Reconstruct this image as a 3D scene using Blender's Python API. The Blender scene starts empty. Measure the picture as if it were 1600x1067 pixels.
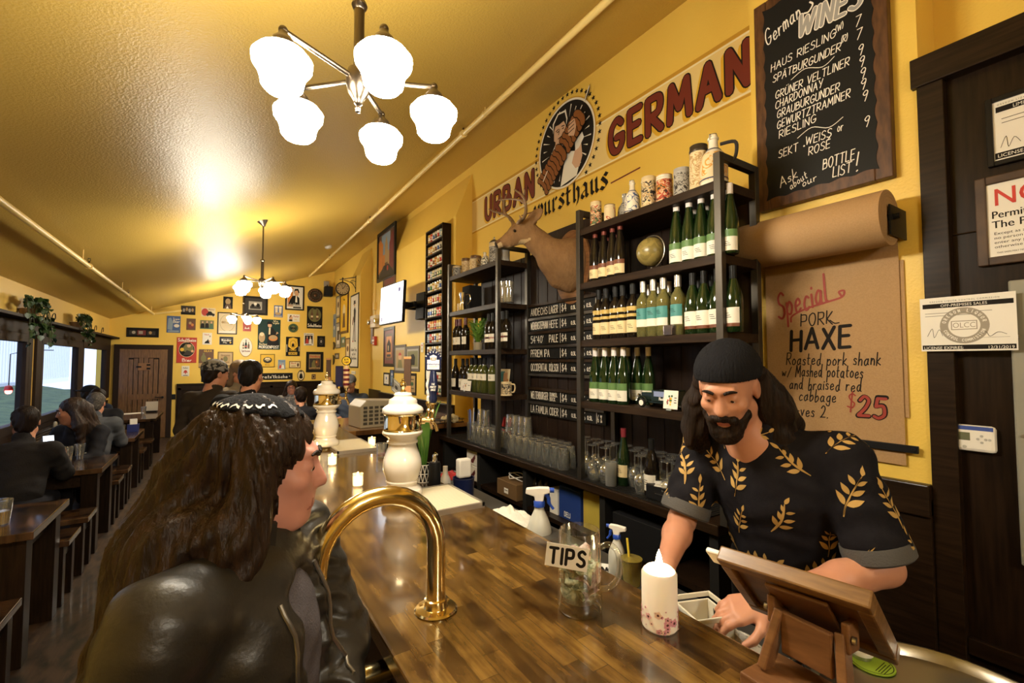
import bpy, bmesh, math, random
import numpy as np
from mathutils import Vector, Matrix
from mathutils.bvhtree import BVHTree
S = bpy.context.scene
COL = S.collection
PI = math.pi
rnd = random.Random(7)
# --- camera
CAM = Vector((0.0, 0.0, 1.70))
F = 711.0
PSI = math.radians(32.88)
TH = math.radians(2.49)
_r = Vector((math.cos(PSI), -math.sin(PSI), 0))
_f = Vector((math.sin(PSI) * math.cos(TH), math.cos(PSI) * math.cos(TH), math.sin(TH)))
_u = _r.cross(_f)
cd = bpy.data.cameras.new('camera')
cd.sensor_width = 36.0
cd.lens = 36.0 * F / 1600.0
cd.clip_start = 0.02
cam = bpy.data.objects.new('camera', cd)
cam.matrix_world = Matrix(((_r.x, _u.x, -_f.x, CAM.x), (_r.y, _u.y, -_f.y, CAM.y),
       (_r.z, _u.z, -_f.z, CAM.z), (0, 0, 0, 1)))
COL.objects.link(cam)
S.camera = cam
# --- world, exposure
w = bpy.data.worlds.new('dusk')
S.world = w
w.use_nodes = True
_bg = w.node_tree.nodes['Background']
_bg.inputs[0].default_value = (0.52, 0.66, 1.0, 1)
_bg.inputs[1].default_value = 0.9
vs = S.view_settings
vs.view_transform = 'Standard'
vs.look = 'None'
vs.gamma = 1
vs.use_curve_mapping = False
vs.exposure = 1.45
LAMP = 44.0          # radiance of the opal lamp shades
S.cycles.max_bounces = 8
S.cycles.diffuse_bounces = 4
S.cycles.glossy_bounces = 4
S.cycles.transmission_bounces = 8
S.cycles.transparent_max_bounces = 40
S.cycles.sample_clamp_indirect = 6.0
S.cycles.caustics_reflective = False
S.cycles.caustics_refractive = False
# --- a photo pixel met with a real plane of the room
def ray(u, v):
 return (_r * ((u - 800) / F) + _u * ((533.5 - v) / F) + _f)
def onX(u, v, X):
 d = ray(u, v); return CAM + d * ((X - CAM.x) / d.x)
def onY(u, v, Y):
 d = ray(u, v); return CAM + d * ((Y - CAM.y) / d.y)
def onZ(u, v, Z):
 d = ray(u, v); return CAM + d * ((Z - CAM.z) / d.z)
def yAt(u, X):      # the Y on a line X=const (eye level) seen in column u
 return onX(u, 565, X).y
# --- materials
MATS = {}
def mat(name, col=(.5, .5, .5), rough=.5, metal=0., noise=None, bump=None, emit=0., trans=0., ior=1.45,
  coat=0., ecol=None, spec=None, stretch=None, alpha=1., sss=0.):
 """noise=(scale, second colour, lo, hi)  bump=(scale, strength)"""
 if name in MATS:
  return MATS[name]
 if spec is None and max(col) < .06 and not metal: spec = .16
 m = bpy.data.materials.new(name)
 m.use_nodes = True
 nt = m.node_tree
 b = nt.nodes['Principled BSDF']
 b.inputs['Base Color'].default_value = (*col, 1)
 b.inputs['Roughness'].default_value = rough
 b.inputs['Metallic'].default_value = metal
 b.inputs['IOR'].default_value = ior
 if trans: b.inputs['Transmission Weight'].default_value = trans
 if coat:
  b.inputs['Coat Weight'].default_value = coat
  b.inputs['Coat Roughness'].default_value = .12
 if spec is not None: b.inputs['Specular IOR Level'].default_value = spec
 if sss:
  b.inputs['Subsurface Weight'].default_value = sss
  b.inputs['Subsurface Radius'].default_value = (.012, .005, .003)
 if emit:
  b.inputs['Emission Color'].default_value = (*(ecol or col), 1)
  b.inputs['Emission Strength'].default_value = emit
 if noise or bump:
  tc = nt.nodes.new('ShaderNodeTexCoord')
  mp = nt.nodes.new('ShaderNodeMapping')
  if stretch: mp.inputs['Scale'].default_value = stretch
  nt.links.new(tc.outputs['Object'], mp.inputs[0])
 if noise:
  n = nt.nodes.new('ShaderNodeTexNoise')
  n.inputs['Scale'].default_value = noise[0]
  n.inputs['Detail'].default_value = 6
  nt.links.new(mp.outputs[0], n.inputs['Vector'])
  rp = nt.nodes.new('ShaderNodeValToRGB')
  rp.color_ramp.elements[0].position = noise[2] if len(noise) > 2 else .35
  rp.color_ramp.elements[1].position = noise[3] if len(noise) > 3 else .65
  rp.color_ramp.elements[0].color = (*noise[1], 1)
  rp.color_ramp.elements[1].color = (*col, 1)
  nt.links.new(n.outputs[0], rp.inputs[0])
  nt.links.new(rp.outputs[0], b.inputs['Base Color'])
 if bump:
  n2 = nt.nodes.new('ShaderNodeTexNoise')
  n2.inputs['Scale'].default_value = bump[0]
  n2.inputs['Detail'].default_value = 4
  nt.links.new(mp.outputs[0], n2.inputs['Vector'])
  bm = nt.nodes.new('ShaderNodeBump')
  bm.inputs['Strength'].default_value = bump[1]
  bm.inputs['Distance'].default_value = bump[2] if len(bump) > 2 else .01
  nt.links.new(n2.outputs[0], bm.inputs['Height'])
  nt.links.new(bm.outputs[0], b.inputs['Normal'])
 MATS[name] = m
 return m
def planks(name, cols, along, across, rough, coat, plank=(.6, .05), mort=.0015, grain=.5, dark=(.03, .018, .008), mott=.45):
 """wood strips laid along one axis of the object: a brick pattern, streaked grain and dark mottling"""
 m = bpy.data.materials.new(name); m.use_nodes = True
 nt = m.node_tree; N = nt.nodes; L = nt.links; b = N['Principled BSDF']
 tc = N.new('ShaderNodeTexCoord'); sp = N.new('ShaderNodeSeparateXYZ'); cb = N.new('ShaderNodeCombineXYZ')
 L.new(tc.outputs['Object'], sp.inputs[0])
 L.new(sp.outputs['XYZ'.index(along)], cb.inputs[0]); L.new(sp.outputs['XYZ'.index(across)], cb.inputs[1])
 br = N.new('ShaderNodeTexBrick')
 br.offset = .37; br.offset_frequency = 2; br.squash = .7; br.squash_frequency = 3
 br.inputs['Scale'].default_value = 1
 br.inputs['Brick Width'].default_value = plank[0]; br.inputs['Row Height'].default_value = plank[1]
 br.inputs['Mortar Size'].default_value = mort
 br.inputs['Color1'].default_value = (0, 0, 0, 1); br.inputs['Color2'].default_value = (1, 1, 1, 1)
 br.inputs['Mortar'].default_value = (.2, .2, .2, 1)
 L.new(cb.outputs[0], br.inputs['Vector'])
 mp = N.new('ShaderNodeMapping'); mp.inputs['Scale'].default_value = (3, 60, 1); L.new(cb.outputs[0], mp.inputs[0])
 gn = N.new('ShaderNodeTexNoise'); gn.inputs['Scale'].default_value = 1.5; gn.inputs['Detail'].default_value = 5
 L.new(mp.outputs[0], gn.inputs['Vector'])
 mp2 = N.new('ShaderNodeMapping'); mp2.inputs['Scale'].default_value = (1, 2.2, 1); L.new(cb.outputs[0], mp2.inputs[0])
 bl = N.new('ShaderNodeTexNoise'); bl.inputs['Scale'].default_value = 7; bl.inputs['Detail'].default_value = 5
 L.new(mp2.outputs[0], bl.inputs['Vector'])
 ad = N.new('ShaderNodeMix'); ad.data_type = 'FLOAT'; ad.inputs[0].default_value = grain
 L.new(br.outputs['Color'], ad.inputs[2]); L.new(gn.outputs[0], ad.inputs[3])
 rp = N.new('ShaderNodeValToRGB'); L.new(ad.outputs[0], rp.inputs[0])
 e = rp.color_ramp.elements
 e[0].position = .2; e[1].position = .8
 e[0].color = (*cols[0], 1); e[1].color = (*cols[-1], 1)
 for i, c in enumerate(cols[1:-1]):
  k = e.new(.2 + .6 * (i + 1) / (len(cols) - 1)); k.color = (*c, 1)
 r2 = N.new('ShaderNodeValToRGB'); L.new(bl.outputs[0], r2.inputs[0])
 r2.color_ramp.elements[0].position = mott - .1; r2.color_ramp.elements[1].position = mott + .12
 r2.color_ramp.elements[0].color = (*[min(1, x) for x in dark], 1); r2.color_ramp.elements[1].color = (1, 1, 1, 1)
 mx = N.new('ShaderNodeMix'); mx.data_type = 'RGBA'; mx.blend_type = 'MULTIPLY'; mx.inputs[0].default_value = 1
 L.new(rp.outputs[0], mx.inputs[6]); L.new(r2.outputs[0], mx.inputs[7])
 L.new(mx.outputs[2], b.inputs['Base Color'])
 b.inputs['Roughness'].default_value = rough
 b.inputs['Coat Weight'].default_value = coat; b.inputs['Coat Roughness'].default_value = .08
 MATS[name] = m
 return m
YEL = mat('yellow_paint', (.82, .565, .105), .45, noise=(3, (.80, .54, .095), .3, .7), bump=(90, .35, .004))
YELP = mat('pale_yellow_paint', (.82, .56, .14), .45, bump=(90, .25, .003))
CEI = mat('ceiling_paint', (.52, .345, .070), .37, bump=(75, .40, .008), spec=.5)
PIPE = mat('pipe_paint', (.80, .60, .22), .35)
DARK = mat('dark_wood', (.020, .0105, .0055), .36, noise=(5, (.010, .0055, .003), .35, .65), stretch=(14, 14, 1), coat=.06)
DARKH = mat('dark_wood_across', (.026, .014, .007), .38, noise=(5, (.013, .007, .0035), .35, .65), stretch=(14, 1, 14), coat=.06)
WAL = mat('walnut', (.22, .10, .038), .38, noise=(4, (.13, .055, .02), .35, .65), stretch=(2, 2, 16), coat=.2)
BLACK = mat('black_satin', (.012, .012, .013), .4)
BLKM = mat('black_matt', (.014, .013, .012), .8)
STEELD = mat('raw_dark_steel', (.085, .075, .062), .42, metal=.85)
STEEL = mat('brushed_steel', (.52, .50, .46), .32, metal=1)
CHROME = mat('chrome', (.8, .78, .74), .12, metal=1)
BRASS = mat('polished_brass', (.86, .70, .36), .16, metal=1)
BRONZE = mat('brushed_bronze', (.11, .088, .065), .3, metal=1)
CERAM = mat('white_glazed_ceramic', (.83, .77, .66), .12, coat=.5)
WHITE = mat('white_paper', (.82, .79, .72), .7)
WHITEP = mat('white_plastic', (.80, .77, .70), .35)
CREAM = mat('cream_paper', (.78, .68, .44), .7)
def thin_glass(name, tint, gloss=.04, edge=.55, haze=.055, lo=.09, hi=.92):
 m = bpy.data.materials.new(name); m.use_nodes = True
 nt = m.node_tree; N = nt.nodes; L = nt.links; N.remove(N['Principled BSDF'])
 tr = N.new('ShaderNodeBsdfTransparent'); tr.inputs[0].default_value = (*tint, 1)
 gl = N.new('ShaderNodeBsdfGlossy'); gl.inputs[0].default_value = (.95, .95, .93, 1); gl.inputs['Roughness'].default_value = gloss
 lw = N.new('ShaderNodeLayerWeight'); lw.inputs[0].default_value = edge
 mp = N.new('ShaderNodeMapRange'); mp.inputs[3].default_value = lo; mp.inputs[4].default_value = hi
 L.new(lw.outputs['Facing'], mp.inputs[0])
 mx = N.new('ShaderNodeMixShader'); L.new(mp.outputs[0], mx.inputs[0]); L.new(tr.outputs[0], mx.inputs[1]); L.new(gl.outputs[0], mx.inputs[2])
 df = N.new('ShaderNodeBsdfDiffuse'); df.inputs[0].default_value = (.8, .8, .76, 1)
 m2 = N.new('ShaderNodeMixShader'); m2.inputs[0].default_value = haze; L.new(mx.outputs[0], m2.inputs[1]); L.new(df.outputs[0], m2.inputs[2])
 L.new(m2.outputs[0], N['Material Output'].inputs[0])
 MATS[name] = m
 return m
GLASS = thin_glass('clear_glass', (.95, .96, .94))
MUGG = thin_glass('thick_mug_glass', (.97, .98, .96), .03, .25, .008, .03, .85)
CHALK = mat('chalk_white', (.80, .76, .68), .85)
INK = mat('black_ink', (.015, .012, .010), .7)
REDP = mat('dark_red_paint', (.16, .025, .014), .5)
SLATE = mat('chalkboard_black', (.012, .012, .012), .45)
KRAFT = mat('kraft_paper', (.42, .255, .115), .75, noise=(180, (.37, .22, .095)))
BLUE = mat('blue_plastic', (.02, .07, .42), .35)
RUBBER = mat('black_rubber', (.013, .012, .011), .65)
SHADE = mat('lit_opal_glass', (1, .93, .8), .3, emit=LAMP, ecol=(1.0, .91, .74))
BOARD = mat('bright_board_wood', (.034, .019, .010), .5, noise=(6, (.018, .010, .006), .35, .65), stretch=(10, 1, 10))
# --- mesh building
class MB:
 def __init__(s):
  s.v = []; s.f = []; s.m = []; s.s = []; s.T = None; s.cur = 0; s.pc = 0
 def add(s, vs_, fs_, smooth=False, m=None):
  o = len(s.v)
  if s.T is not None:
   vs_ = [s.T @ Vector(p) for p in vs_]
  s.v += [tuple(p) for p in vs_]
  for f in fs_:
   s.f.append([i + o for i in f])
  s.m += [s.cur if m is None else m] * len(fs_)
  s.s += [smooth] * len(fs_)
  return s
 def box(s, c, d, rz=0, m=None, R=None):
  x, y, z = d[0] / 2, d[1] / 2, d[2] / 2
  P = [Vector((a, b, e)) for a in (-x, x) for b in (-y, y) for e in (-z, z)]
  if rz: R = Matrix.Rotation(rz, 3, 'Z')
  if R is not None: P = [R @ p for p in P]
  c = Vector(c)
  return s.add([p + c for p in P], [(0, 1, 3, 2), (4, 6, 7, 5), (0, 4, 5, 1), (2, 3, 7, 6), (0, 2, 6, 4), (1, 5, 7, 3)], False, m)
 def bx(s, x0, x1, y0, y1, z0, z1, m=None):
  return s.box(((x0 + x1) / 2, (y0 + y1) / 2, (z0 + z1) / 2), (abs(x1 - x0), abs(y1 - y0), abs(z1 - z0)), m=m)
 def lathe(s, prof, n=24, c=(0, 0, 0), A=None, m=None, cap=True):
  c = Vector(c); P = []; Fc = []
  k = len(prof)
  for r, z in prof:
   for i in range(n):
    a = 2 * PI * i / n
    p = Vector((r * math.cos(a), r * math.sin(a), z))
    P.append((A @ p if A is not None else p) + c)
  for j in range(k - 1):
   for i in range(n):
    i2 = (i + 1) % n
    Fc.append((j * n + i, j * n + i2, (j + 1) * n + i2, (j + 1) * n + i))
  if cap:
   if prof[0][0] > 1e-6: Fc.append(tuple(range(n - 1, -1, -1)))
   if prof[-1][0] > 1e-6: Fc.append(tuple((k - 1) * n + i for i in range(n)))
  return s.add(P, Fc, True, m)
 def tube(s, pts, r, n=10, m=None, cap=True):
  pts = [Vector(p) for p in pts]
  k = len(pts)
  R = r if isinstance(r, (list, tuple)) else [r] * k
  P = []; Fc = []
  t0 = (pts[1] - pts[0]).normalized()
  up = Vector((0, 0, 1)) if abs(t0.z) < .9 else Vector((1, 0, 0))
  nrm = (up - t0 * up.dot(t0)).normalized()
  for j in range(k):
   a = pts[max(0, j - 1)]; b = pts[min(k - 1, j + 1)]
   t = (b - a).normalized()
   nrm = (nrm - t * nrm.dot(t)).normalized()
   bi = t.cross(nrm)
   for i in range(n):
    an = 2 * PI * i / n
    P.append(pts[j] + (nrm * math.cos(an) + bi * math.sin(an)) * R[j])
  for j in range(k - 1):
   for i in range(n):
    i2 = (i + 1) % n
    Fc.append((j * n + i, j * n + i2, (j + 1) * n + i2, (j + 1) * n + i))
  if cap:
   Fc.append(tuple(range(n - 1, -1, -1))); Fc.append(tuple((k - 1) * n + i for i in range(n)))
  return s.add(P, Fc, True, m)
 def cyl(s, a, b, r, n=14, m=None, r2=None):
  return s.tube([a, b], [r, r if r2 is None else r2], n, m)
 def ball(s, c, r, n=14, m=None, R=None):
  rr = r if isinstance(r, (tuple, list)) else (r, r, r)
  P = []; Fc = []; h = max(6, n // 2)
  for j in range(h + 1):
   t = PI * j / h
   for i in range(n):
    a = 2 * PI * i / n
    p = Vector((rr[0] * math.sin(t) * math.cos(a), rr[1] * math.sin(t) * math.sin(a), -rr[2] * math.cos(t)))
    P.append((R @ p if R is not None else p) + Vector(c))
  for j in range(h):
   for i in range(n):
    i2 = (i + 1) % n
    Fc.append((j * n + i, j * n + i2, (j + 1) * n + i2, (j + 1) * n + i))
  return s.add(P, Fc, True, m)
 def prism(s, poly, z0, z1, m=None):
  n = len(poly)
  a = sum(poly[i][0] * poly[(i + 1) % n][1] - poly[(i + 1) % n][0] * poly[i][1] for i in range(n))
  if a < 0: poly = poly[::-1]
  P = [(x, y, z0) for x, y in poly] + [(x, y, z1) for x, y in poly]
  Fc = [tuple(range(n - 1, -1, -1)), tuple(range(n, 2 * n))]
  Fc += [(i, (i + 1) % n, n + (i + 1) % n, n + i) for i in range(n)]
  return s.add(P, Fc, False, m)
 def rect(s, x0, y0, x1, y1, z, m=None):
  return s.add([(x0, y0, z), (x1, y0, z), (x1, y1, z), (x0, y1, z)], [(0, 1, 2, 3)], False, m)
 def disc(s, cx, cy, rx, ry, z, n=24, m=None):
  return s.add([(cx + rx * math.cos(2 * PI * i / n), cy + ry * math.sin(2 * PI * i / n), z) for i in range(n)], [tuple(range(n))], False, m)
 def poly(s, pts, z, m=None):
  n = len(pts)
  a = sum(pts[i][0] * pts[(i + 1) % n][1] - pts[(i + 1) % n][0] * pts[i][1] for i in range(n))
  if a < 0: pts = pts[::-1]
  return s.add([(x, y, z) for x, y in pts], [tuple(range(n))], False, m)
 def pen(s, pts, wd, z, m=None, nib=None):
  for i in range(len(pts) - 1):
   a = Vector(pts[i]); b = Vector(pts[i + 1])
   if (b - a).length < 1e-6: continue
   s.pc += 1; zz = z + (s.pc % 20) * 3e-5
   if nib is not None:
    nv = Vector((math.cos(nib), math.sin(nib))) * wd / 2
    q = [a - nv, a + nv, b + nv, b - nv]
    s.poly([(p.x, p.y) for p in q], zz, m)
    continue
   t = (b - a).normalized(); th = math.atan2(t.y, t.x); k = 4
   q = []
   for o, c in ((-PI / 2, b), (PI / 2, a)):
    for j in range(k + 1):
     an = th + o + PI * j / k
     q.append((c.x + wd / 2 * math.cos(an), c.y + wd / 2 * math.sin(an), zz))
   s.add(q, [tuple(range(len(q)))], False, m)
  return s
 def write(s, text, x, y, h, wd, z, m=None, align='l', slant=0., ang=0., font=None, gap=.2, nib=None, sx=1., jit=0.):
  """hand lettering drawn with pen strokes"""
  G = font or GLY
  tot = sum(gwid(c, G) + gap for c in text) - gap
  x0 = -tot * h * sx * {'l': 0, 'c': .5, 'r': 1}[align]
  ca, sa = math.cos(ang), math.sin(ang)
  for c in text:
   for pl in gstrokes(c, G):
    q = []
    jy = rnd.uniform(-jit, jit) * h
    for px, py in pl:
     lx = x0 + (px * sx + slant * py) * h; ly = py * h + jy
     q.append((x + lx * ca - ly * sa, y + lx * sa + ly * ca))
    s.pen(q, wd, z, m, nib)
   x0 += (gwid(c, G) + gap) * h * sx
  return s
 def type(s, text, x, y, h, z, m=None, align='LEFT', sx=1.):
  """printed lettering (the built-in typeface), h = capital height"""
  cu = bpy.data.curves.new('t', 'FONT'); cu.body = text; cu.size = h / .73; cu.align_x = align
  cu.resolution_u = 3
  ob = bpy.data.objects.new('t', cu)
  me = ob.to_mesh()
  s.add([(x + p.co.x * sx, y + p.co.y, z) for p in me.vertices], [tuple(p.vertices) for p in me.polygons], False, m)
  ob.to_mesh_clear(); bpy.data.objects.remove(ob); bpy.data.curves.remove(cu)
  return s
 def build(s, name, mats, parent=None, bev=0., sub=0, loc=None, sharp=35):
  me = bpy.data.meshes.new(name)
  me.from_pydata(s.v, [], s.f)
  ml = mats if isinstance(mats, (list, tuple)) else [mats]
  for q in ml: me.materials.append(q)
  if s.f:
   me.polygons.foreach_set('material_index', s.m)
   me.polygons.foreach_set('use_smooth', s.s)
   if any(s.s): me.set_sharp_from_angle(angle=math.radians(sharp))
  me.update()
  o = bpy.data.objects.new(name, me)
  COL.objects.link(o)
  if parent is not None: o.parent = parent
  if loc is not None: o.location = loc
  if bev:
   bv = o.modifiers.new('edge', 'BEVEL'); bv.width = bev; bv.segments = 2; bv.limit_method = 'ANGLE'
  if sub:
   sb = o.modifiers.new('round', 'SUBSURF'); sb.levels = sb.render_levels = sub
  return o
def tag(o, label=None, cat=None, group=None, kind=None):
 if label: o['label'] = label
 if cat: o['category'] = cat
 if group: o['group'] = group
 if kind: o['kind'] = kind
 return o
def thing(name, label, cat, loc=(0, 0, 0), R=None, group=None, rz=0):
 o = bpy.data.objects.new(name, None)
 o.empty_display_size = .05
 COL.objects.link(o)
 if R is not None:
  o.matrix_world = Matrix.Translation(Vector(loc)) @ R.to_4x4()
 else:
  o.location = loc; o.rotation_euler = (0, 0, rz)
 return tag(o, label, cat, group)
def dup(root, loc, rz=None, label=None, group=None, sc=None):
 r = root.copy(); COL.objects.link(r); r.location = loc
 if rz is not None: r.rotation_euler = (0, 0, rz)
 if sc is not None: r.scale = (sc, sc, sc) if not isinstance(sc, tuple) else sc
 if label: r['label'] = label
 if group: r['group'] = group
 for ch in list(root.children):
  c = ch.copy(); COL.objects.link(c); c.parent = r
  for g in list(ch.children):
   d = g.copy(); COL.objects.link(d); d.parent = c
 return r
def struct(o):
 o['kind'] = 'structure'; return o
RW = Matrix(((0, 0, -1), (-1, 0, 0), (0, 1, 0)))      # on the right-hand wall, facing -X
BW = Matrix(((1, 0, 0), (0, 0, -1), (0, 1, 0)))       # on the back wall, facing -Y
# --- pen lettering
_G = {
'A': "0,0 .28,1 .56,0|.1,.36 .46,.36", 'B': "0,0 0,1|~0,1 .36,.95 .36,.6 0,.54|~0,.54 .46,.5 .46,.06 0,0",
'C': "~.5,.84 .32,1 .08,.8 .02,.4 .14,.05 .36,0 .52,.15", 'D': "0,0 0,1|~0,1 .36,.92 .5,.5 .36,.08 0,0",
'E': ".42,0 0,0 0,1 .42,1|0,.52 .36,.52", 'F': "0,0 0,1 .42,1|0,.52 .34,.52",
'G': "~.5,.84 .32,1 .08,.8 .02,.4 .14,.05 .36,0 .52,.2 .52,.42|.28,.44 .54,.44", 'H': "0,0 0,1|.46,0 .46,1|0,.5 .46,.5",
'I': "0,0 0,1", 'J': "~.36,1 .36,.2 .22,0 .03,.12", 'K': "0,0 0,1|.42,1 .02,.45 .46,0", 'L': "0,1 0,0 .4,0",
'M': "0,0 .07,1 .32,.3 .57,1 .64,0", 'N': "0,0 0,1 .46,0 .46,1", 'O': "~.28,1 .05,.82 .0,.4 .2,0 .42,.07 .54,.5 .46,.9 .28,1",
'P': "0,0 0,1|~0,1 .42,.95 .42,.5 0,.45", 'Q': "~.28,1 .05,.82 .0,.4 .2,0 .42,.07 .54,.5 .46,.9 .28,1|.32,.25 .56,-.05",
'R': "0,0 0,1|~0,1 .42,.96 .4,.55 0,.46|.12,.46 .48,0", 'S': "~.46,.87 .28,1 .07,.85 .12,.6 .4,.42 .45,.15 .24,0 0,.12",
'T': "0,1 .52,1|.26,1 .26,0", 'U': "~0,1 0,.25 .2,0 .4,.1 .46,.4 .46,1", 'V': "0,1 .26,0 .52,1", 'W': "0,1 .17,0 .36,.8 .55,0 .74,1",
'X': "0,1 .48,0|.46,1 0,0", 'Y': "0,1 .24,.48|.5,1 .2,0", 'Z': "0,1 .48,1 0,0 .5,0",
'a': "~.36,.42 .2,.5 .02,.25 .12,0 .3,.12 .37,.46|~.37,.46 .35,.1 .44,0", 'b': "~.06,1 .02,.0 .2,-.02 .36,.22 .24,.46 .05,.3",
'c': "~.34,.42 .18,.5 .02,.25 .12,.0 .34,.08", 'd': "~.34,.42 .18,.5 .02,.25 .12,0 .3,.12 .38,1|~.36,.5 .36,.1 .44,0",
'e': "~.02,.22 .34,.3 .24,.5 .05,.36 .06,.06 .22,0 .38,.1", 'f': "~.34,.9 .2,1 .14,.7 .1,-.3|0,.48 .3,.5",
'g': "~.36,.42 .2,.5 .02,.25 .14,.03 .32,.15 .37,.48|~.37,.48 .34,-.3 .14,-.38 .0,-.22", 'h': "0,1 0,0|~0,.25 .16,.48 .3,.38 .3,0",
'i': "0,.48 .02,0|.03,.68 .04,.72", 'j': "~.1,.48 .1,-.3 -.06,-.32|.12,.68 .13,.72", 'k': "0,1 0,0|.3,.5 .02,.2 .36,-.02",
'l': "~0,1 0,.1 .1,0", 'm': "0,.48 0,0|~0,.3 .12,.5 .22,.36 .22,0|~.22,.3 .34,.5 .44,.36 .46,0", 'n': "0,.48 0,0|~0,.28 .14,.5 .28,.36 .3,0",
'o': "~.18,.5 .02,.3 .08,.02 .28,.04 .36,.3 .18,.5", 'p': "0,.48 -.02,-.42|~0,.3 .18,.5 .36,.3 .24,.02 .0,.08", 'r': "0,.48 0,0|~0,.25 .12,.46 .28,.46",
's': "~.28,.42 .14,.5 .03,.38 .24,.2 .22,.02 .0,.05", 't': "~.12,.9 .1,.1 .24,.02|0,.55 .28,.57", 'u': "~0,.48 .02,.08 .18,0 .32,.2|~.34,.48 .33,.08 .42,0",
'v': "0,.48 .15,0 .32,.5", 'w': "~0,.48 .1,0 .2,.36 .32,0 .46,.5", 'x': "0,.48 .3,0|.3,.5 0,0", 'y': "0,.48 .16,.08|~.34,.5 .18,0 .0,-.36", 'z': "0,.48 .3,.48 0,0 .3,0",
'0': "~.24,1 .03,.75 .03,.25 .24,0 .45,.3 .44,.75 .24,1", '1': "0,.8 .14,1 .12,0", '2': "~.02,.78 .2,1 .4,.8 .28,.4 .0,.02|0,.02 .46,.04",
'3': "~.03,.9 .3,1 .34,.65 .12,.54|~.12,.54 .44,.45 .36,.04 0,.05", '4': ".34,0 .3,1 0,.36 .48,.36", '5': ".42,1 .08,1 .04,.58|~.04,.58 .34,.62 .42,.2 .2,0 0,.08",
'6': "~.36,1 .1,.6 .03,.2 .22,0 .42,.2 .26,.45 .06,.3", '7': "0,1 .42,1 .14,0", '8': "~.24,.54 .05,.78 .24,1 .42,.78 .24,.54 .02,.24 .22,0 .46,.22 .24,.54",
'9': "~.38,.7 .2,.55 .03,.74 .2,1 .38,.88 .36,.5 .26,0", '.': "0,0 .03,.03", ',': "0,.05 -.05,-.12", '!': ".02,1 .0,.28|0,0 .01,.04", "'": "0,1 -.02,.75",
'-': "0,.45 .28,.45", '/': "0,-.1 .4,1", '(': "~.12,1.05 .0,.5 .12,-.05", ')': "~0,1.05 .12,.5 0,-.05", '$': "~.4,.82 .22,.92 .06,.75 .2,.52 .4,.35 .3,.1 .02,.16|.22,1.1 .2,-.08",
'%': ".48,1 .02,0|~.1,1 .02,.85 .12,.72 .2,.86 .1,1|~.4,.28 .32,.14 .42,0 .5,.14 .4,.28", '*': "~.08,.95 .0,.85 .1,.78 .15,.88 .08,.95", '+': "0,.46 .04,.5", '|': "0,-.1 0,1.1",
}
_ALT = {'Ä': ('A', ".16,1.15 .18,1.18|.36,1.15 .38,1.18"), 'Ü': ('U', ".12,1.15 .14,1.18|.34,1.15 .36,1.18"), 'Ö': ('O', ".14,1.16 .16,1.19|.36,1.16 .38,1.19"),
  'É': ('E', ".14,1.1 .34,1.28"), 'ü': ('u', ".08,.66 .1,.7|.26,.66 .28,.7")}
GLY = {}
def catmull(p, k=4):
 if len(p) < 3: return p
 o = []
 q = [p[0]] + p + [p[-1]]
 for i in range(1, len(q) - 2):
  for j in range(k):
   t = j / k; t2 = t * t; t3 = t2 * t
   o.append(tuple(.5 * (2 * q[i][a] + (q[i + 1][a] - q[i - 1][a]) * t + (2 * q[i - 1][a] - 5 * q[i][a] + 4 * q[i + 1][a] - q[i + 2][a]) * t2
       + (3 * q[i][a] - q[i - 1][a] - 3 * q[i + 1][a] + q[i + 2][a]) * t3) for a in range(len(p[0]))))
 o.append(tuple(p[-1]))
 return o
def parse(st):
 R = []
 for t in st.split('|'):
  sm = t.startswith('~')
  p = [tuple(float(a) for a in q.split(',')) for q in t.lstrip('~').split()]
  R.append(catmull(p) if sm else p)
 return R
for _k, _v in _G.items(): GLY[_k] = parse(_v)
for _k, (_b, _v) in _ALT.items(): GLY[_k] = GLY[_b] + parse(_v)
def gstrokes(c, G): return G.get(c, [])
def gwid(c, G):
 if c not in G: return .26
 return max(x for pl in G[c] for x, y in pl)
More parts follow.
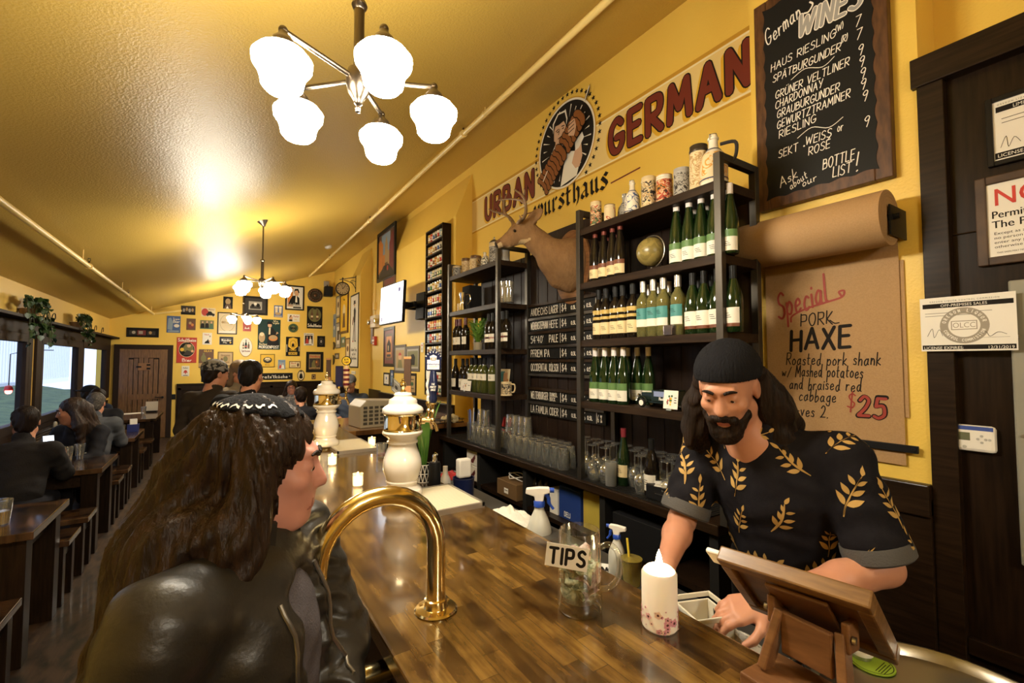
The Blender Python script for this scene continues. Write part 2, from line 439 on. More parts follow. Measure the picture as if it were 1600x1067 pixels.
# --- smooth bodies from blended round shapes
def _rot(d):
 return np.array(d.to_3x3()) if d is not None else np.eye(3)
def sdf_mesh(name, prims, vox, mats, parent=None, k=.03, matfn=None, disp=None):
 """prims: ('c',a,b,ra,rb[,k]) tapered capsule  ('e',centre,radii,R|None[,k]) ellipsoid  ('-e',...) / ('-c',...) carve
 ('cut', point, normal) keep the side the normal points away from"""
 lo = np.full(3, 1e9); hi = np.full(3, -1e9)
 for p in prims:
  if p[0] == 'c':
   for q, r in ((p[1], p[3]), (p[2], p[4])):
    lo = np.minimum(lo, np.array(q) - r); hi = np.maximum(hi, np.array(q) + r)
  elif p[0] == 'e':
   r = max(p[2]); lo = np.minimum(lo, np.array(p[1]) - r); hi = np.maximum(hi, np.array(p[1]) + r)
 lo -= 4 * vox + k * .5; hi += 4 * vox + k * .5
 n = np.ceil((hi - lo) / vox).astype(int) + 1
 X = [lo[i] + vox * np.arange(n[i], dtype=np.float32) for i in range(3)]
 Fd = np.full(n, 9., np.float32)
 for p in prims:
  ty = p[0]
  if ty == 'cut':
   q = np.array(p[1]); nn = np.array(p[2]) / np.linalg.norm(p[2])
   d = ((X[0] - q[0]) * nn[0])[:, None, None] + ((X[1] - q[1]) * nn[1])[None, :, None] + ((X[2] - q[2]) * nn[2])[None, None, :]
   Fd = np.maximum(Fd, d.astype(np.float32)); continue
  t = ty.lstrip('-')
  kk = p[5] if (t == 'c' and len(p) > 5) else (p[4] if (t == 'e' and len(p) > 4) else k)
  if t == 'c':
   a = np.array(p[1], float); b = np.array(p[2], float)
   mn = np.minimum(a - p[3], b - p[4]); mx = np.maximum(a + p[3], b + p[4])
  else:
   c = np.array(p[1], float); r = max(p[2]); mn = c - r; mx = c + r
  pad = kk + 4 * vox
  i0 = np.maximum(0, np.floor((mn - pad - lo) / vox).astype(int)); i1 = np.minimum(n, np.ceil((mx + pad - lo) / vox).astype(int) + 1)
  if np.any(i1 <= i0): continue
  sl = tuple(slice(i0[i], i1[i]) for i in range(3))
  gx = X[0][sl[0]][:, None, None]; gy = X[1][sl[1]][None, :, None]; gz = X[2][sl[2]][None, None, :]
  if t == 'c':
   ab = b - a; L2 = max(1e-9, float(ab @ ab))
   h = np.clip(((gx - a[0]) * ab[0] + (gy - a[1]) * ab[1] + (gz - a[2]) * ab[2]) / L2, 0, 1)
   d = np.sqrt((gx - a[0] - h * ab[0]) ** 2 + (gy - a[1] - h * ab[1]) ** 2 + (gz - a[2] - h * ab[2]) ** 2) - (p[3] + (p[4] - p[3]) * h)
  else:
   Rm = _rot(p[3]).T
   dx, dy, dz = gx - c[0], gy - c[1], gz - c[2]
   q = [(Rm[i, 0] * dx + Rm[i, 1] * dy + Rm[i, 2] * dz) / p[2][i] for i in range(3)]
   k0 = np.sqrt(q[0] ** 2 + q[1] ** 2 + q[2] ** 2)
   k1 = np.sqrt((q[0] / p[2][0]) ** 2 + (q[1] / p[2][1]) ** 2 + (q[2] / p[2][2]) ** 2)
   d = k0 * (k0 - 1) / np.maximum(k1, 1e-6)
  A = Fd[sl]
  if ty[0] == '-':
   d = -d; h = np.maximum(kk - np.abs(A - d), 0) / kk
   Fd[sl] = np.maximum(A, d) + h * h * kk * .25
  else:
   h = np.maximum(kk - np.abs(A - d), 0) / kk
   Fd[sl] = np.minimum(A, d) - h * h * kk * .25
 if disp is not None:
  msk = np.abs(Fd) < .03
  I = np.nonzero(msk)
  Fd[I] += disp(X[0][I[0]], X[1][I[1]], X[2][I[2]]).astype(np.float32)
 ins = Fd < 0
 cn = n - 1
 acc = np.zeros((*cn, 3), np.float32); cnt = np.zeros(cn, np.float32)
 cor = [(i, j, l) for i in (0, 1) for j in (0, 1) for l in (0, 1)]
 sub = lambda A, o: A[o[0]:o[0] + cn[0], o[1]:o[1] + cn[1], o[2]:o[2] + cn[2]]
 nin = sum(sub(ins, o).astype(np.int8) for o in cor)
 act = (nin > 0) & (nin < 8)
 ci = np.nonzero(act)
 vals = {o: Fd[ci[0] + o[0], ci[1] + o[1], ci[2] + o[2]] for o in cor}
 av = np.zeros((len(ci[0]), 3)); ac = np.zeros(len(ci[0]))
 for o in cor:
  for ax in range(3):
   if o[ax] == 0:
    o2 = list(o); o2[ax] = 1; o2 = tuple(o2)
    f0, f1 = vals[o], vals[o2]
    mk = (f0 < 0) != (f1 < 0)
    tt = np.where(mk, f0 / np.where(mk, f0 - f1, 1), 0)
    for a in range(3):
     av[:, a] += np.where(mk, o[a] + (tt if a == ax else 0), 0)
    ac += mk
 V = lo + (np.stack(ci, 1) + av / ac[:, None]) * vox
 idx = np.full(cn, -1, np.int64); idx[ci] = np.arange(len(ci[0]))
 Q = []
 for ax in range(3):
  b_, c_ = (ax + 1) % 3, (ax + 2) % 3
  s0 = [slice(None)] * 3; s1 = [slice(None)] * 3
  s0[ax] = slice(0, -1); s1[ax] = slice(1, None)
  A0, A1 = ins[tuple(s0)], ins[tuple(s1)]
  e = np.argwhere(A0 != A1)
  e = e[(e[:, b_] > 0) & (e[:, c_] > 0) & (e[:, b_] < cn[b_]) & (e[:, c_] < cn[c_])]
  fl = A0[tuple(e.T)]
  def cell(db, dc):
   q = e.copy(); q[:, b_] += db; q[:, c_] += dc
   return idx[tuple(q.T)]
  q4 = np.stack([cell(-1, -1), cell(0, -1), cell(0, 0), cell(-1, 0)], 1)
  q4[~fl] = q4[~fl][:, ::-1]
  Q.append(q4)
 Q = np.concatenate(Q)
 me = bpy.data.meshes.new(name)
 me.vertices.add(len(V)); me.vertices.foreach_set('co', V.astype(np.float32).ravel())
 me.loops.add(len(Q) * 4); me.loops.foreach_set('vertex_index', Q.astype(np.int32).ravel())
 me.polygons.add(len(Q)); me.polygons.foreach_set('loop_start', np.arange(0, len(Q) * 4, 4, dtype=np.int32))
 ml = mats if isinstance(mats, (list, tuple)) else [mats]
 for q in ml: me.materials.append(q)
 me.polygons.foreach_set('use_smooth', np.ones(len(Q), bool))
 if matfn is not None:
  C = V[Q].mean(1)
  me.polygons.foreach_set('material_index', np.asarray(matfn(C[:, 0], C[:, 1], C[:, 2])).astype(np.int32))
 me.update(calc_edges=True); me.validate()
 o = bpy.data.objects.new(name, me)
 COL.objects.link(o)
 if parent is not None: o.parent = parent
 return o
# === the room
XW, XP, XL, YB, YF = 2.60, 2.38, -1.96, 12.87, -4.6
FLOOR = planks('floor_boards', [(.030, .016, .009), (.055, .030, .016), (.085, .048, .026)], 'Y', 'X', .5, .1, (1.4, .11), .003, .55)
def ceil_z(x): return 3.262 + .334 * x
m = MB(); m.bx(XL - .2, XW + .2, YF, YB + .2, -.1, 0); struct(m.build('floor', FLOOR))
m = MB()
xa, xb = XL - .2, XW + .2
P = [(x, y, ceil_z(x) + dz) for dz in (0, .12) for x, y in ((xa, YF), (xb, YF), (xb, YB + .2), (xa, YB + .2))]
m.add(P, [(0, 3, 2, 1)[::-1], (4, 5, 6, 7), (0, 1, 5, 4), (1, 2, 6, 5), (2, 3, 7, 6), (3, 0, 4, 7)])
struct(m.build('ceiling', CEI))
for nm, y0, y1 in (('wall_back', YB, YB + .15), ('wall_front', YF - .15, YF)):
 m = MB(); m.T = Matrix(((1, 0, 0, 0), (0, 0, 1, 0), (0, 1, 0, 0), (0, 0, 0, 1)))
 m.prism([(xa, 0), (xb, 0), (xb, ceil_z(xb)), (xa, ceil_z(xa))], y0, y1)
 struct(m.build(nm, YEL))
m = MB()
m.bx(XW, XW + .15, YF, YB, 0, ceil_z(XW) + .05)
for y0, y1, y2 in ((4.93, 8.40, 7.86), (9.30, 10.03, 10.03)):
 m.bx(XP, XW, y0, y2, 0, 3.46)
 if y2 < y1: m.bx(XP, XW, y2, y1, 1.72, 3.46)
 P = [(XP, y0, 3.46), (XW, y0, 3.46), (XW, y0, 4.03), (XP, y1, 3.46), (XW, y1, 3.46), (XW, y1, 4.03)]
 m.add(P, [(0, 1, 2), (3, 5, 4), (0, 2, 5, 3)])
m.bx(XP, XW, .62, 1.31, 0, ceil_z(XP) + .02)          # the pilaster that carries the chalkboard
struct(m.build('wall_right', YEL))
WIN = [(10.55, 12.50), (8.37, 10.25), (5.95, 7.81), (3.6, 5.45)]
ZS, ZT = .93, 1.98
m = MB()
m.bx(XL - .06, XL, YF, YB, 0, ZS); m.bx(XL - .06, XL, YF, YB, ZT, ceil_z(XL) + .05)
ys = sorted([YF, YB] + [a for w_ in WIN for a in w_])
for i in range(0, len(ys), 2): m.bx(XL - .06, XL, ys[i], ys[i + 1], ZS, ZT)
struct(m.build('wall_left', YELP))
PANE = mat('window_glass', (.95, .97, 1), .01, trans=1, ior=1.02)
FRAME = mat('window_frame_brown', (.024, .014, .010), .6, spec=.2)
for i, (a, b) in enumerate(WIN):
 m = MB()
 for q in (a, b): m.bx(XL - .055, XL + .03, q - .045, q + .045, ZS + .05, ZT - .05)
 for q in (ZS, ZT): m.bx(XL - .055, XL + .035, a - .055, b + .055, q - .05, q + .05)
 o = struct(m.build('window_%d' % (i + 1), FRAME, bev=.004))
 m = MB(); m.bx(XL - .012, XL - .006, a + .05, b - .05, ZS + .04, ZT - .04)
 m.build('pane', PANE, o)
m = MB()                                               # header boards and the ledge over the windows
m.bx(XL, XL + .028, 3.4, YB, 2.03, 2.18); m.bx(XL, XL + .17, 3.4, YB, 2.18, 2.215)
struct(m.build('trim_2', FRAME, bev=.004))
m = MB()                                               # brown posts and the wainscot under the windows
for a, b in ((10.30, 10.50), (8.14, 8.32), (7.86, 7.98), (5.5, 5.9), (12.55, 12.86)): m.bx(XL, XL + .03, a, b, ZS, 2.03)
m.bx(XL, XL + .02, 3.0, YB, 0, ZS - .05)
struct(m.build('trim_3', FRAME, bev=.003))
t = thing('baseboard_heater', 'long brown baseboard heater with pale fins under the windows', 'heater', (XL + .02, 9.6, .62))
m = MB(); m.bx(0, .07, -1.7, 2.6, 0, .2); m.build('casing', FRAME, t, bev=.006)
m = MB(); [m.bx(.07, .078, -1.68, 2.58, z, z + .012) for z in (.10, .135, .17)]; m.build('fins', STEEL, t)
wx0 = onY(276, 600, YB).x
m = MB(); m.bx(wx0, XW, YB - .03, YB, 0, 1.15); m.bx(wx0, XW, YB - .055, YB, 1.15, 1.19)
x = wx0 + .02
while x < XW - .3:
 m.bx(x, x + .07, YB - .045, YB - .03, .1, 1.1); x += .62
m.bx(wx0, XW, YB - .045, YB - .03, 1.04, 1.14)
struct(m.build('trim_4', DARK, bev=.004))
m = MB(); m.bx(XP - .03, XP, 4.93, 7.86, 0, 1.15); m.bx(XP - .05, XP, 4.93, 7.86, 1.15, 1.18)
m.bx(XP - .03, XP, 9.3, 10.03, 0, 1.15); m.bx(XW - .03, XW, 7.86, 9.3, 0, 1.15); m.bx(XW - .03, XW, 10.03, YB, 0, 1.15)
struct(m.build('trim_5', DARK, bev=.004))
x0, x1 = onY(176, 620, YB).x, onY(268.5, 620, YB).x
zt = onY(220, 538.5, YB).z
DOORW = mat('door_stained_alder', (.20, .105, .042), .42, noise=(5, (.11, .052, .02), .3, .7), stretch=(9, 9, 1.2), coat=.2)
t = thing('door_1', None, None, ((x0 + x1) / 2, YB, 0)); t['kind'] = 'structure'
W = (x1 - x0) / 2
m = MB(); m.bx(-W, -W + .095, -.05, 0, 0, zt - .1); m.bx(W - .095, W, -.05, 0, 0, zt - .1); m.bx(-W, W, -.052, 0, zt - .1, zt)
m.build('door_frame', FRAME, t, bev=.005)
m = MB(); m.bx(-W + .095, W - .095, -.03, -.001, .01, zt - .102, 1)
dw = W - .095
for sx in (-1, 1): m.bx(sx * dw, sx * (dw - .15), -.042, -.03, .01, zt - .102)
for a, b in ((zt - .29, zt - .1), (.86, .98), (.01, .25)): m.bx(-dw + .15, dw - .15, -.042, -.03, a, b)
nb = 6
for k in range(nb):
 a = -dw + .155 + k * (2 * dw - .31) / nb; b = a + (2 * dw - .31) / nb - .012
 xm = (a + b) / 2 / (dw - .15)
 m.bx(a, b, -.038, -.03, .98, zt - .29 - .05 * xm * xm); m.bx(a, b, -.038, -.03, .25, .86)
m.build('door_leaf', [DOORW, DARK], t, bev=.003)
m = MB(); m.bx(-.10, .10, -.056, -.042, 1.50, 1.66); h_ = m.build('speakeasy_hatch', mat('hatch_wood', (.26, .13, .06), .5), t, bev=.004)
m = MB()
m.bx(.05, .115, -.062, -.056, 1.60, 1.64); m.bx(.05, .115, -.062, -.056, 1.52, 1.56); m.bx(-.13, -.04, -.064, -.056, 1.56, 1.595)
m.build('hatch_ironwork', BLACK, h_)
m = MB(); m.cyl((dw - .07, -.03, .9), (dw - .07, -.09, .9), .025); m.tube([(dw - .07, -.085, .9), (dw - .15, -.09, .9), (dw - .2, -.09, .91)], .012)
m.build('door_handle', BLACK, t)
p = onY(271.5, 620, YB)
m = MB(); m.bx(p.x - .035, p.x + .035, YB - .012, YB, p.z - .06, p.z + .06)
tag(m.build('light_switch', BLACK, bev=.004), 'black switch plate on yellow wall beside the wooden door', 'switch')
m = MB()
m.bx(XP + .03, XW, YF, .60, 0, 2.83)
struct(m.build('door_2', DARK))
m = MB()
m.bx(XP - .012, XP + .05, .545, .625, 0, 2.82)
m.bx(XP - .025, XP + .06, YF, .64, 2.81, 2.93)
a = onX(1480, 985, XP); m.bx(XP + .005, XP + .03, YF, .545, a.z - .06, a.z)
m.bx(XP + .022, XP + .031, YF, .545, 2.19, 2.196)
struct(m.build('trim_6', DARKH, bev=.004))
m = MB()                                               # wainscot below the kraft-paper board
m.bx(XP - .03, XP, .625, 1.31, 0, 1.16); m.bx(XP - .045, XP, .625, 1.31, 1.09, 1.215)
struct(m.build('trim_7', DARKH, bev=.005))
# --- what stands outside the windows
GRASS = mat('dull_wet_grass', (.10, .13, .045), .9, noise=(2.2, (.05, .075, .03), .35, .65), bump=(14, .8, .05))
m = MB()
n = 14
P = []; Q = []
for i in range(n + 1):
 x = XL - .25 - i * .45
 z = -.25 + .78 * (i / n) ** 1.1
 for j in range(23): P.append((x, 2 + j * 1.4, z + .05 * math.sin(i * 1.7 + j * 2.3)))
for i in range(n):
 for j in range(22): Q.append((i * 23 + j, i * 23 + j + 1, (i + 1) * 23 + j + 1, (i + 1) * 23 + j))
m.add(P, Q, True)
tag(struct(m.build('ground_bank', GRASS)))
m = MB(); m.bx(-8.9, -8.4, 2, 33, .40, .66); struct(m.build('kerb_wall', mat('pale_concrete', (.55, .54, .52), .8)))
m = MB()
m.bx(-12.2, -12, 2, 60, -.2, 9)
y = 2.2
while y < 60:
 m.bx(-12.0, -11.94, y, y + .16, .2, 9); y += .5
struct(m.build('outside_metal_building', mat('white_metal_siding', (.72, .70, .66), .5)))
m = MB(); m.bx(-11.93, -11.85, 18, 21.5, .3, 8); m.bx(-11.93, -11.85, 26, 30, .3, 8); struct(m.build('outside_door_panel', mat('beige_siding', (.50, .44, .33), .6)))
a = onX(13, 610, XL - .45)
t = thing('pendant_lamp', 'red pendant lamp hanging outside the nearest window', 'lamp', a)
m = MB(); m.tube([(0, 0, .06), (0, .01, .5), (.2, .01, .56), (.43, .01, .56)], .006); m.build('cord', BLACK, t)
m = MB(); m.lathe([(.0, .075), (.035, .06), (.05, .0), (.045, .0), (.03, .05)], 16, cap=False); m.build('lamp_shade', mat('red_enamel', (.5, .02, .02), .4), t)
m = MB(); m.ball((0, 0, -.015), .035); m.build('bulb', mat('red_bulb', (1, .12, .08), .3, emit=14, ecol=(1, .10, .06)), t)
# --- chandeliers
def chandelier():
 t = thing('chandelier', 'x', 'chandelier')
 m = MB(); m.lathe([(0, .005), (.02, .005), (.035, .02), (.06, .055), (.068, .07), (.055, .078), (0, .08)], 24)
 m.T = Matrix.Translation((0, 0, .70)) @ Matrix.Rotation(-math.atan(.334), 4, 'Y')
 m.v = []; m.f = []; m.m = []; m.s = []
 m.lathe([(.012, -.03), (.022, -.01), (.06, .035), (.072, .055), (.07, .062), (0, .062)], 24)
 m.build('canopy', BRONZE, t)
 m = MB(); m.cyl((0, 0, .26), (0, 0, .72), .0085); m.build('rod', BRONZE, t)
 m = MB(); m.lathe([(0, .02), (.017, .02), (.017, .24), (.022, .245), (.026, .255), (.022, .268), (.012, .272), (0, .272)], 20); m.build('column', BRONZE, t)
 m = MB(); m.lathe([(0, -.115), (.008, -.112), (.010, -.10), (.006, -.092), (.013, -.085), (.013, -.078), (.018, -.07), (.034, -.045), (.040, -.015), (.040, .012), (.034, .03), (.02, .04), (0, .042)], 28)
 m.build('hub', BRONZE, t)
 for k in range(5):
  a = math.radians(-160 + 72 * k); d = Vector((math.cos(a), math.sin(a), 0))
  e = d * .252 + Vector((0, 0, .02))
  m = MB(); m.cyl(d * .034, e, .0085, 12); m.ball(e, .0135); m.build('arm', BRONZE, t)
  m = MB(); m.lathe([(0, -.0), (.012, -.004), (.014, -.014), (.030, -.030), (.036, -.042), (.036, -.056), (.030, -.056), (0, -.05)], 22, e); m.build('shade_holder', BRONZE, t)
  m = MB(); m.lathe([(.030, -.052), (.034, -.058), (.066, -.068), (.082, -.088), (.080, -.108), (.066, -.128), (.060, -.145), (.056, -.168), (.044, -.182), (.02, -.19), (0, -.191)], 24, e)
  m.build('lamp_shade', SHADE, t)
 return t
ch = chandelier(); ch.location = (.375, 1.53, 2.645)
ch['label'] = 'five-arm chandelier with glowing white shades, largest, nearest above the bar'
ch['group'] = 'five-arm chandeliers'
dup(ch, (.43, 6.24, 2.665), .35, 'five-arm chandelier hanging on a long rod mid room, second in the row')
dup(ch, (.43, 11.05, 2.665), .2, 'small far chandelier hanging in front of the picture wall')
dup(ch, (.43, -2.0, 2.665), .5, 'five-arm chandelier over the entrance end of the bar')
# --- sprinkler pipes
def pipe(label, x, z, y0, y1, hang, heads, stub):
 t = thing('sprinkler_pipe', label, 'pipe', (x, y0, z))
 m = MB(); m.cyl((0, 0, 0), (0, y1 - y0, 0), .024, 16); m.build('main_pipe', PIPE, t)
 for y in hang:
  m = MB(); m.cyl((0, y - y0, .02), (0, y - y0, ceil_z(x) - z), .005, 8); m.lathe([(.028, -.014), (.03, 0), (.028, .014)], 14, (0, y - y0, 0), Matrix.Rotation(PI / 2, 3, 'X'), cap=False)
  m.build('hanger', PIPE, t)
 for y in heads:
  m = MB(); m.lathe([(.026, -.02), (.034, -.02), (.034, .02), (.026, .02)], 14, (0, y - y0, 0), Matrix.Rotation(PI / 2, 3, 'X'))
  m.build('coupling', PIPE, t)
  m = MB(); m.cyl((0, y - y0, .02), (0, y - y0, .06), .008, 8); m.cyl((0, y - y0, .085), (0, y - y0, .088), .016, 10)
  for s in (-1, 1): m.tube([(s * .006, y - y0, .055), (s * .012, y - y0, .07), (s * .004, y - y0, .086)], .003, 6)
  m.build('sprinkler_head', BRONZE, t)
 if stub:
  m = MB(); m.cyl((0, y1 - y0, 0), (stub, y1 - y0 - .02, abs(stub) * .2), .02, 12); m.cyl((0, y1 - y0 - .03, 0), (0, y1 - y0 + .02, 0), .03, 12); m.build('branch_pipe', PIPE, t)
 return t
zr = [onX(735, 203, 1.89).z, onX(620, 303, 1.89).z]
pipe('cream sprinkler pipe hung under the ceiling along the bar-side wall', 1.89, sum(zr) / 2, YF + .05, 12.3,
  [yAt(u, 1.89) for u in (757, 589, 530, 481)], [yAt(u, 1.89) for u in (722, 575, 512)], 0)
zl = onX(120, 402, -1.2).z
pipe('cream sprinkler pipe hung under the ceiling along the window side', -1.2, zl, YF + .05, 12.55,
  [yAt(u, -1.2) for u in (123, 187, 234)] + [2.2], [yAt(u, -1.2) for u in (133, 197)], .5)
a = onZ(513, 386, ceil_z(1.62))
t = thing('smoke_detector', 'small white smoke detector on the ceiling near the pipe', 'smoke detector', (a.x, a.y, ceil_z(a.x)))
m = MB(); m.T = Matrix.Rotation(-math.atan(.334), 4, 'Y'); m.lathe([(0, -.045), (.04, -.045), (.06, -.03), (.065, 0), (0, 0)], 20); m.build('body', WHITEP, t)
# === the bar
ZB = 1.07
XB0, XB1 = .33, 1.0
BARW = planks('bar_butcher_block', [(.030, .014, .004), (.085, .042, .009), (.15, .078, .016), (.23, .128, .028)], 'Y', 'X', .22, .5, (.27, .041), .0008, .58, (.30, .23, .16), .45)
BARX = planks('bar_butcher_block_across', [(.06, .024, .008), (.20, .085, .02), (.38, .18, .045)], 'X', 'Y', .2, .6, (.42, .047), .0008, .48, (.30, .22, .16), .42)
t = thing('bar_counter', 'long bar counter with a glossy butcher-block wooden top', 'bar counter', (0, 0, 0))
m = MB(); m.bx(XB0, XB1, -1.2, 5.3, ZB - .045, ZB); m.build('countertop', BARW, t, bev=.006)
m = MB(); m.bx(XB0 + .14, XB1 - .05, -1.1, 5.2, 0, ZB - .045)
y = -1.0
while y < 5.1: m.bx(XB0 + .125, XB0 + .14, y, y + .09, .12, .98); y += .6
m.bx(XB0 + .115, XB0 + .14, -1.1, 5.2, 0, .12)
m.build('bar_front', DARK, t, bev=.004)
m = MB(); m.cyl((XB0 + .02, -1.1, .2), (XB0 + .02, 5.2, .2), .022, 14)
y = -.9
while y < 5.1: m.cyl((XB0 + .02, y, .2), (XB0 + .125, y, .2), .012, 8); y += 1.2
m.build('foot_rail', BRASS, t)
t = thing('return_counter', 'dark wooden return counter joining the bar to the wall', 'counter', (0, 0, 0))
m = MB(); m.bx(XB1 + .003, 2.33, 4.25, 5.3, ZB - .045, ZB); m.build('countertop', BARX, t, bev=.005)
m = MB(); m.bx(XB1 + .05, 2.33, 4.35, 5.2, 0, ZB - .045); m.build('cabinet_body', DARK, t)
t = thing('underbar_counter', 'stainless steel work counter behind the bar', 'work counter', (0, 0, 0))
m = MB(); m.bx(XB1 - .04, 1.42, .66, 4.2, .85, .88); m.bx(XB1 - .045, XB1 - .03, .66, 4.2, .88, 1.0)
m.build('steel_top', mat('worn_steel', (.25, .24, .22), .38, metal=.9), t, bev=.004)
m = MB(); m.bx(XB1 - .04, 1.38, .70, 4.15, .1, .85); [m.cyl((1.36, y, 0), (1.36, y, .1), .02) for y in (.8, 2.2, 3.9)]; m.build('cabinet_body', BLKM, t)
# --- brass service rail
a = onZ(681, 953, ZB)
t = thing('brass_service_rail', 'polished brass arched tube rail fixed to the bar', 'rail', (a.x, a.y, ZB))
Rr = .142; zc = .165
pts = [(0, 0, .01), (0, 0, .06), (0, 0, zc)]
for k in range(1, 17):
 an = PI * k / 16
 pts.append((-Rr + Rr * math.cos(an), .0, zc + Rr * math.sin(an)))
xe = -2 * Rr; xf = XB0 - a.x + .14
pts += [(xe, 0, .06), (xe, 0, -.04)]
for k in range(1, 7):
 an = PI / 2 * k / 6
 pts.append((xe + .06 * (1 - math.cos(an)), 0, -.04 - .06 * math.sin(an)))
pts.append((xf, 0, -.10))
m = MB(); m.tube(pts, .0235, 24); m.build('tube', BRASS, t)
m = MB(); m.lathe([(0, 0), (.052, 0), (.054, .004), (.050, .008), (.031, .010), (.029, .014), (.029, .03), (.0245, .032), (.0235, .03)], 32)
for k in range(3):
 an = k * 2 * PI / 3 + .3; m.cyl((.04 * math.cos(an), .04 * math.sin(an), .008), (.04 * math.cos(an), .04 * math.sin(an), .011), .005, 10)
m.build('flange', BRASS, t)
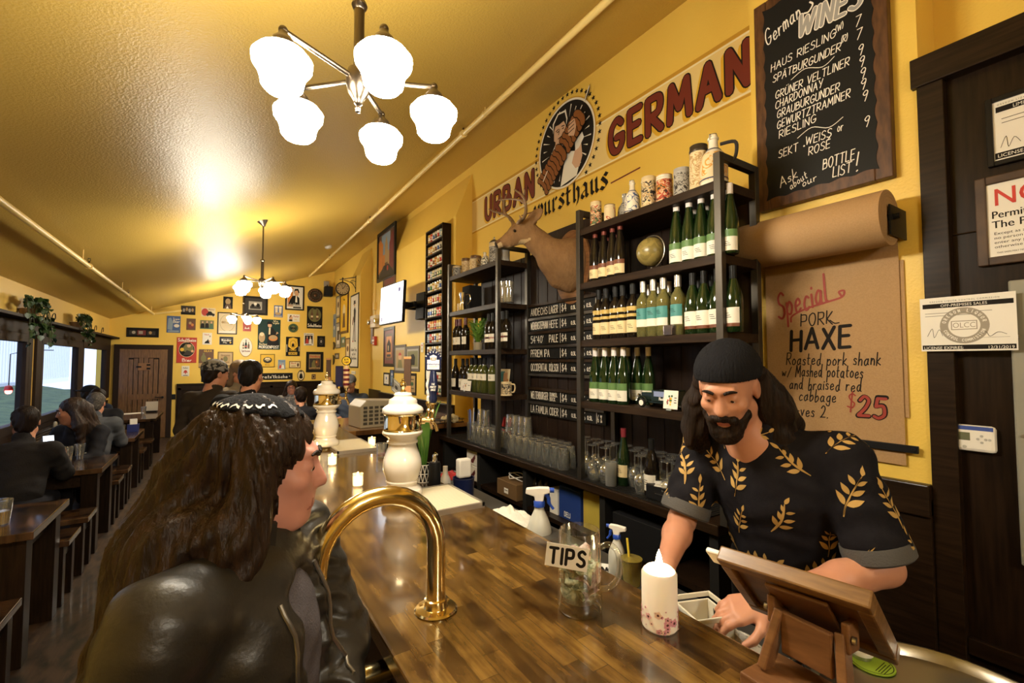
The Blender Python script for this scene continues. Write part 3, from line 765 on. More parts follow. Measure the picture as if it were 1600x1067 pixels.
# --- draft towers
def tower(base, name_l, handles, rz):
 t = thing('beer_tower', name_l, 'beer tower', base, rz=rz, group='white ceramic beer towers')
 m = MB(); m.lathe([(0, 0), (.078, 0), (.08, .006), (.072, .012), (.066, .02), (0, .02)], 36); m.build('brass_base', BRASS, t)
 m = MB(); m.lathe([(0, .02), (.084, .02), (.090, .028), (.091, .042), (.086, .054), (.074, .062), (.068, .07), (.0665, .08), (.072, .084), (.073, .09),
      (.070, .095), (.078, .115), (.085, .14), (.087, .16), (.084, .185), (.076, .21), (.066, .235), (.062, .248), (.062, .256), (.069, .26), (.070, .268),
      (.064, .273), (.068, .283), (.080, .292), (.089, .30), (.091, .308), (.088, .315), (0, .315)], 48)
 m.build('ceramic_column', CERAM, t)
 m = MB(); m.lathe([(.0, .315), (.086, .315), (.088, .320), (.084, .326), (.084, .386), (.088, .391), (.086, .396), (0, .396)], 48); m.build('chrome_band', [mat('band_gold_chrome', (.85, .72, .48), .07, metal=1)], t)
 m = MB(); m.lathe([(0, .396), (.090, .396), (.093, .404), (.091, .415), (.082, .424), (.068, .432), (.064, .440), (.065, .448), (.060, .458), (.046, .464), (.040, .470), (.041, .478), (.036, .486), (.015, .49), (0, .49)], 48)
 m.build('ceramic_cap', CERAM, t)
 m = MB(); m.lathe([(0, .488), (.014, .488), (.014, .494), (.006, .50), (.007, .506), (.014, .515), (.016, .524), (.013, .534), (.006, .538), (.008, .543), (.006, .55), (0, .551)], 20); m.build('finial', BRASS, t)
 for k, (ang, kind) in enumerate(handles):
  d = Vector((math.cos(ang), math.sin(ang), 0)); s_ = Vector((-d.y, d.x, 0))
  b = d * .084 + Vector((0, 0, .355)); e = d * .135 + Vector((0, 0, .355))
  m = MB(); m.cyl(b, d * .10 + Vector((0, 0, .355)), .017, 16); m.cyl(b, e, .009, 12); m.ball(e, .0145)
  m.tube([e, e + d * .014 - Vector((0, 0, .02)), e + d * .022 - Vector((0, 0, .05))], [.009, .0085, .008], 12)
  m.cyl(e, e + Vector((0, 0, .03)), .008, 12)
  f_ = m.build('faucet', mat('faucet_brass', (.78, .60, .32), .2, metal=1), t)
  e = e + Vector((0, 0, .03)) + d * .002
  tl = Matrix.Translation(e) @ Matrix.Rotation(math.radians(64), 4, 'Z')
  m = MB(); m.T = tl
  m.lathe([(0, 0), (.010, 0), (.012, .012), (.007, .02), (.010, .03), (.016, .045), (.012, .055), (0, .055)], 16)
  m.build('ferrule', BRASS, t)
  m = MB(); m.T = tl
  if kind == 'white':
   m.lathe([(.009, .045), (.013, .06), (.013, .075), (.009, .08), (.014, .09), (.014, .10), (.011, .11), (.016, .125), (.016, .14), (.012, .15), (.013, .165)], 18)
   m.box((0, 0, .215), (.02, .028, .11))
   m.build('tap_handle', mat('white_lacquer', (.82, .79, .72), .3), t, bev=.002)
  elif kind == 'navy':
   m.lathe([(.010, .045), (.018, .06), (.020, .075), (.017, .09), (.022, .11), (.024, .13), (.019, .16), (.014, .20)], 20)
   m.T = tl @ Matrix(((0, 0, 1, 0), (1, 0, 0, 0), (0, 1, 0, 0), (0, 0, 0, 1)))
   pl = [(-.030, .20), (.030, .20), (.036, .215), (.036, .25)] + [(.040 * math.cos(PI * j / 10), .255 + .04 * math.sin(PI * j / 10)) for j in range(11)] + [(-.036, .25), (-.036, .215)]
   m.prism(pl, -.009, .009)
   o = m.build('tap_handle', mat('navy_lacquer', (.012, .017, .05), .22, coat=.4), t, bev=.002)
   m = MB(); m.T = tl @ Matrix(((0, 0, -1, 0), (-1, 0, 0, 0), (0, 1, 0, 0), (0, 0, 0, 1)))
   m.rect(-.028, .207, .028, .252, .0096, 0); m.poly([(-.014, .252), (.014, .252), (.016, .268), (0, .276), (-.016, .268)], .0097, 0)
   m.rect(-.012, .250, .012, .262, .0099, 2); m.rect(-.008, .253, .008, .259, .0101, 0)
   m.write('Weihenstephan', 0, .228, .010, .0012, .0100, 3, 'c', .1, gap=.12)
   m.rect(-.02, .219, .02, .2205, .01, 1)
   for j, c in enumerate('BAVARIA'):
    an = PI * (.86 - .72 * j / 6); m.write(c, .034 * math.cos(an), .255 + .03 * math.sin(an), .007, .0012, .0099, 0, 'c', 0, an - PI / 2)
   m.T = tl @ Matrix(((0, 0, -1, 0), (-1, 0, 0, 0), (0, 1, 0, 0), (0, 0, 0, 1)))
   for j, q in enumerate(('THE', 'FINEST', 'SINCE')): m.write(q, 0, .135 - .013 * j, .008, .0014, .026 if j < 2 else .0255, 0, 'c', .15)
   m.build('badge', [WHITE, INK, BRASS, mat('badge_blue', (.05, .10, .32), .5)], t)
  elif kind == 'paddle':
   m.box((0, 0, .155), (.016, .034, .21)); m.build('tap_handle', mat('charred_wood_handle', (.07, .035, .018), .5), t, bev=.003)
   for zq, hq in ((.262, .012), (.09, .07)):
    m = MB(); m.T = tl; m.box((0, 0, zq), (.018, .036, hq)); m.build('copper_band', mat('copper_leather', (.42, .20, .07), .4), t, bev=.001)
  elif kind == 'barrel':
   m.lathe([(.012, .045), (.018, .055), (.021, .10), (.022, .15), (.020, .19), (.014, .20), (.010, .215), (0, .215)], 20)
   o = m.build('tap_handle', mat('cream_lacquer', (.72, .50, .26), .3), t)
   m = MB(); m.T = tl
   for z in (.065, .10, .135, .17): m.lathe([(.0212, z), (.0228, z + .002), (.0232, z + .016), (.0215, z + .018)], 20, cap=False)
   m.build('stripes', mat('maroon_lacquer', (.14, .012, .025), .3), t)
   m = MB(); m.T = tl @ Matrix(((0, 0, -1, 0), (-1, 0, 0, 0), (0, 1, 0, 0), (0, 0, 0, 1)))
   A = Matrix(((1, 0, 0), (0, 1, 0), (0, 0, 1)))
   m.lathe([(0, -.008), (.034, -.008), (.036, 0), (.034, .008), (0, .008)], 24, (0, .248, 0), m=0)
   m.disc(0, .248, .029, .029, .0085, m=1); m.write('ELYSIAN'[:4], 0, .252, .012, .003, .0088, 2, 'c'); m.write('Lager', 0, .236, .013, .003, .0089, 3, 'c', .2)
   m.build('badge', [BLACK, mat('badge_yellow', (.85, .58, .03), .4), INK, REDP], t)
  else:
   m.box((0, 0, .13), (.018, .055, .16)); m.build('tap_handle', mat('deep_blue_lacquer', (.015, .015, .06), .3), t, bev=.004)
 return t
b1 = onZ(628, 781, ZB); b2 = onZ(509, 700, ZB)
tower((b1.x, b1.y, ZB), 'white ceramic beer tower nearest on the bar, with white and navy tap handles',
  [(math.radians(-18), 'navy'), (math.radians(8), 'white'), (math.radians(62), 'paddle')], 0)
tower((b2.x, b2.y, ZB), 'white ceramic beer tower further along the bar, with a striped tap handle',
  [(math.radians(0), 'barrel'), (math.radians(40), 'slab'), (math.radians(75), 'paddle')], 0)
def tray(lab, pn, pf, x1):
 a = onZ(*pn, ZB + .02); b = onZ(*pf, ZB + .02)
 y0, y1 = a.y, b.y
 t = thing('drip_tray', lab, 'drip tray', (a.x, y0, ZB), group='drip trays')
 w_, l_ = x1 - a.x, y1 - y0
 m = MB(); m.bx(0, w_, 0, l_, 0, .006)
 for q in ((0, w_, 0, .012), (0, w_, l_ - .012, l_), (0, .012, 0, l_), (w_ - .012, w_, 0, l_)): m.bx(*q, .006, .022)
 m.build('pan', mat('tray_aluminium', (.55, .5, .42), .35, metal=.7), t)
 m = MB()
 n = int(l_ / .011)
 for k in range(n): m.bx(.012, w_ - .012, .013 + k * (l_ - .026) / n, .013 + k * (l_ - .026) / n + .0075, .012, .0205)
 m.build('grate', mat('cream_plastic_grate', (.80, .72, .52), .4), t)
tray('cream drip tray behind the nearest beer tower', (664, 803), (692, 757), .985)
tray('cream drip tray behind the far beer tower', (527, 706), (548, 686), .965)
# --- tea lights along the bar
WAXG = mat('glowing_wax', (1, .86, .60), .5, emit=3.2, ecol=(1, .66, .30))
FLAME = mat('flame', (1, .8, .4), .5, emit=60, ecol=(1, .62, .25))
def tealight():
 t = thing('tealight_candle', 'x', 'candle', group='tea lights along the bar')
 m = MB(); m.lathe([(0, 0), (.026, 0), (.0275, .004), (.028, .065), (.0265, .065), (.0255, .008), (0, .006)], 20); m.build('glass_cup', GLASS, t)
 m = MB(); m.lathe([(0, .0085), (.0245, .0085), (.025, .046), (0, .044)], 18); m.build('wax', WAXG, t)
 m = MB(); m.lathe([(0, .046), (.004, .05), (.005, .056), (.003, .066), (0, .074)], 10); m.build('flame', FLAME, t)
 return t
tl0 = tealight()
for i, (u, v, lab) in enumerate([(559, 760, 'lit tea light in clear glass left of the nearest beer tower'), (519, 727, 'lit tea light in clear glass, nearer of the pair left of the far tower'),
         (495, 708, 'lit tea light in clear glass at the foot of the far beer tower'), (476, 684, 'lit tea light near the far end of the bar, nearer of two'),
         (467, 669, 'lit tea light at the far end of the bar, farthest of all'), (581, 697, 'lit tea light on the bar right of the far drip tray')]):
 p = onZ(u, v, ZB)
 if i == 0: tl0.location = p; tl0['label'] = lab
 else: dup(tl0, p, label=lab)
p = onZ(596, 714, ZB)
t = thing('tumbler', 'small clear tumbler with red dregs beside the nearest beer tower', 'glass', p)
m = MB(); m.lathe([(0, 0), (.033, 0), (.036, .09), (.034, .09), (.0305, .008), (0, .008)], 22); m.build('glass', GLASS, t)
m = MB(); m.lathe([(0, .009), (.030, .009), (.0308, .022), (0, .022)], 18); m.build('dregs', mat('berry_red', (.25, .02, .02), .4), t)
p = onZ(503, 666, ZB)
t = thing('menu_folder', 'dark red menu folder lying on the far end of the bar', 'menu', p, rz=.3)
m = MB(); m.bx(-.14, .14, -.1, .1, 0, .012); m.build('cover', mat('oxblood_cover', (.16, .02, .018), .4), t, bev=.003)
m = MB(); m.bx(-.12, .12, -.08, .08, .012, .0135); m.build('sheet', CREAM, t)
# --- tips mug
p = onZ(906, 951, ZB)
t = thing('glass_mug', 'big clear glass beer mug stuffed with banknotes, holding the TIPS sign', 'beer mug', p)
m = MB()
n = 48; prof = [(0, 0), (.052, 0), (.056, .006), (.0565, .02), (.0555, .04), (.0545, .125), (.053, .15), (.0515, .195), (.0505, .20), (.0485, .20), (.0475, .19), (.0475, .05), (.044, .028), (0, .022)]
P = []; Fc = []
for j, (r, z) in enumerate(prof):
 for i in range(n):
  a = 2 * PI * i / n
  q = r
  if 3 < j < 6 or j == 3: q = r * (1 - .035 * abs(math.sin(4 * a)) * (1 if j in (4, 5) else .3))
  P.append((q * math.cos(a), q * math.sin(a), z))
for j in range(len(prof) - 1):
 for i in range(n):
  i2 = (i + 1) % n; Fc.append((j * n + i, j * n + i2, (j + 1) * n + i2, (j + 1) * n + i))
m.add(P, Fc, True); m.build('mug_body', MUGG, t, sharp=60)
da = math.radians(-35); d = Vector((math.cos(da), math.sin(da), 0))
m = MB()
m.tube(catmull([tuple(d * r + Vector((0, 0, z))) for r, z in ((.053, .155), (.075, .162), (.096, .145), (.102, .11), (.095, .075), (.075, .055), (.053, .05))], 5), .0075, 14)
m.build('mug_handle', MUGG, t)
NOTE = mat('banknote_green', (.58, .60, .42), .7, noise=(60, (.20, .24, .14), .42, .6)); NOTE2 = mat('banknote_pink', (.78, .62, .54), .7, noise=(60, (.40, .24, .22), .42, .6))
for k in range(13):
 g = random.Random(k); m = MB(); nx, ny = 9, 6; P = []; Q = []
 for i in range(nx):
  for j in range(ny):
   x = (i / (nx - 1) - .5) * .085; y = (j / (ny - 1) - .5) * .05
   P.append((x, y + .004 * math.sin(i * 1.3 + k), .009 * math.sin(i * 1.1 + j * .6 + k * 2) + .006 * math.cos(j * 1.7 + k)))
 for i in range(nx - 1):
  for j in range(ny - 1): Q.append((i * ny + j, (i + 1) * ny + j, (i + 1) * ny + j + 1, i * ny + j + 1))
 P = [(math.sin(x / .032) * .032, y, z + (1 - math.cos(x / .032)) * .032 - .02) for x, y, z in P]
 m.add(P, Q, True)
 o = m.build('banknote', NOTE2 if k in (2, 5, 9, 12) else NOTE)
 sol = o.modifiers.new('s', 'SOLIDIFY'); sol.thickness = .0006
 an = k * 2.4
 o.location = (p.x + .018 * math.cos(an), p.y + .018 * math.sin(an), ZB + .052 + .0075 * k)
 o.rotation_euler = (g.uniform(-1.1, 1.1), g.uniform(-.7, .7), an)
 tag(o, 'crumpled pinkish banknote inside the tips mug' if k in (2, 5, 9, 12) else 'crumpled green banknote inside the tips mug', 'banknote', 'banknotes in the tips mug')
cc = [onX(u, v, p.x - .052) for u, v in ((856, 837), (922, 847), (921, 884), (857, 871))]
ctr = Vector((p.x, p.y, 0)) + Vector((-.042, -.045, 0)).normalized() * .0575
n_ = Vector((-.62, -.78, 0)).normalized(); rx = Vector((0, 0, 1)).cross(n_)
R = Matrix((rx, (0, 0, 1), n_)).transposed()
t = thing('tips_sign', 'white paper sign reading TIPS stuck on the glass mug', 'sign', (ctr.x - .028 * rx.x, ctr.y - .028 * rx.y, ZB + .152), R @ Matrix.Rotation(-.1, 3, 'Z'))
m = MB(); m.prism([(-.053, -.026), (.050, -.03), (.052, .026), (-.052, .030)], 0, .0008); m.build('paper', WHITE, t)
m = MB(); m.write('TIPS', 0, -.018, .036, .0075, .0011, 0, 'c', .0, gap=.3, sx=1.0); m.build('lettering', INK, t)
# --- big printed candle
p = onZ(1031, 978, ZB)
t = thing('pillar_candle', 'large lit white pillar candle with pink flower print on the bar', 'candle', p)
m = MB(); m.lathe([(0, 0), (.038, 0), (.041, .004), (.041, .125), (.037, .131), (.03, .127), (.0, .122)], 36)
m.build('wax_body', mat('lit_white_wax', (.74, .66, .54), .4, emit=.06, ecol=(1, .74, .46), sss=.3), t)
m = MB(); m.lathe([(0, .1235), (.033, .1275), (.030, .137), (.015, .1345), (0, .1335)], 30); m.build('melt_pool', mat('molten_wax', (1, .9, .7), .2, emit=3, ecol=(1, .78, .5)), t)
m = MB(); m.lathe([(0, .134), (.006, .14), (.008, .15), (.005, .166), (0, .18)], 14); m.build('flame', FLAME, t)
m = MB()
g = random.Random(4)
for k in range(110):
 an = g.uniform(0, 2 * PI); z = g.uniform(.008, .055) * g.uniform(.5, 1.05); r = g.choice((.002, .003, .006, .009)) * g.uniform(.7, 1.1)
 r = min(r, z - .002); cl = g.choice((0, 0, 1, 2, 2))
 for q, rr, mm in ((0, r, cl), (1, r * .35, 3)):
  ring = []
  for j in range(10):
   ph = 2 * PI * j / 10; s_ = rr * (1 + .18 * math.cos(5 * ph))
   da_ = an + s_ * math.cos(ph) / .0413; ring.append(((.0413 + .0002 * q + .00002 * k) * math.cos(da_), (.0413 + .0002 * q + .00002 * k) * math.sin(da_), z + s_ * math.sin(ph)))
  m.add(ring, [tuple(range(10))], False, mm)
m.build('flower_print', [mat('print_pink', (.80, .45, .46), .6), mat('print_peach', (.85, .60, .48), .6), mat('print_rose', (.72, .32, .40), .6), mat('print_brown', (.12, .04, .04), .6)], t)
# --- spray bottles
def spray(lab, loc, rz, sc, text=None):
 t = thing('spray_bottle', lab, 'spray bottle', loc, rz=rz, group='spray bottles'); t.scale = (sc,) * 3
 m = MB(); m.lathe([(0, 0), (.042, 0), (.045, .005), (.045, .105), (.043, .125), (.033, .155), (.019, .185), (.016, .195), (.016, .205), (0, .205)], 28)
 m.build('bottle', mat('milky_plastic', (.70, .69, .60), .35, trans=.25), t)
 m = MB(); m.lathe([(.0, .198), (.020, .198), (.021, .215), (.018, .22), (0, .22)], 20); m.build('collar', BLUE, t)
 m = MB(); m.prism([(-.05, .245), (-.048, .262), (.0, .268), (.035, .268), (.04, .262), (.04, .25), (.02, .244), (.016, .218), (-.014, .218), (-.018, .236)], -.013, .013)
 m.T = None
 m.v = [(x, z, y) for x, y, z in m.v]; m.f = [f[::-1] for f in m.f]
 m.build('trigger_head', WHITEP, t, bev=.003)
 m = MB(); m.tube(catmull([(.022, 0, .245), (.034, 0, .23), (.036, 0, .212), (.052, 0, .19)], 4), [.007] * 9 + [.005] * 4, 10); m.cyl((.038, 0, .258), (.055, 0, .258), .009); m.build('trigger', BLUE, t)
 m = MB()
 for k in range(9): m.bx(-.006 - .010 * (k % 2), .006, -.0465, -.0455, .02 + .009 * k, .0212 + .009 * k)
 m.bx(.010, .012, -.0465, -.0455, .02, .095)
 if text: m.T = Matrix.Rotation(PI / 2, 4, 'X'); m.write(text, 0, .045, .02, .003, .047, 0, 'c')
 m.build('scale_marks', INK, t)
 return t
p = onZ(842, 862, .885)
q_ = onX(842, 780, 1.10)
spray('large milky spray bottle with white and blue trigger behind the bar', (1.13, yAt(842, 1.13), .88), math.radians(-40), 1.12)
spray('small spray bottle with handwriting, lower behind the bar near the mug', (1.30, yAt(961, 1.30), .88), math.radians(-60) + PI, .72, 'WATER')
t = thing('straw_cup', 'yellowish plastic cup with a straw behind the bar', 'cup', (1.30, yAt(986, 1.31), .88))
m = MB(); m.lathe([(0, 0), (.03, 0), (.038, .09), (.036, .09), (.028, .004), (0, .004)], 20); m.build('cup', mat('amber_plastic', (.6, .45, .08), .2, trans=.7), t)
m = MB(); m.lathe([(.039, .09), (.04, .094), (.0, .098)], 20); m.build('lid', mat('amber_plastic', (.6, .45, .08)), t)
m = MB(); m.cyl((0, 0, .01), (.0, .02, .16), .004, 8); m.build('straw', mat('yellow_straw', (.8, .6, .05), .5), t)
def cloth(lab, loc, size, mats, seed, h=.05, stripes=False):
 g = np.random.RandomState(seed); n = 26; P = []; Q = []
 for i in range(n):
  for j in range(n):
   u, v = i / (n - 1) - .5, j / (n - 1) - .5
   z = h * max(0, 1 - 3.2 * (u * u + v * v)) * (.7 + .3 * math.sin(u * 17 + seed) * math.cos(v * 14 + seed)) + .008 * math.sin(u * 31 + v * 9) * max(0, 1 - 3 * (u * u + v * v)) + .004
   P.append((u * size[0] + .01 * math.sin(v * 9), v * size[1] + .012 * math.sin(u * 11), z))
 for i in range(n - 1):
  for j in range(n - 1): Q.append((i * n + j, (i + 1) * n + j, (i + 1) * n + j + 1, i * n + j + 1))
 m = MB(); m.add(P, Q, True)
 if stripes: m.m = [1 if (q // (n - 1)) in (2, 3) else 2 if (q // (n - 1)) in (5,) else 0 for q in range(len(Q))]
 o = m.build('towel', mats, loc=loc); s_ = o.modifiers.new('s', 'SOLIDIFY'); s_.thickness = .004; s_.offset = 1
 return tag(o, lab, 'towel')
TOW = mat('white_terry', (.74, .70, .60), .9, bump=(260, .8, .004))
cloth('white terry towel heaped behind the bar beside the spray bottle', (1.09, yAt(792, 1.07), 1.0), (.16, .22), TOW, 3, .06).rotation_euler.z = .3
m = MB(); m.bx(1.0, 1.2, yAt(792, 1.07) - .25, yAt(792, 1.07) + .25, .88, .998); tag(m.build('ice_bin', mat('worn_steel', (.25, .24, .22)), bev=.005), 'steel ice bin under the white towel', 'bin')
p = onZ(1218, 1030, .93)
cloth('striped white towel lying behind the bar beside the tablet stand', (1.24, .77, .883), (.16, .20), [TOW, mat('stripe_blue', (.05, .10, .25), .9), mat('stripe_orange', (.55, .25, .05), .9)], 5, .045, True)
p = onZ(955, 884, .90)
t = thing('paper_note', 'white paper note with big marker letters on the steel counter', 'paper note', (p.x, p.y, .8805), rz=-.9)
m = MB(); m.bx(-.075, .075, -.055, .055, 0, .0012); m.build('sheet', WHITE, t)
m = MB(); m.write('NOT', 0, -.02, .04, .008, .0016, 0, 'c'); m.build('lettering', INK, t)
t = thing('plastic_tub', 'cream plastic tub with handwriting behind the candle', 'tub', (1.20, yAt(1092, 1.20), .88), rz=-.35)
m = MB()
for s_, z0, z1, q in ((.058, .0, .10, 0), (.07, .10, .115, 0)):
 for a, b, c, d in ((-s_, s_, -s_, -s_ + .006), (-s_, s_, s_ - .006, s_), (-s_, -s_ + .006, -s_, s_), (s_ - .006, s_, -s_, s_)): m.bx(a, b, c, d, z0, z1)
m.bx(-.058, .058, -.058, .058, 0, .005); m.build('tub_body', mat('cream_plastic', (.70, .66, .54), .4), t, bev=.003)
m = MB(); m.T = Matrix(((0, -1, 0, -.0585 + .117 - .007), (1, 0, 0, 0), (0, 0, 1, 0), (0, 0, 0, 1))) @ Matrix.Rotation(PI / 2, 4, 'X')
m.T = Matrix.Translation((.051, 0, 0)) @ Matrix(((0, 0, -1, 0), (-1, 0, 0, 0), (0, 1, 0, 0), (0, 0, 0, 1)))
m.write('WASH', 0, .07, .016, .003, .001, 0, 'c'); m.write('ME', 0, .045, .016, .003, .001, 0, 'c'); m.build('handwriting', INK, t)
# --- things behind the nearest tower
t = thing('geometric_vase', 'white lattice vase with broad green leaves behind the beer tower', 'vase plant', onZ(662, 752, ZB))
m = MB(); m.lathe([(0, 0), (.034, 0), (.036, .09), (.034, .09), (.032, .004), (0, .004)], 20); m.build('pot', BLACK, t)
m = MB()
for k in range(12):
 a = 2 * PI * k / 12
 for s_ in (1, -1): m.tube([(.0385 * math.cos(a + s_ * q * .5), .0385 * math.sin(a + s_ * q * .5), .002 + .088 * q) for q in (0, .33, .66, 1)], .0022, 6)
for z in (.003, .045, .09): m.tube([(.0385 * math.cos(2 * PI * k / 24), .0385 * math.sin(2 * PI * k / 24), z) for k in range(25)], .0022, 6)
m.build('lattice', WHITEP, t)
LEAF = mat('broad_green_leaf', (.10, .24, .03), .35, noise=(9, (.06, .15, .02), .35, .65))
g = random.Random(2)
for k in range(9):
 a = k * 2.3; L = g.uniform(.20, .36); ln = g.uniform(.06, .2)
 m = MB(); P = []; Q = []
 for i in range(9):
  q = i / 8; wd = .022 * math.sin(PI * min(1, q * .92 + .08)) ** .8
  c = Vector((math.cos(a), math.sin(a), 0)) * (.008 + ln * q * q * .45); z = .06 + L * q
  s_ = Vector((-math.sin(a), math.cos(a), 0))
  for e in (-1, 0, 1): P.append(c + s_ * wd * e + Vector((0, 0, z + .006 * abs(e))))
 for i in range(8):
  for e in range(2): Q.append((i * 3 + e, i * 3 + e + 1, i * 3 + e + 4, i * 3 + e + 3))
 m.add(P, Q, True); m.build('leaf', LEAF, t)
t = thing('black_bottle', 'slim black bottle with a chrome pump cap behind the beer tower', 'bottle', onZ(679, 756, ZB))
m = MB(); m.lathe([(0, 0), (.03, 0), (.031, .005), (.031, .10), (.027, .112), (0, .114)], 22); m.build('body', BLACK, t)
m = MB(); m.lathe([(0, .112), (.012, .112), (.013, .14), (.010, .15), (0, .152)], 16); m.tube([(0, 0, .148), (0, -.005, .158), (0, -.03, .155)], .005, 8); m.build('pump_cap', CHROME, t)
t = thing('white_bottle', 'small white squeeze bottle behind the drip tray', 'bottle', (1.12, yAt(697, 1.12), .88))
m = MB(); m.lathe([(0, 0), (.035, 0), (.036, .10), (.030, .14), (.016, .17), (.014, .19), (.014, .215), (0, .217)], 20); m.build('body', WHITEP, t)
t = thing('blue_bucket', 'navy bucket holding a folded white cloth behind the drip tray', 'bucket', (1.12, yAt(725, 1.12), .88))
m = MB(); m.lathe([(0, 0), (.05, 0), (.058, .195), (.06, .20), (.055, .20), (.048, .004), (0, .004)], 26); m.build('pail', mat('navy_plastic', (.012, .018, .07), .3), t)
m = MB(); m.box((0, 0, .25), (.075, .045, .10)); o = m.build('folded_cloth', WHITE, loc=(1.12, yAt(725, 1.12), .88), bev=.01)
tag(o, 'folded white cloth standing in the navy bucket', 'cloth')
t = thing('grey_bin', 'translucent grey bin holding a red cloth behind the drip tray', 'bin', (1.24, yAt(703, 1.24), .88))
m = MB()
for a, b, c, d in ((-.09, .09, -.12, -.113), (-.09, .09, .113, .12), (-.09, -.083, -.12, .12), (.083, .09, -.12, .12)): m.bx(a, b, c, d, 0, .10)
m.bx(-.09, .09, -.12, .12, 0, .005); m.build('bin_body', mat('grey_clear_plastic', (.35, .35, .33), .3, trans=.4), t)
cloth('crumpled red cloth in the grey bin', (1.24, yAt(703, 1.24), .97), (.13, .17), mat('red_cloth', (.35, .02, .02), .8), 8, .03)
# --- tablet stand
e = Vector((.957, .335, 1.285)); e2 = Vector((.915, .600, 1.285))
ax = (e2 - e); Wt = ax.length; ax.normalize()                     # along the top edge, away from the camera
dn = Vector((.72, .02, -.69)).normalized(); nn = ax.cross(dn).normalized()   # down the face; nn = out of the back
if nn.x > 0: nn = -nn
Rm = Matrix((-ax, -dn, nn)).transposed()
t = thing('tablet_stand', 'wooden tablet stand seen from behind at the near end of the bar', 'tablet stand', e2, Rm)
Ht = .225
m = MB()   # local x: toward camera along the top edge, y: up the face (0 = top), z: out of the back
m.bx(0, Wt, -.028, 0, -.022, .012); m.bx(0, Wt, -Ht, -Ht + .028, -.022, .012)
m.bx(0, .026, -Ht + .028, -.028, -.022, .012); m.bx(Wt - .026, Wt, -Ht + .028, -.028, -.022, .012)
m.build('frame', mat('oiled_walnut', (.22, .115, .038), .35, noise=(5, (.13, .062, .02), .35, .65), stretch=(2, 14, 14), coat=.2), t, bev=.004)
m = MB(); m.bx(.02, Wt - .02, -Ht + .02, -.02, -.004, .002); m.build('back_panel', mat('light_walnut', (.17, .08, .028), .4, noise=(4, (.11, .05, .018)), stretch=(2, 10, 10)), t)
m = MB(); m.bx(.01, Wt - .01, -Ht + .01, -.01, -.020, -.012); m.build('tablet_screen', mat('dark_screen', (.01, .01, .012), .1), t)
m = MB(); m.bx(-.03, .004, -.055, -.005, -.012, .0); m.build('card_reader', WHITEP, t, bev=.004)
m = MB(); m.bx(.09, .20, -.16, -.03, .012, .020); m.build('hinge_plate', WAL, t, bev=.003)
ob = []
ctr = e2 - ax * (Wt * .56) + dn * .085 + nn * .03
Ri = Rm.transposed()
for k, s_ in enumerate((-1, 1)):
 top = ctr - ax * (s_ * .05) * -1
 bot = Vector((top.x - .035 + .0, top.y + s_ * .018, ZB + .022))
 m = MB(); v_ = (bot - top); L = v_.length
 xa_ = v_.normalized(); ya_ = ax - xa_ * ax.dot(xa_); ya_.normalize(); za_ = xa_.cross(ya_)
 Rl = Matrix((ya_, za_, xa_)).transposed()
 P0 = MB().box((0, 0, L / 2), (.016, .045, L)).v
 m.add([Ri @ (Rl @ Vector(q) + top - e2) for q in P0], [(0, 1, 3, 2), (4, 6, 7, 5), (0, 4, 5, 1), (2, 3, 7, 6), (0, 2, 6, 4), (1, 5, 7, 3)])
 m.build('leg', WAL, t, bev=.003)
 m = MB(); q0 = top - e2
 for z in (0,): m.add([Ri @ (Vector(q) + q0 - ax * s_ * -.012) for q in MB().box((0, 0, .0), (.04, .014, .055)).v], [(0, 1, 3, 2), (4, 6, 7, 5), (0, 4, 5, 1), (2, 3, 7, 6), (0, 2, 6, 4), (1, 5, 7, 3)])
 o = m.build('bracket', WAL, t, bev=.004)
 c = Ri @ (q0 + Vector((-.012, 0, 0)) - ax * (-s_) * .02); c2 = Ri @ (q0 + Vector((-.012, 0, 0)) - ax * (-s_) * .026)
 m = MB(); m.cyl(c, c2, .007, 14); m.build('screw', STEEL, o)
m = MB()
mid = Vector((ctr.x - .018, ctr.y, (ctr.z + ZB) / 2 + .03))
m.add([Ri @ (Vector(q) + mid - e2) for q in MB().box((0, 0, 0), (.014, .09, .08)).v], [(0, 1, 3, 2), (4, 6, 7, 5), (0, 4, 5, 1), (2, 3, 7, 6), (0, 2, 6, 4), (1, 5, 7, 3)])
m.build('cross_board', WAL, t, bev=.003)
m = MB()
bs = Vector((ctr.x - .035, ctr.y, ZB + .011))
m.add([Ri @ (Vector(q) + bs - e2) for q in MB().box((0, 0, 0), (.13, .17, .022)).v], [(0, 1, 3, 2), (4, 6, 7, 5), (0, 4, 5, 1), (2, 3, 7, 6), (0, 2, 6, 4), (1, 5, 7, 3)])
m.build('base_board', WAL, t, bev=.004)
# --- round steel tray with the green label and a pump jar
p = onZ(1330, 1062, .90)
t = thing('round_steel_tub', 'round stainless steel tub with a rolled rim behind the bar', 'tub', (1.44, .365, 0))
m = MB(); m.lathe([(0, .0), (.24, .0), (.26, .86), (.275, .868), (.285, .88), (.28, .893), (.268, .896), (.258, .888), (.25, .872), (0, .868)], 48); m.build('tub_body', mat('tub_steel', (.42, .40, .36), .3, metal=1), t)
p = onZ(1362, 1037, .872)
m = MB(); m.lathe([(0, 0), (.052, 0), (.052, .003), (0, .003)], 36)
m.lathe([(.046, .0032), (.047, .0036), (.048, .0032)], 36, m=1, cap=False)
for k in range(4): m.bx(-.03, .03 - .01 * (k % 2), -.02 - .006 * k, -.0185 - .006 * k, .003, .0036, 1)
t = thing('green_coaster', 'round lime green coaster with fine print on the steel tub', 'coaster', (p.x, p.y, .872)); o = m.build('disc', [mat('lime_card', (.30, .45, .03), .6), INK], t)
t = thing('lidded_jar', 'small steel jar with a white lid on the lime green coaster', 'jar', (p.x + .005, p.y + .025, .8755))
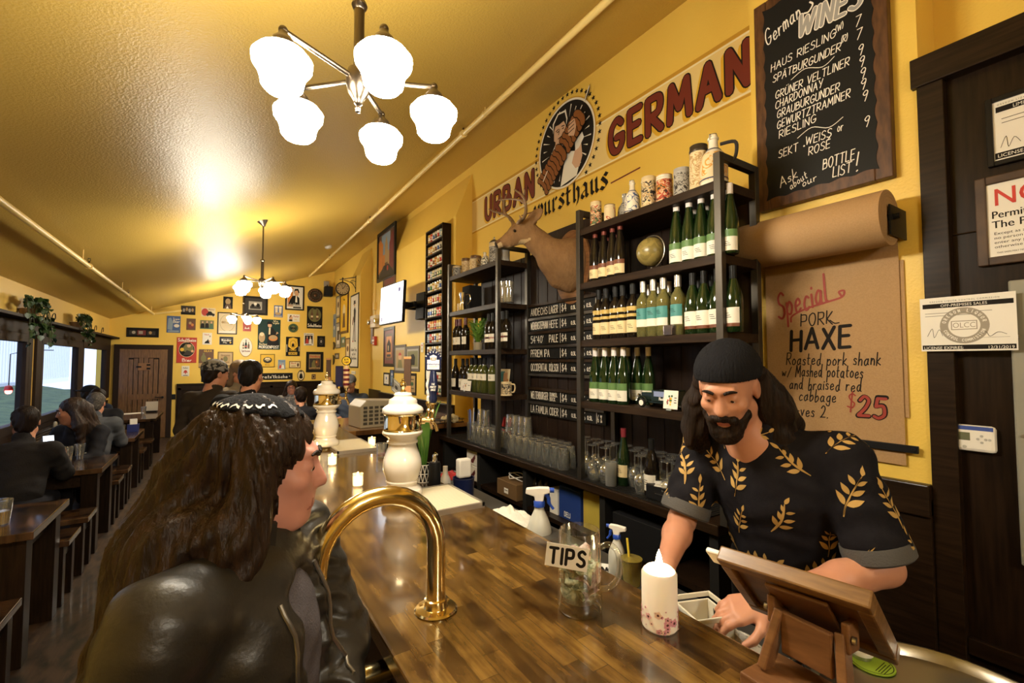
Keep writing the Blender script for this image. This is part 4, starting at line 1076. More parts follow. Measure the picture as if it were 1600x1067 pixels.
m = MB(); m.lathe([(0, 0), (.022, 0), (.022, .012), (0, .012)], 24); m.build('body', STEEL, t)
m = MB(); m.lathe([(0, .012), (.027, .012), (.027, .02), (.025, .022), (0, .022)], 24); m.build('lid', WHITEP, t)
# === back bar
XS0, XS1 = 1.88, 2.17            # front posts / rear posts
ZK = .975
t = thing('back_counter', 'dark wooden back counter with open shelves under the racks', 'back counter', (0, 0, 0))
m = MB(); m.bx(1.87, 2.36, 1.22, 4.23, ZK - .05, ZK); m.build('countertop', DARKH, t, bev=.006)
m = MB()
m.bx(2.32, 2.36, 1.24, 4.2, .02, ZK - .05)
for y in (1.24, 1.95, 2.75, 3.45, 4.16): m.bx(1.90, 2.32, y, y + .045, .02, ZK - .05)
m.bx(1.90, 2.32, 1.24, 4.2, .02, .08); m.build('cabinet_body', BLKM, t)
m = MB(); m.bx(1.91, 2.32, 1.24, 4.2, .62, .65); m.build('shelf', DARK, t)
m = MB()
m.bx(1.89, 2.15, 1.3, 4.1, 0, .006)
y = 1.31
while y < 4.09: m.bx(1.895, 2.145, y, y + .008, .006, .008); y += .02
tag(m.build('rubber_bar_mat', RUBBER, loc=(0, 0, ZK)), 'long black ribbed rubber mat on the back counter', 'mat')
m = MB(); m.bx(2.215, 2.25, 1.32, 4.0, ZK, 2.60)
y = 1.40
while y < 3.9: m.bx(2.211, 2.215, y, y + .004, ZK, 2.60); y += .125
m.bx(2.19, 2.25, 2.25, 3.08, 2.60, 2.72)
o = struct(m.build('wall_right_panel', mat('stained_plywood', (.026, .015, .010), .45, noise=(4, (.014, .008, .006), .3, .7), stretch=(12, 12, 1), coat=.04)))
m = MB(); m.bx(2.25, 2.6, 1.33, 1.36, ZK, 2.6); m.bx(2.25, 2.6, 3.9, 3.93, ZK, 2.6); m.bx(2.36, 2.6, 1.33, 4.2, 0, ZK - .01); struct(m.build('trim_8', DARK))
def rack(lab, y0, y1, zs, ztop):
 t = thing('shelf_rack', lab, 'shelf rack', (0, 0, 0), group='steel and wood shelf racks')
 for x in (XS0, XS1):
  for y in (y0, y1):
   m = MB(); m.bx(x, x + .034, y - .017, y + .017, ZK, ztop); m.build('post', STEELD, t, bev=.002)
 for y in (y0, y1):
  m = MB(); m.bx(XS0 + .034, XS1, y - .017, y + .017, ztop - .034, ztop); m.build('top_bar', STEELD, t, bev=.002)
 for z in zs:
  m = MB(); m.bx(XS0 + .006, XS1 + .03, y0 - .014, y1 + .014, z - .042, z); m.build('shelf', BOARD, t, bev=.003)
  m = MB(); m.bx(XS0 + .036, XS0 + .05, y0 + .017, y1 - .017, z - .06, z - .042)
 return t
ZR = [2.525, 2.185, 1.83, 1.455]
ZL = [2.525, 2.175, 1.80, 1.425]
rack('right shelf rack of dark steel posts and wooden shelves, with steins on top', 1.20, 2.15, ZR, 2.65)
rack('left shelf rack of dark steel posts and wooden shelves, beside the can rack', 3.14, 4.06, ZL, 2.65)
# --- bottles
GREEN = mat('dark_green_glass', (.010, .030, .008), .06, coat=.3, spec=.7)
GREENL = mat('green_glass', (.008, .024, .006), .05, coat=.3, trans=.15, spec=.5)
BROWNB = mat('black_brown_glass', (.010, .007, .005), .06, coat=.3)
CLEARW = mat('white_wine_glass', (.80, .74, .26), .03, trans=.85)
LABW = mat('bottle_label_white', (.78, .74, .64), .6); LABC = mat('bottle_label_cream', (.72, .58, .32), .6)
LABG = mat('bottle_label_green', (.10, .20, .06), .5); LABB = mat('bottle_label_brown', (.16, .05, .02), .5); LABT = mat('bottle_label_teal', (.06, .26, .25), .5)
LABR = mat('bottle_label_red', (.35, .03, .03), .5)
PR = {'hock': [(0, 0), (.034, 0), (.037, .006), (.037, .13), (.035, .165), (.026, .215), (.017, .26), (.0145, .29), (.0145, .325), (0, .325)],
  'bord': [(0, 0), (.034, 0), (.0375, .006), (.0375, .185), (.034, .205), (.020, .225), (.0145, .24), (.0145, .295), (.016, .297), (.016, .305), (0, .305)],
  'burg': [(0, 0), (.036, 0), (.040, .006), (.040, .14), (.037, .17), (.026, .21), (.016, .24), (.0148, .26), (.0148, .30), (0, .30)]}
def arc(m, r, z0, z1, a0, a1, mi, n=12):
 P = []; Q = []
 for i in range(n + 1):
  a = a0 + (a1 - a0) * i / n
  for z in (z0, z1): P.append((r * math.cos(a), r * math.sin(a), z))
 for i in range(n): Q.append((i * 2, i * 2 + 2, i * 2 + 3, i * 2 + 1))
 return m.add(P, Q, True, mi)
def bottle(kind, glass, cap, caplen, bands, marks=True):
 """bands: (z0,z1,material) of the label, facing the guests"""
 t = thing('wine_bottle', 'x', 'bottle')
 pr = PR[kind]
 m = MB(); m.lathe(pr, 20); m.build('bottle_glass', glass, t)
 H = pr[-1][1]; r = pr[-2][0]
 m = MB(); m.lathe([(r + .0006, H - caplen), (r + .0012, H - caplen), (r + .0014, H + .001), (0, H + .0015)], 16, cap=False); m.build('capsule', cap, t)
 R0 = max(p[0] for p in pr)
 m = MB(); mats = []
 for z0, z1, mm in bands:
  mats.append(mm); arc(m, R0 + .0006, z0, z1, PI - 1.25, PI + 1.25, len(mats) - 1)
 mats.append(INK)
 z0, z1, _ = max(bands, key=lambda b: b[1] - b[0])
 for k in range(3 if marks else 0):
  arc(m, R0 + .0011, z0 + (z1 - z0) * (.62 - .13 * k), z0 + (z1 - z0) * (.655 - .13 * k), PI - .55 + .1 * k, PI + .15 + .12 * k, len(mats) - 1, 4)
 m.build('label', mats, t)
 return t
ORD = 'first second third fourth fifth sixth seventh eighth ninth tenth eleventh twelfth thirteenth fourteenth'.split()
def place(proto, us, x, z, desc, group, row, extra=None):
 """a row of bottles standing on the line x, met by the photo's columns us"""
 out = []
 for i, u in enumerate(us):
  y = yAt(u, x)
  lab = '%s, %s from left, %s row' % (desc, ORD[i], row)
  if i == 0 and proto.get('label') == 'x':
   o = proto; o.location = (x, y, z); o['label'] = lab; o['group'] = group
  else:
   o = dup(proto, (x, y, z), label=lab, group=group)
  o.rotation_euler.z = rnd.uniform(-.15, .35)
  out.append(o)
 return out
XF, XK = 1.945, 2.06
CAPW = mat('white_capsule', (.80, .74, .72), .4); CAPB = mat('black_capsule', (.012, .012, .012), .35); CAPR = mat('copper_red_capsule', (.20, .045, .03), .35, metal=.3)
CAPS = mat('silver_capsule', (.55, .52, .48), .3, metal=.8); CAPM = mat('maroon_capsule', (.10, .012, .016), .35)
b = bottle('hock', BROWNB, CAPR, .085, [(.02, .075, LABC), (.075, .10, LABB)])
place(b, (931.5, 945.5, 959, 971), XF, ZR[1], 'dark wine bottle with copper capsule left of the globe', 'copper capsule wine bottles', 'front')
place(b, (951, 965), XK, ZR[1], 'dark wine bottle with copper capsule left of the globe', 'copper capsule wine bottles', 'back')
b = bottle('hock', GREENL, CAPW, .07, [(.012, .075, LABW), (.075, .108, LABG)])
place(b, (1060.5, 1080.5, 1100, 1121, 1145), XF, ZR[1], 'green bottle with pale capsule right of the globe', 'green bottles beside the globe', 'front')
place(b, (1088, 1107, 1127), XK, ZR[1], 'green bottle with pale capsule right of the globe', 'green bottles beside the globe', 'back')
b = bottle('bord', BROWNB, CAPB, .06, [(.03, .10, LABC), (.118, .135, mat('gold_print', (.55, .38, .10), .4)), (.15, .175, mat('gold_print', (.55, .38, .10)))])
place(b, (936.5, 948.5, 963, 974.5, 990.5), XF, ZR[2], 'black wine bottle with cream label, third shelf', 'black bottles with gold print', 'front')
place(b, (955, 980), XK, ZR[2], 'black wine bottle with cream label, third shelf', 'black bottles with gold print', 'back')
b = bottle('bord', CLEARW, CAPS, .06, [(.055, .095, LABW), (.095, .155, LABT)])
place(b, (1006.5, 1022.5, 1038.5, 1061), XF, ZR[2], 'clear wine bottle with teal label, third shelf', 'teal label wine bottles', 'front')
place(b, (1015, 1031, 1047), XK, ZR[2], 'clear wine bottle with teal label, third shelf', 'teal label wine bottles', 'back')
b = bottle('burg', GREENL, CAPB, .06, [(.04, .11, LABW), (.025, .04, LABB)])
place(b, (1084.5, 1102.5, 1123.5, 1148), XF, ZR[2], 'green bottle with black capsule, third shelf', 'green bottles by the right post', 'front')
place(b, (1094, 1113), XK, ZR[2], 'green bottle with black capsule, third shelf', 'green bottles by the right post', 'back')
b = bottle('hock', GREENL, CAPW, .07, [(.02, .08, LABW), (.08, .12, LABG)])
place(b, (930, 945, 959.5, 974), XF, ZR[3], 'green white-capped bottle left of the model car', 'green bottles on the lowest shelf', 'front')
place(b, (937.5, 951.5, 966, 981, 996, 1013), XK, ZR[3], 'green white-capped bottle left of the model car', 'green bottles on the lowest shelf', 'back')
b = bottle('bord', BROWNB, CAPM, .065, [(.06, .13, LABW)])
place(b, (713, 718.5, 727.5), XF, ZL[2], 'dark wine bottle with white label left of the fern', 'bottles left of the fern', 'front')
b = bottle('bord', BROWNB, CAPB, .065, [(.06, .13, LABW), (.09, .105, LABR)])
place(b, (764, 770.5, 786, 791.5), XF, ZL[2], 'dark red-labelled wine bottle right of the fern', 'bottles right of the fern', 'front')
b = bottle('burg', BROWNB, CAPB, .06, [(.03, .11, LABW)])
place(b, (712, 723.5, 730), XF + .02, ZL[3], 'dark sloping bottle behind the grape card', 'sloping bottles on the left rack', 'front')
b = bottle('bord', mat('olive_glass', (.05, .06, .012), .06, coat=.3), CAPB, .06, [(.11, .165, LABW)])
place(b, (737, 743.5, 751, 757.5, 769.5), XF + .02, ZL[3], 'olive bottle left of the lattice mug', 'olive bottles on the left rack', 'front')
place(b, (741, 747.5, 754), XK, ZL[3], 'olive bottle left of the lattice mug', 'olive bottles on the left rack', 'back')
b = bottle('hock', GREENL, mat('red_capsule', (.20, .02, .03), .35), .06, [(.05, .12, LABC)])
a = onZ(972, 757, ZK + .008); place(b, (973,), 2.0, ZK + .008, 'open green bottle with red capsule standing on the back counter', 'bottles on the back counter', 'back counter')
b['label'] = 'green wine bottle with red capsule standing on the back counter'
b = bottle('burg', BROWNB, CAPB, .06, [(.03, .115, LABW)])
place(b, (1016,), 1.97, ZK + .008, 'x', 'bottles on the back counter', 'c'); b['label'] = 'dark wine bottle with black capsule and white label standing on the back counter'
# --- glassware on the mat
t = thing('pint_glass', 'clear pint glass upside down on the black mat of the back counter', 'glass', group='pint glasses on the back counter')
m = MB(); m.lathe([(0, .142), (.029, .142), (.031, .14), (.043, .002), (.0425, 0), (.040, .002), (.0285, .128), (0, .130)], 20); m.build('glass', GLASS, t)
first = True
for r_, (x, ua, ub, n) in enumerate(((1.95, 742, 893, 15), (2.03, 748, 897, 16), (2.11, 746, 898, 17))):
 y0, y1 = yAt(ua, x), yAt(ub, x)
 for i in range(n):
  y = y0 + (y1 - y0) * (i + .5 * (r_ % 2)) / n
  if abs(y - 3.14) < .06 and x < 2.0: continue
  if abs(y - 2.15) < .06: continue
  if first: t.location = (x, y, ZK + .008); first = False
  else: dup(t, (x, y, ZK + .008), rnd.uniform(0, 3))
t2 = None
for i, u in enumerate((752, 760, 797, 806, 815, 824)):        # glasses on top of others
 x = 2.03
 dup(t, (x + .0, yAt(u, x), ZK + .15), rnd.uniform(0, 3), label='clear pint glass stacked on other glasses at the far end of the mat', group='stacked pint glasses')
t = thing('wine_glass', 'clear stemmed wine glass upside down on the black mat of the back counter', 'wine glass', group='wine glasses on the back counter')
m = MB(); m.lathe([(.030, 0), (.038, .03), (.041, .06), (.036, .09), (.02, .108), (.005, .113), (.004, .19), (.010, .197), (.034, .203), (.034, .206), (0, .207)] [::1] + [], 20, cap=False)
m.lathe([(0, .110), (.018, .1065), (.034, .089), (.039, .06), (.036, .03), (.0285, 0), (.030, 0)], 20, cap=False); m.build('glass', GLASS, t)
first = True
for r_, (x, us) in enumerate(((1.95, (925, 945, 1000, 1040, 1058)), (2.03, (917, 934, 952, 990, 1008, 1029, 1047, 1066)), (2.11, (914, 930, 946, 962, 979, 996, 1013, 1031, 1049)))):
 for u in us:
  if first: t.location = (x, yAt(u, x), ZK + .008); first = False
  else: dup(t, (x, yAt(u, x), ZK + .008), rnd.uniform(0, 3))
t = thing('goblet', 'short round goblet upside down at the front of the mat', 'glass', (1.93, yAt(928, 1.93), ZK + .008))
m = MB(); m.lathe([(.028, 0), (.040, .025), (.038, .05), (.016, .075), (.006, .08), (.006, .09), (.028, .10), (.028, .103), (0, .104)], 20, cap=False); m.lathe([(0, .078), (.015, .073), (.036, .05), (.038, .025), (.026, 0), (.028, 0)], 20, cap=False); m.build('glass', GLASS, t)
t = thing('tall_glass', 'tall straight frosted glass at the front of the mat beside the green bottle', 'glass', (1.93, yAt(953, 1.93), ZK + .008))
m = MB(); m.lathe([(0, 0), (.032, 0), (.033, .135), (.031, .135), (.030, .006), (0, .006)], 22); m.build('glass', mat('frosted_glass', (.8, .8, .76), .35, trans=.85), t)
t = thing('cash_box', 'black cash box with white receipts on the back counter', 'box', (1.98, yAt(1044, 1.98), ZK + .008))
m = MB(); m.bx(-.07, .1, -.1, .1, 0, .075); m.build('box', BLACK, t, bev=.006)
m = MB(); m.bx(-.071, -.07, -.04, .04, .035, .039); m.build('slot', STEEL, t)
t = thing('receipt_stack', 'white receipts lying on the black cash box', 'paper', (1.97, yAt(1044, 1.98), ZK + .083), rz=.4)
m = MB(); m.bx(-.05, .05, -.06, .06, 0, .006); m.box((.0, .02, .012), (.05, .1, .006), .5); m.build('paper', WHITE, t)
t = thing('straw_jar', 'clear jar of blue and white straws at the far end of the back counter', 'jar', (1.97, yAt(737, 1.97), ZK + .008))
m = MB(); m.lathe([(0, 0), (.04, 0), (.042, .16), (.04, .16), (.037, .006), (0, .006)], 20); m.build('jar', GLASS, t)
for k, c in enumerate(((.05, .12, .5), (.7, .68, .6), (.1, .1, .12), (.05, .12, .5), (.6, .58, .5))):
 m = MB(); a = k * 1.25; m.cyl((.012 * math.cos(a), .012 * math.sin(a), .01), (.03 * math.cos(a), .03 * math.sin(a), .25 + .01 * k), .0055, 8); m.build('straw', mat('straw_%d' % k, c, .5), t)
t = thing('folded_napkin', 'red pointed folded napkin behind the pint glasses', 'napkin', (2.14, yAt(793, 2.14), ZK + .16))
m = MB()
for k in range(5):
 a = k * 1.25; m.add([(0, 0, 0), (.05 * math.cos(a), .05 * math.sin(a), .0), (.05 * math.cos(a + .9), .05 * math.sin(a + .9), .0), (.035 * math.cos(a + .4), .035 * math.sin(a + .4), .085)], [(0, 1, 3), (0, 3, 2), (1, 2, 3), (0, 2, 1)])
m.build('napkin', mat('red_napkin', (.45, .02, .02), .7), t)
m = MB(); m.bx(2.10, 2.18, yAt(793, 2.14) - .05, yAt(793, 2.14) + .05, ZK, ZK + .16); tag(m.build('small_black_box', BLKM), 'black box under the red folded napkin', 'box')
p = onZ(721, 664, ZB)
t = thing('dried_hops', 'pale bunch of dried hops on the return counter', 'hops', (p.x, 4.33, ZB))
m = MB(); g = random.Random(3)
for k in range(26): m.ball((g.uniform(-.07, .07), g.uniform(-.05, .05), g.uniform(.02, .06)), g.uniform(.018, .03), 8)
m.build('bunch', mat('pale_hops', (.62, .52, .30), .9), t)
t = thing('cable_tray', 'long black wire tray on the return counter', 'tray', (1.95, 4.33, ZB))
m = MB()
for k in range(11): m.tube([(-.3 + k * .05, -.05, .0), (-.3 + k * .05, -.05, .03), (-.3 + k * .05, .05, .03)], .003, 6)
for y, z in ((-.05, .0), (-.05, .03), (.05, .03)): m.cyl((-.32, y, z + .003), (.22, y, z + .003), .004, 6)
m.build('wires', BLACK, t)
p = onZ(592, 667, ZB)
t = thing('office_machine', 'old beige box-shaped machine with rows of keys on the return counter', 'machine', (p.x, 4.55, ZB), rz=.1)
m = MB(); m.prism([(-.2, 0), (.22, 0), (.22, .24), (-.14, .26), (-.2, .20)], -.16, .16)
m.v = [(x, z, y) for x, y, z in m.v]; m.f = [f[::-1] for f in m.f]
m.build('casing', mat('beige_enamel', (.40, .34, .23), .45), t, bev=.008)
m = MB()
for r_ in range(5):
 for c in range(7): m.bx(-.17 + c * .055, -.135 + c * .055, -.168, -.16, .03 + r_ * .037, .054 + r_ * .037)
m.build('keys', mat('dark_key', (.07, .06, .04), .5), t)
# --- lower shelf things
def crate(lab, x, y, z, d, col, cat='box', name='carton'):
 m = MB(); m.bx(-d[0] / 2, d[0] / 2, -d[1] / 2, d[1] / 2, 0, d[2]); t = thing(name, lab, cat, (x, y, z)); m.build('body', col, t, bev=.004); return t
for k in range(2):
 t = crate('white wine carton with dark print on the lower shelf, %s' % ('lower of two' if k == 0 else 'upper of two'), 2.05, 3.62, .65 + .13 * k, (.26, .22, .125), WHITEP, name='wine_carton')
 m = MB(); m.T = Matrix(((0, 0, -1, -.131), (-1, 0, 0, 0), (0, 1, 0, 0), (0, 0, 0, 1))); m.poly([(-.06, .03), (.02, .02), (.06, .07), (.05, .10), (.0, .055)], .001); m.build('print', mat('maroon_print', (.12, .02, .02), .6), t)
t = crate('small brown wooden crate with cables on the lower shelf', 2.0, 3.02, .65, (.2, .28, .12), mat('crate_wood', (.16, .09, .035), .6), 'crate', 'wooden_crate')
m = MB(); m.T = Matrix(((0, 0, -1, -.101), (-1, 0, 0, 0), (0, 1, 0, 0), (0, 0, 0, 1))); m.rect(-.03, .03, .03, .07, .001, 0); m.rect(-.022, .05, .022, .055, .0015, 1); m.build('sticker', [WHITE, INK], t)
t = thing('white_cable', 'looped white cable lying on the small wooden crate', 'cable', (2.0, 3.02, .77))
m = MB(); m.tube([(.05 * math.cos(a * .5) , .09 * math.sin(a * .5), .006 + .035 * abs(math.sin(a * .35))) for a in range(26)], .004, 8); m.build('cable', WHITEP, t)
t = crate('blue folder standing on the lower shelf', 1.99, 2.35, .65, (.04, .22, .21), mat('blue_cover', (.02, .05, .22), .4), 'folder', 'blue_folder')
m = MB(); m.T = Matrix(((0, 0, -1, -.021), (-1, 0, 0, 0), (0, 1, 0, 0), (0, 0, 0, 1))); m.write('DELI', -.05, .02, .03, .005, .001); m.build('lettering', WHITE, t)
t = crate('yellow clipboard standing on the lower shelf', 1.98, 2.14, .65, (.012, .16, .23), mat('yellow_board', (.5, .38, .06), .5), 'clipboard', 'clipboard')
t = crate('white plastic bag on the lower shelf beside the folder', 2.02, 2.52, .65, (.1, .09, .17), WHITEP, 'bag', 'plastic_bag')
t = crate('black appliance on the lower shelf near the bartender', 2.03, 1.72, .65, (.26, .34, .2), BLACK, 'appliance', 'black_appliance')
for k in range(4):
 y = 2.62 + .07 * k
 t = thing('dark_bottle', 'dark bottle lying low on the lower shelf, %s from the blue folder' % ORD[k], 'bottle', (1.99, y, .65), group='dark bottles on the lower shelf')
 m = MB(); m.lathe([(r, z * .8) for r, z in PR['burg']], 16); m.build('glass', BROWNB, t)
# === lettering and pictures on the walls
PAL = {}
for k_, c_ in dict(k=(.012, .011, .010), w=(.78, .74, .64), c=(.72, .60, .36), r=(.46, .035, .02), g=(.035, .11, .045), b=(.06, .12, .30), y=(.75, .46, .03), o=(.60, .22, .04),
     n=(.12, .055, .025), t=(.42, .28, .12), s=(.62, .36, .20), d=(.05, .045, .04), l=(.38, .35, .29), v=(.16, .15, .05), m=(.17, .025, .025), e=(.06, .18, .17), i=(.012, .04, .035), u=(.24, .33, .42)).items():
 PAL[k_] = mat('print_colour_' + k_, c_, .45)
PKEY = list(PAL)
FRB = mat('black_picture_frame', (.014, .012, .010), .35); FRW = mat('brown_picture_frame', (.10, .045, .018), .4); FRG = mat('gilt_picture_frame', (.36, .22, .06), .4, metal=.4)
MATB = mat('picture_mat_grey', (.12, .11, .10), .8)
def poster(px, plane, lab, bg, shapes, frame=None, fw=.02, name='poster', cat='poster', depth=.012, matw=0, tilt=0, oval=False, group=None):
 u0, v0, u1, v1 = px
 if plane == 'B':
  a, b = onY(u0, (v0 + v1) / 2, YB), onY(u1, (v0 + v1) / 2, YB)
  zt_, zb_ = onY((u0 + u1) / 2, v0, YB).z, onY((u0 + u1) / 2, v1, YB).z
  W, H = b.x - a.x, zt_ - zb_; loc = (a.x + W / 2, YB, (zt_ + zb_) / 2); R = BW
 else:
  a, b = onX(u0, (v0 + v1) / 2, plane), onX(u1, (v0 + v1) / 2, plane)
  zt_, zb_ = onX((u0 + u1) / 2, v0, plane).z, onX((u0 + u1) / 2, v1, plane).z
  W, H = a.y - b.y, zt_ - zb_; loc = (plane, a.y - W / 2, (zt_ + zb_) / 2); R = RW
 if tilt: R = R @ Matrix.Rotation(tilt, 3, 'Z')
 t = thing(name, lab, cat, loc, R, group=group)
 w2, h2 = W / 2, H / 2
 ml = [PAL[k] for k in PKEY]
 m = MB()
 if frame is not None:
  f_ = min(fw, W * .12)
  fm = MB()
  if oval:
   for q in range(40):
    a0, a1 = 2 * PI * q / 40, 2 * PI * (q + 1) / 40
    P = [(w2 * s * math.cos(a), h2 * s * math.sin(a), z) for a in (a0, a1) for s in (1, 1 - f_ / w2) for z in (0, depth)]
    fm.add(P, [(1, 5, 7, 3), (0, 1, 3, 2)[::-1], (4, 5, 1, 0), (2, 3, 7, 6)])
  else:
   fm.bx(-w2, w2, h2 - f_, h2, 0, depth); fm.bx(-w2, w2, -h2, -h2 + f_, 0, depth); fm.bx(-w2, -w2 + f_, -h2 + f_, h2 - f_, 0, depth); fm.bx(w2 - f_, w2, -h2 + f_, h2 - f_, 0, depth)
  fm.build('picture_frame', frame, t, bev=0 if oval else .002)
  w2 -= f_ * .98; h2 -= f_ * .98
 zb = depth * .5 if frame is not None else depth
 bi = PKEY.index(bg)
 if oval:
  m.add([(w2 * math.cos(2 * PI * q / 40), h2 * math.sin(2 * PI * q / 40), z) for z in (0, zb) for q in range(40)], [tuple(range(40, 80))] + [(q, (q + 1) % 40, 40 + (q + 1) % 40, 40 + q) for q in range(40)], False, bi)
 else:
  m.bx(-w2, w2, -h2, h2, 0, zb, bi)
 z = zb + .0006
 if matw:
  m.cur = PKEY.index('l'); w2 -= matw; h2 -= matw; m.rect(-w2, -h2, w2, h2, z, PKEY.index(shapes[0])); shapes = shapes[1:]
 X = lambda x: (x - .5) * 2 * w2
 Y = lambda y: (y - .5) * 2 * h2
 for i, s in enumerate(shapes):
  z += .0003
  c = PKEY.index(s[-1])
  if s[0] == 'r': m.rect(X(s[1]), Y(s[2]), X(s[3]), Y(s[4]), z, c)
  elif s[0] == 'e': m.disc(X(s[1]), Y(s[2]), s[3] * 2 * w2, s[4] * 2 * h2, z, 24, c)
  elif s[0] == 'p': m.poly([(X(a), Y(b)) for a, b in s[1]], z, c)
  elif s[0] == 't':
   h = s[4] * 2 * h2; tw = sum(gwid(q, GLY) + .22 for q in s[1]) * h
   sx = min(1.35, (s[5] if len(s) > 6 else .88) * 2 * w2 / tw)
   m.write(s[1], X(s[2]), Y(s[3]), h, h * .17, z, c, 'c', sx=sx, gap=.22)
  elif s[0] == 'l': m.pen([(X(a), Y(b)) for a, b in s[1]], s[2] * 2 * w2, z, c)
 m.build('print', ml, t)
 return t
def bottle_shape(cx, y0, y1, w, c):
 h = y1 - y0
 return ('p', [(cx - w, y0), (cx + w, y0), (cx + w, y0 + .55 * h), (cx + w * .35, y0 + .72 * h), (cx + w * .35, y1), (cx - w * .35, y1), (cx - w * .35, y0 + .72 * h), (cx - w, y0 + .55 * h)], c)
def fig(cx, y0, h, w, body, head='s', hat=None):
 o = [('p', [(cx - w, y0), (cx + w, y0), (cx + w * .8, y0 + h * .55), (cx + w * .3, y0 + h * .68), (cx - w * .3, y0 + h * .68), (cx - w * .8, y0 + h * .55)], body), ('e', cx, y0 + h * .82, w * .38, h * .16, head)]
 if hat: o += [('p', [(cx - w * .5, y0 + h * .9), (cx + w * .5, y0 + h * .9), (cx + w * .3, y0 + h * 1.05), (cx - w * .3, y0 + h * 1.05)], hat)]
 return o
def c2(x0, y0, x1, y1): return (180 + x0 * .28125, 420 + y0 * .28125, 180 + x1 * .28125, 420 + y1 * .28125)
def back(x0, y0, x1, y1, lab, bg, sh, **k): return poster(c2(x0, y0, x1, y1), 'B', lab, bg, sh, **k)
back(62, 328, 243, 380, 'long dark framed picture strip above the wooden door', 'k', [('r', .05, .2, .3, .75, 'd'), ('r', .32, .15, .6, .8, 'm'), ('r', .36, .3, .5, .7, 'l'), ('r', .65, .2, .92, .7, 'd'), ('e', .2, .5, .06, .2, 'l'), ('e', .75, .5, .05, .2, 't')], frame=FRB)
back(287, 262, 363, 355, 'blue tin poster with pale figures, left above the red beer poster', 'b', [('p', [(.05, .2), (.4, .15), (.45, .6), (.3, .9), (.1, .85)], 'u'), ('t', 'Tropen', .68, .78, .1, .5, 'w'), ('t', 'Bier', .7, .6, .16, .5, 'w'), ('e', .72, .42, .2, .1, 'w'), ('r', .1, .04, .9, .14, 'u')])
back(366, 206, 446, 255, 'dark group photograph print, uppermost at left of the wall', 'd', [('e', .2, .5, .08, .2, 'l'), ('e', .4, .6, .08, .2, 't'), ('e', .6, .5, .09, .22, 'l'), ('e', .8, .55, .08, .2, 't'), ('r', .0, .0, 1, .25, 'k')])
back(478, 217, 557, 266, 'print of a red disc and a black vintage car', 'c', [('e', .26, .5, .24, .42, 'r'), ('p', [(.35, .15), (.95, .15), (.95, .35), (.8, .4), (.7, .6), (.5, .6), (.45, .4), (.35, .3)], 'k'), ('e', .45, .15, .06, .1, 'd'), ('e', .85, .15, .06, .1, 'd'), ('t', 'Motor', .72, .75, .14, .45, 'm')])
back(396, 276, 447, 340, 'small brown print with red figures below the group photograph', 'n', [('e', .5, .4, .35, .28, 'm'), ('e', .4, .6, .15, .12, 't'), ('e', .65, .45, .15, .12, 'o')])
back(472, 286, 548, 334, 'small green print of three men in black', 'v', fig(.18, .1, .8, .15, 'k') + fig(.5, .1, .85, .15, 'k') + fig(.82, .1, .8, .15, 'g') + [('r', 0, 0, 1, .1, 'g')])
back(567, 242, 678, 364, 'black framed cream print with a round line drawing behind the far lamp', 'c', [('e', .5, .52, .42, .42, 'd'), ('e', .5, .52, .41, .41, 'c'), ('e', .5, .8, .1, .05, 't'), ('e', .24, .55, .08, .06, 't'), ('e', .75, .5, .08, .06, 't'), ('t', 'Bier', .5, .5, .1, .4, 't'), ('r', .06, .02, .94, .12, 'w')], frame=FRB, fw=.025)
back(600, 155, 653, 222, 'small dark portrait of an old man, just left of the big lamp', 'k', [('e', .5, .6, .28, .25, 't'), ('p', [(.1, .0), (.9, .0), (.75, .4), (.3, .4)], 'n'), ('p', [(.3, .02), (.6, .02), (.45, .25)], 'w')])
back(708, 153, 848, 256, 'large black framed black-and-white photograph under the chandelier', 'd', ['l', ('r', .1, .1, .9, .45, 'd'), ('e', .3, .5, .12, .2, 'k'), ('e', .7, .55, .14, .22, 'k'), ('r', .4, .6, .6, .85, 'w')], frame=FRB, fw=.05, matw=.08)
back(945, 93, 1050, 230, 'black framed white poster with a dark-haired figure, top right of the wall', 'w', [('r', .05, .1, .38, .95, 'o'), ('e', .28, .83, .07, .09, 'c'), ('e', .14, .83, .07, .09, 'c'), ('p', [(.1, .2), (.8, .2), (.78, .5), (.6, .62), (.35, .58), (.2, .4)], 'k'), ('e', .6, .72, .14, .13, 's'), ('p', [(.42, .7), (.48, .9), (.7, .92), (.78, .75), (.72, .72), (.66, .84), (.5, .82)], 'k'), ('p', [(.52, .3), (.66, .3), (.62, .6), (.55, .6)], 'w'), ('t', 'Schultheiss', .45, .13, .12, .8, 'l'), ('r', .4, .03, .9, .1, 'd')], frame=FRB, fw=.035, depth=.02)
a = onY(180 + 1111 * .28125, 420 + 148 * .28125, YB)
t = thing('round_shield', 'round dark carved wall plate between the portrait poster and the speaker', 'plate', a, BW)
rr = abs(onY(180 + 1152 * .28125, 460, YB).x - a.x)
m = MB(); m.lathe([(0, .03), (rr * .25, .035), (rr * .3, .02), (rr * .55, .022), (rr * .6, .034), (rr * .65, .022), (rr * .88, .03), (rr, .025), (rr * 1.02, 0), (0, 0)][::-1], 40); m.build('plate', mat('dark_pewter', (.06, .045, .03), .4, metal=.5), t)
m = MB()
for k in range(16):
 an = 2 * PI * k / 16; m.ball((rr * .76 * math.cos(an), rr * .76 * math.sin(an), .03), (.022, .022, .008), 8)
m.ball((0, 0, .035), (.04, .04, .012), 10); m.build('relief', mat('dark_copper', (.14, .07, .035), .4, metal=.6), t)
a = onY(180 + 1175 * .28125, 420 + 132 * .28125, YB)
t = thing('loudspeaker', 'small black loudspeaker on a bracket in the far corner', 'loudspeaker', a, BW)
m = MB(); m.bx(-.10, .10, -.13, .13, .10, .30); m.build('cabinet', BLACK, t, bev=.012)
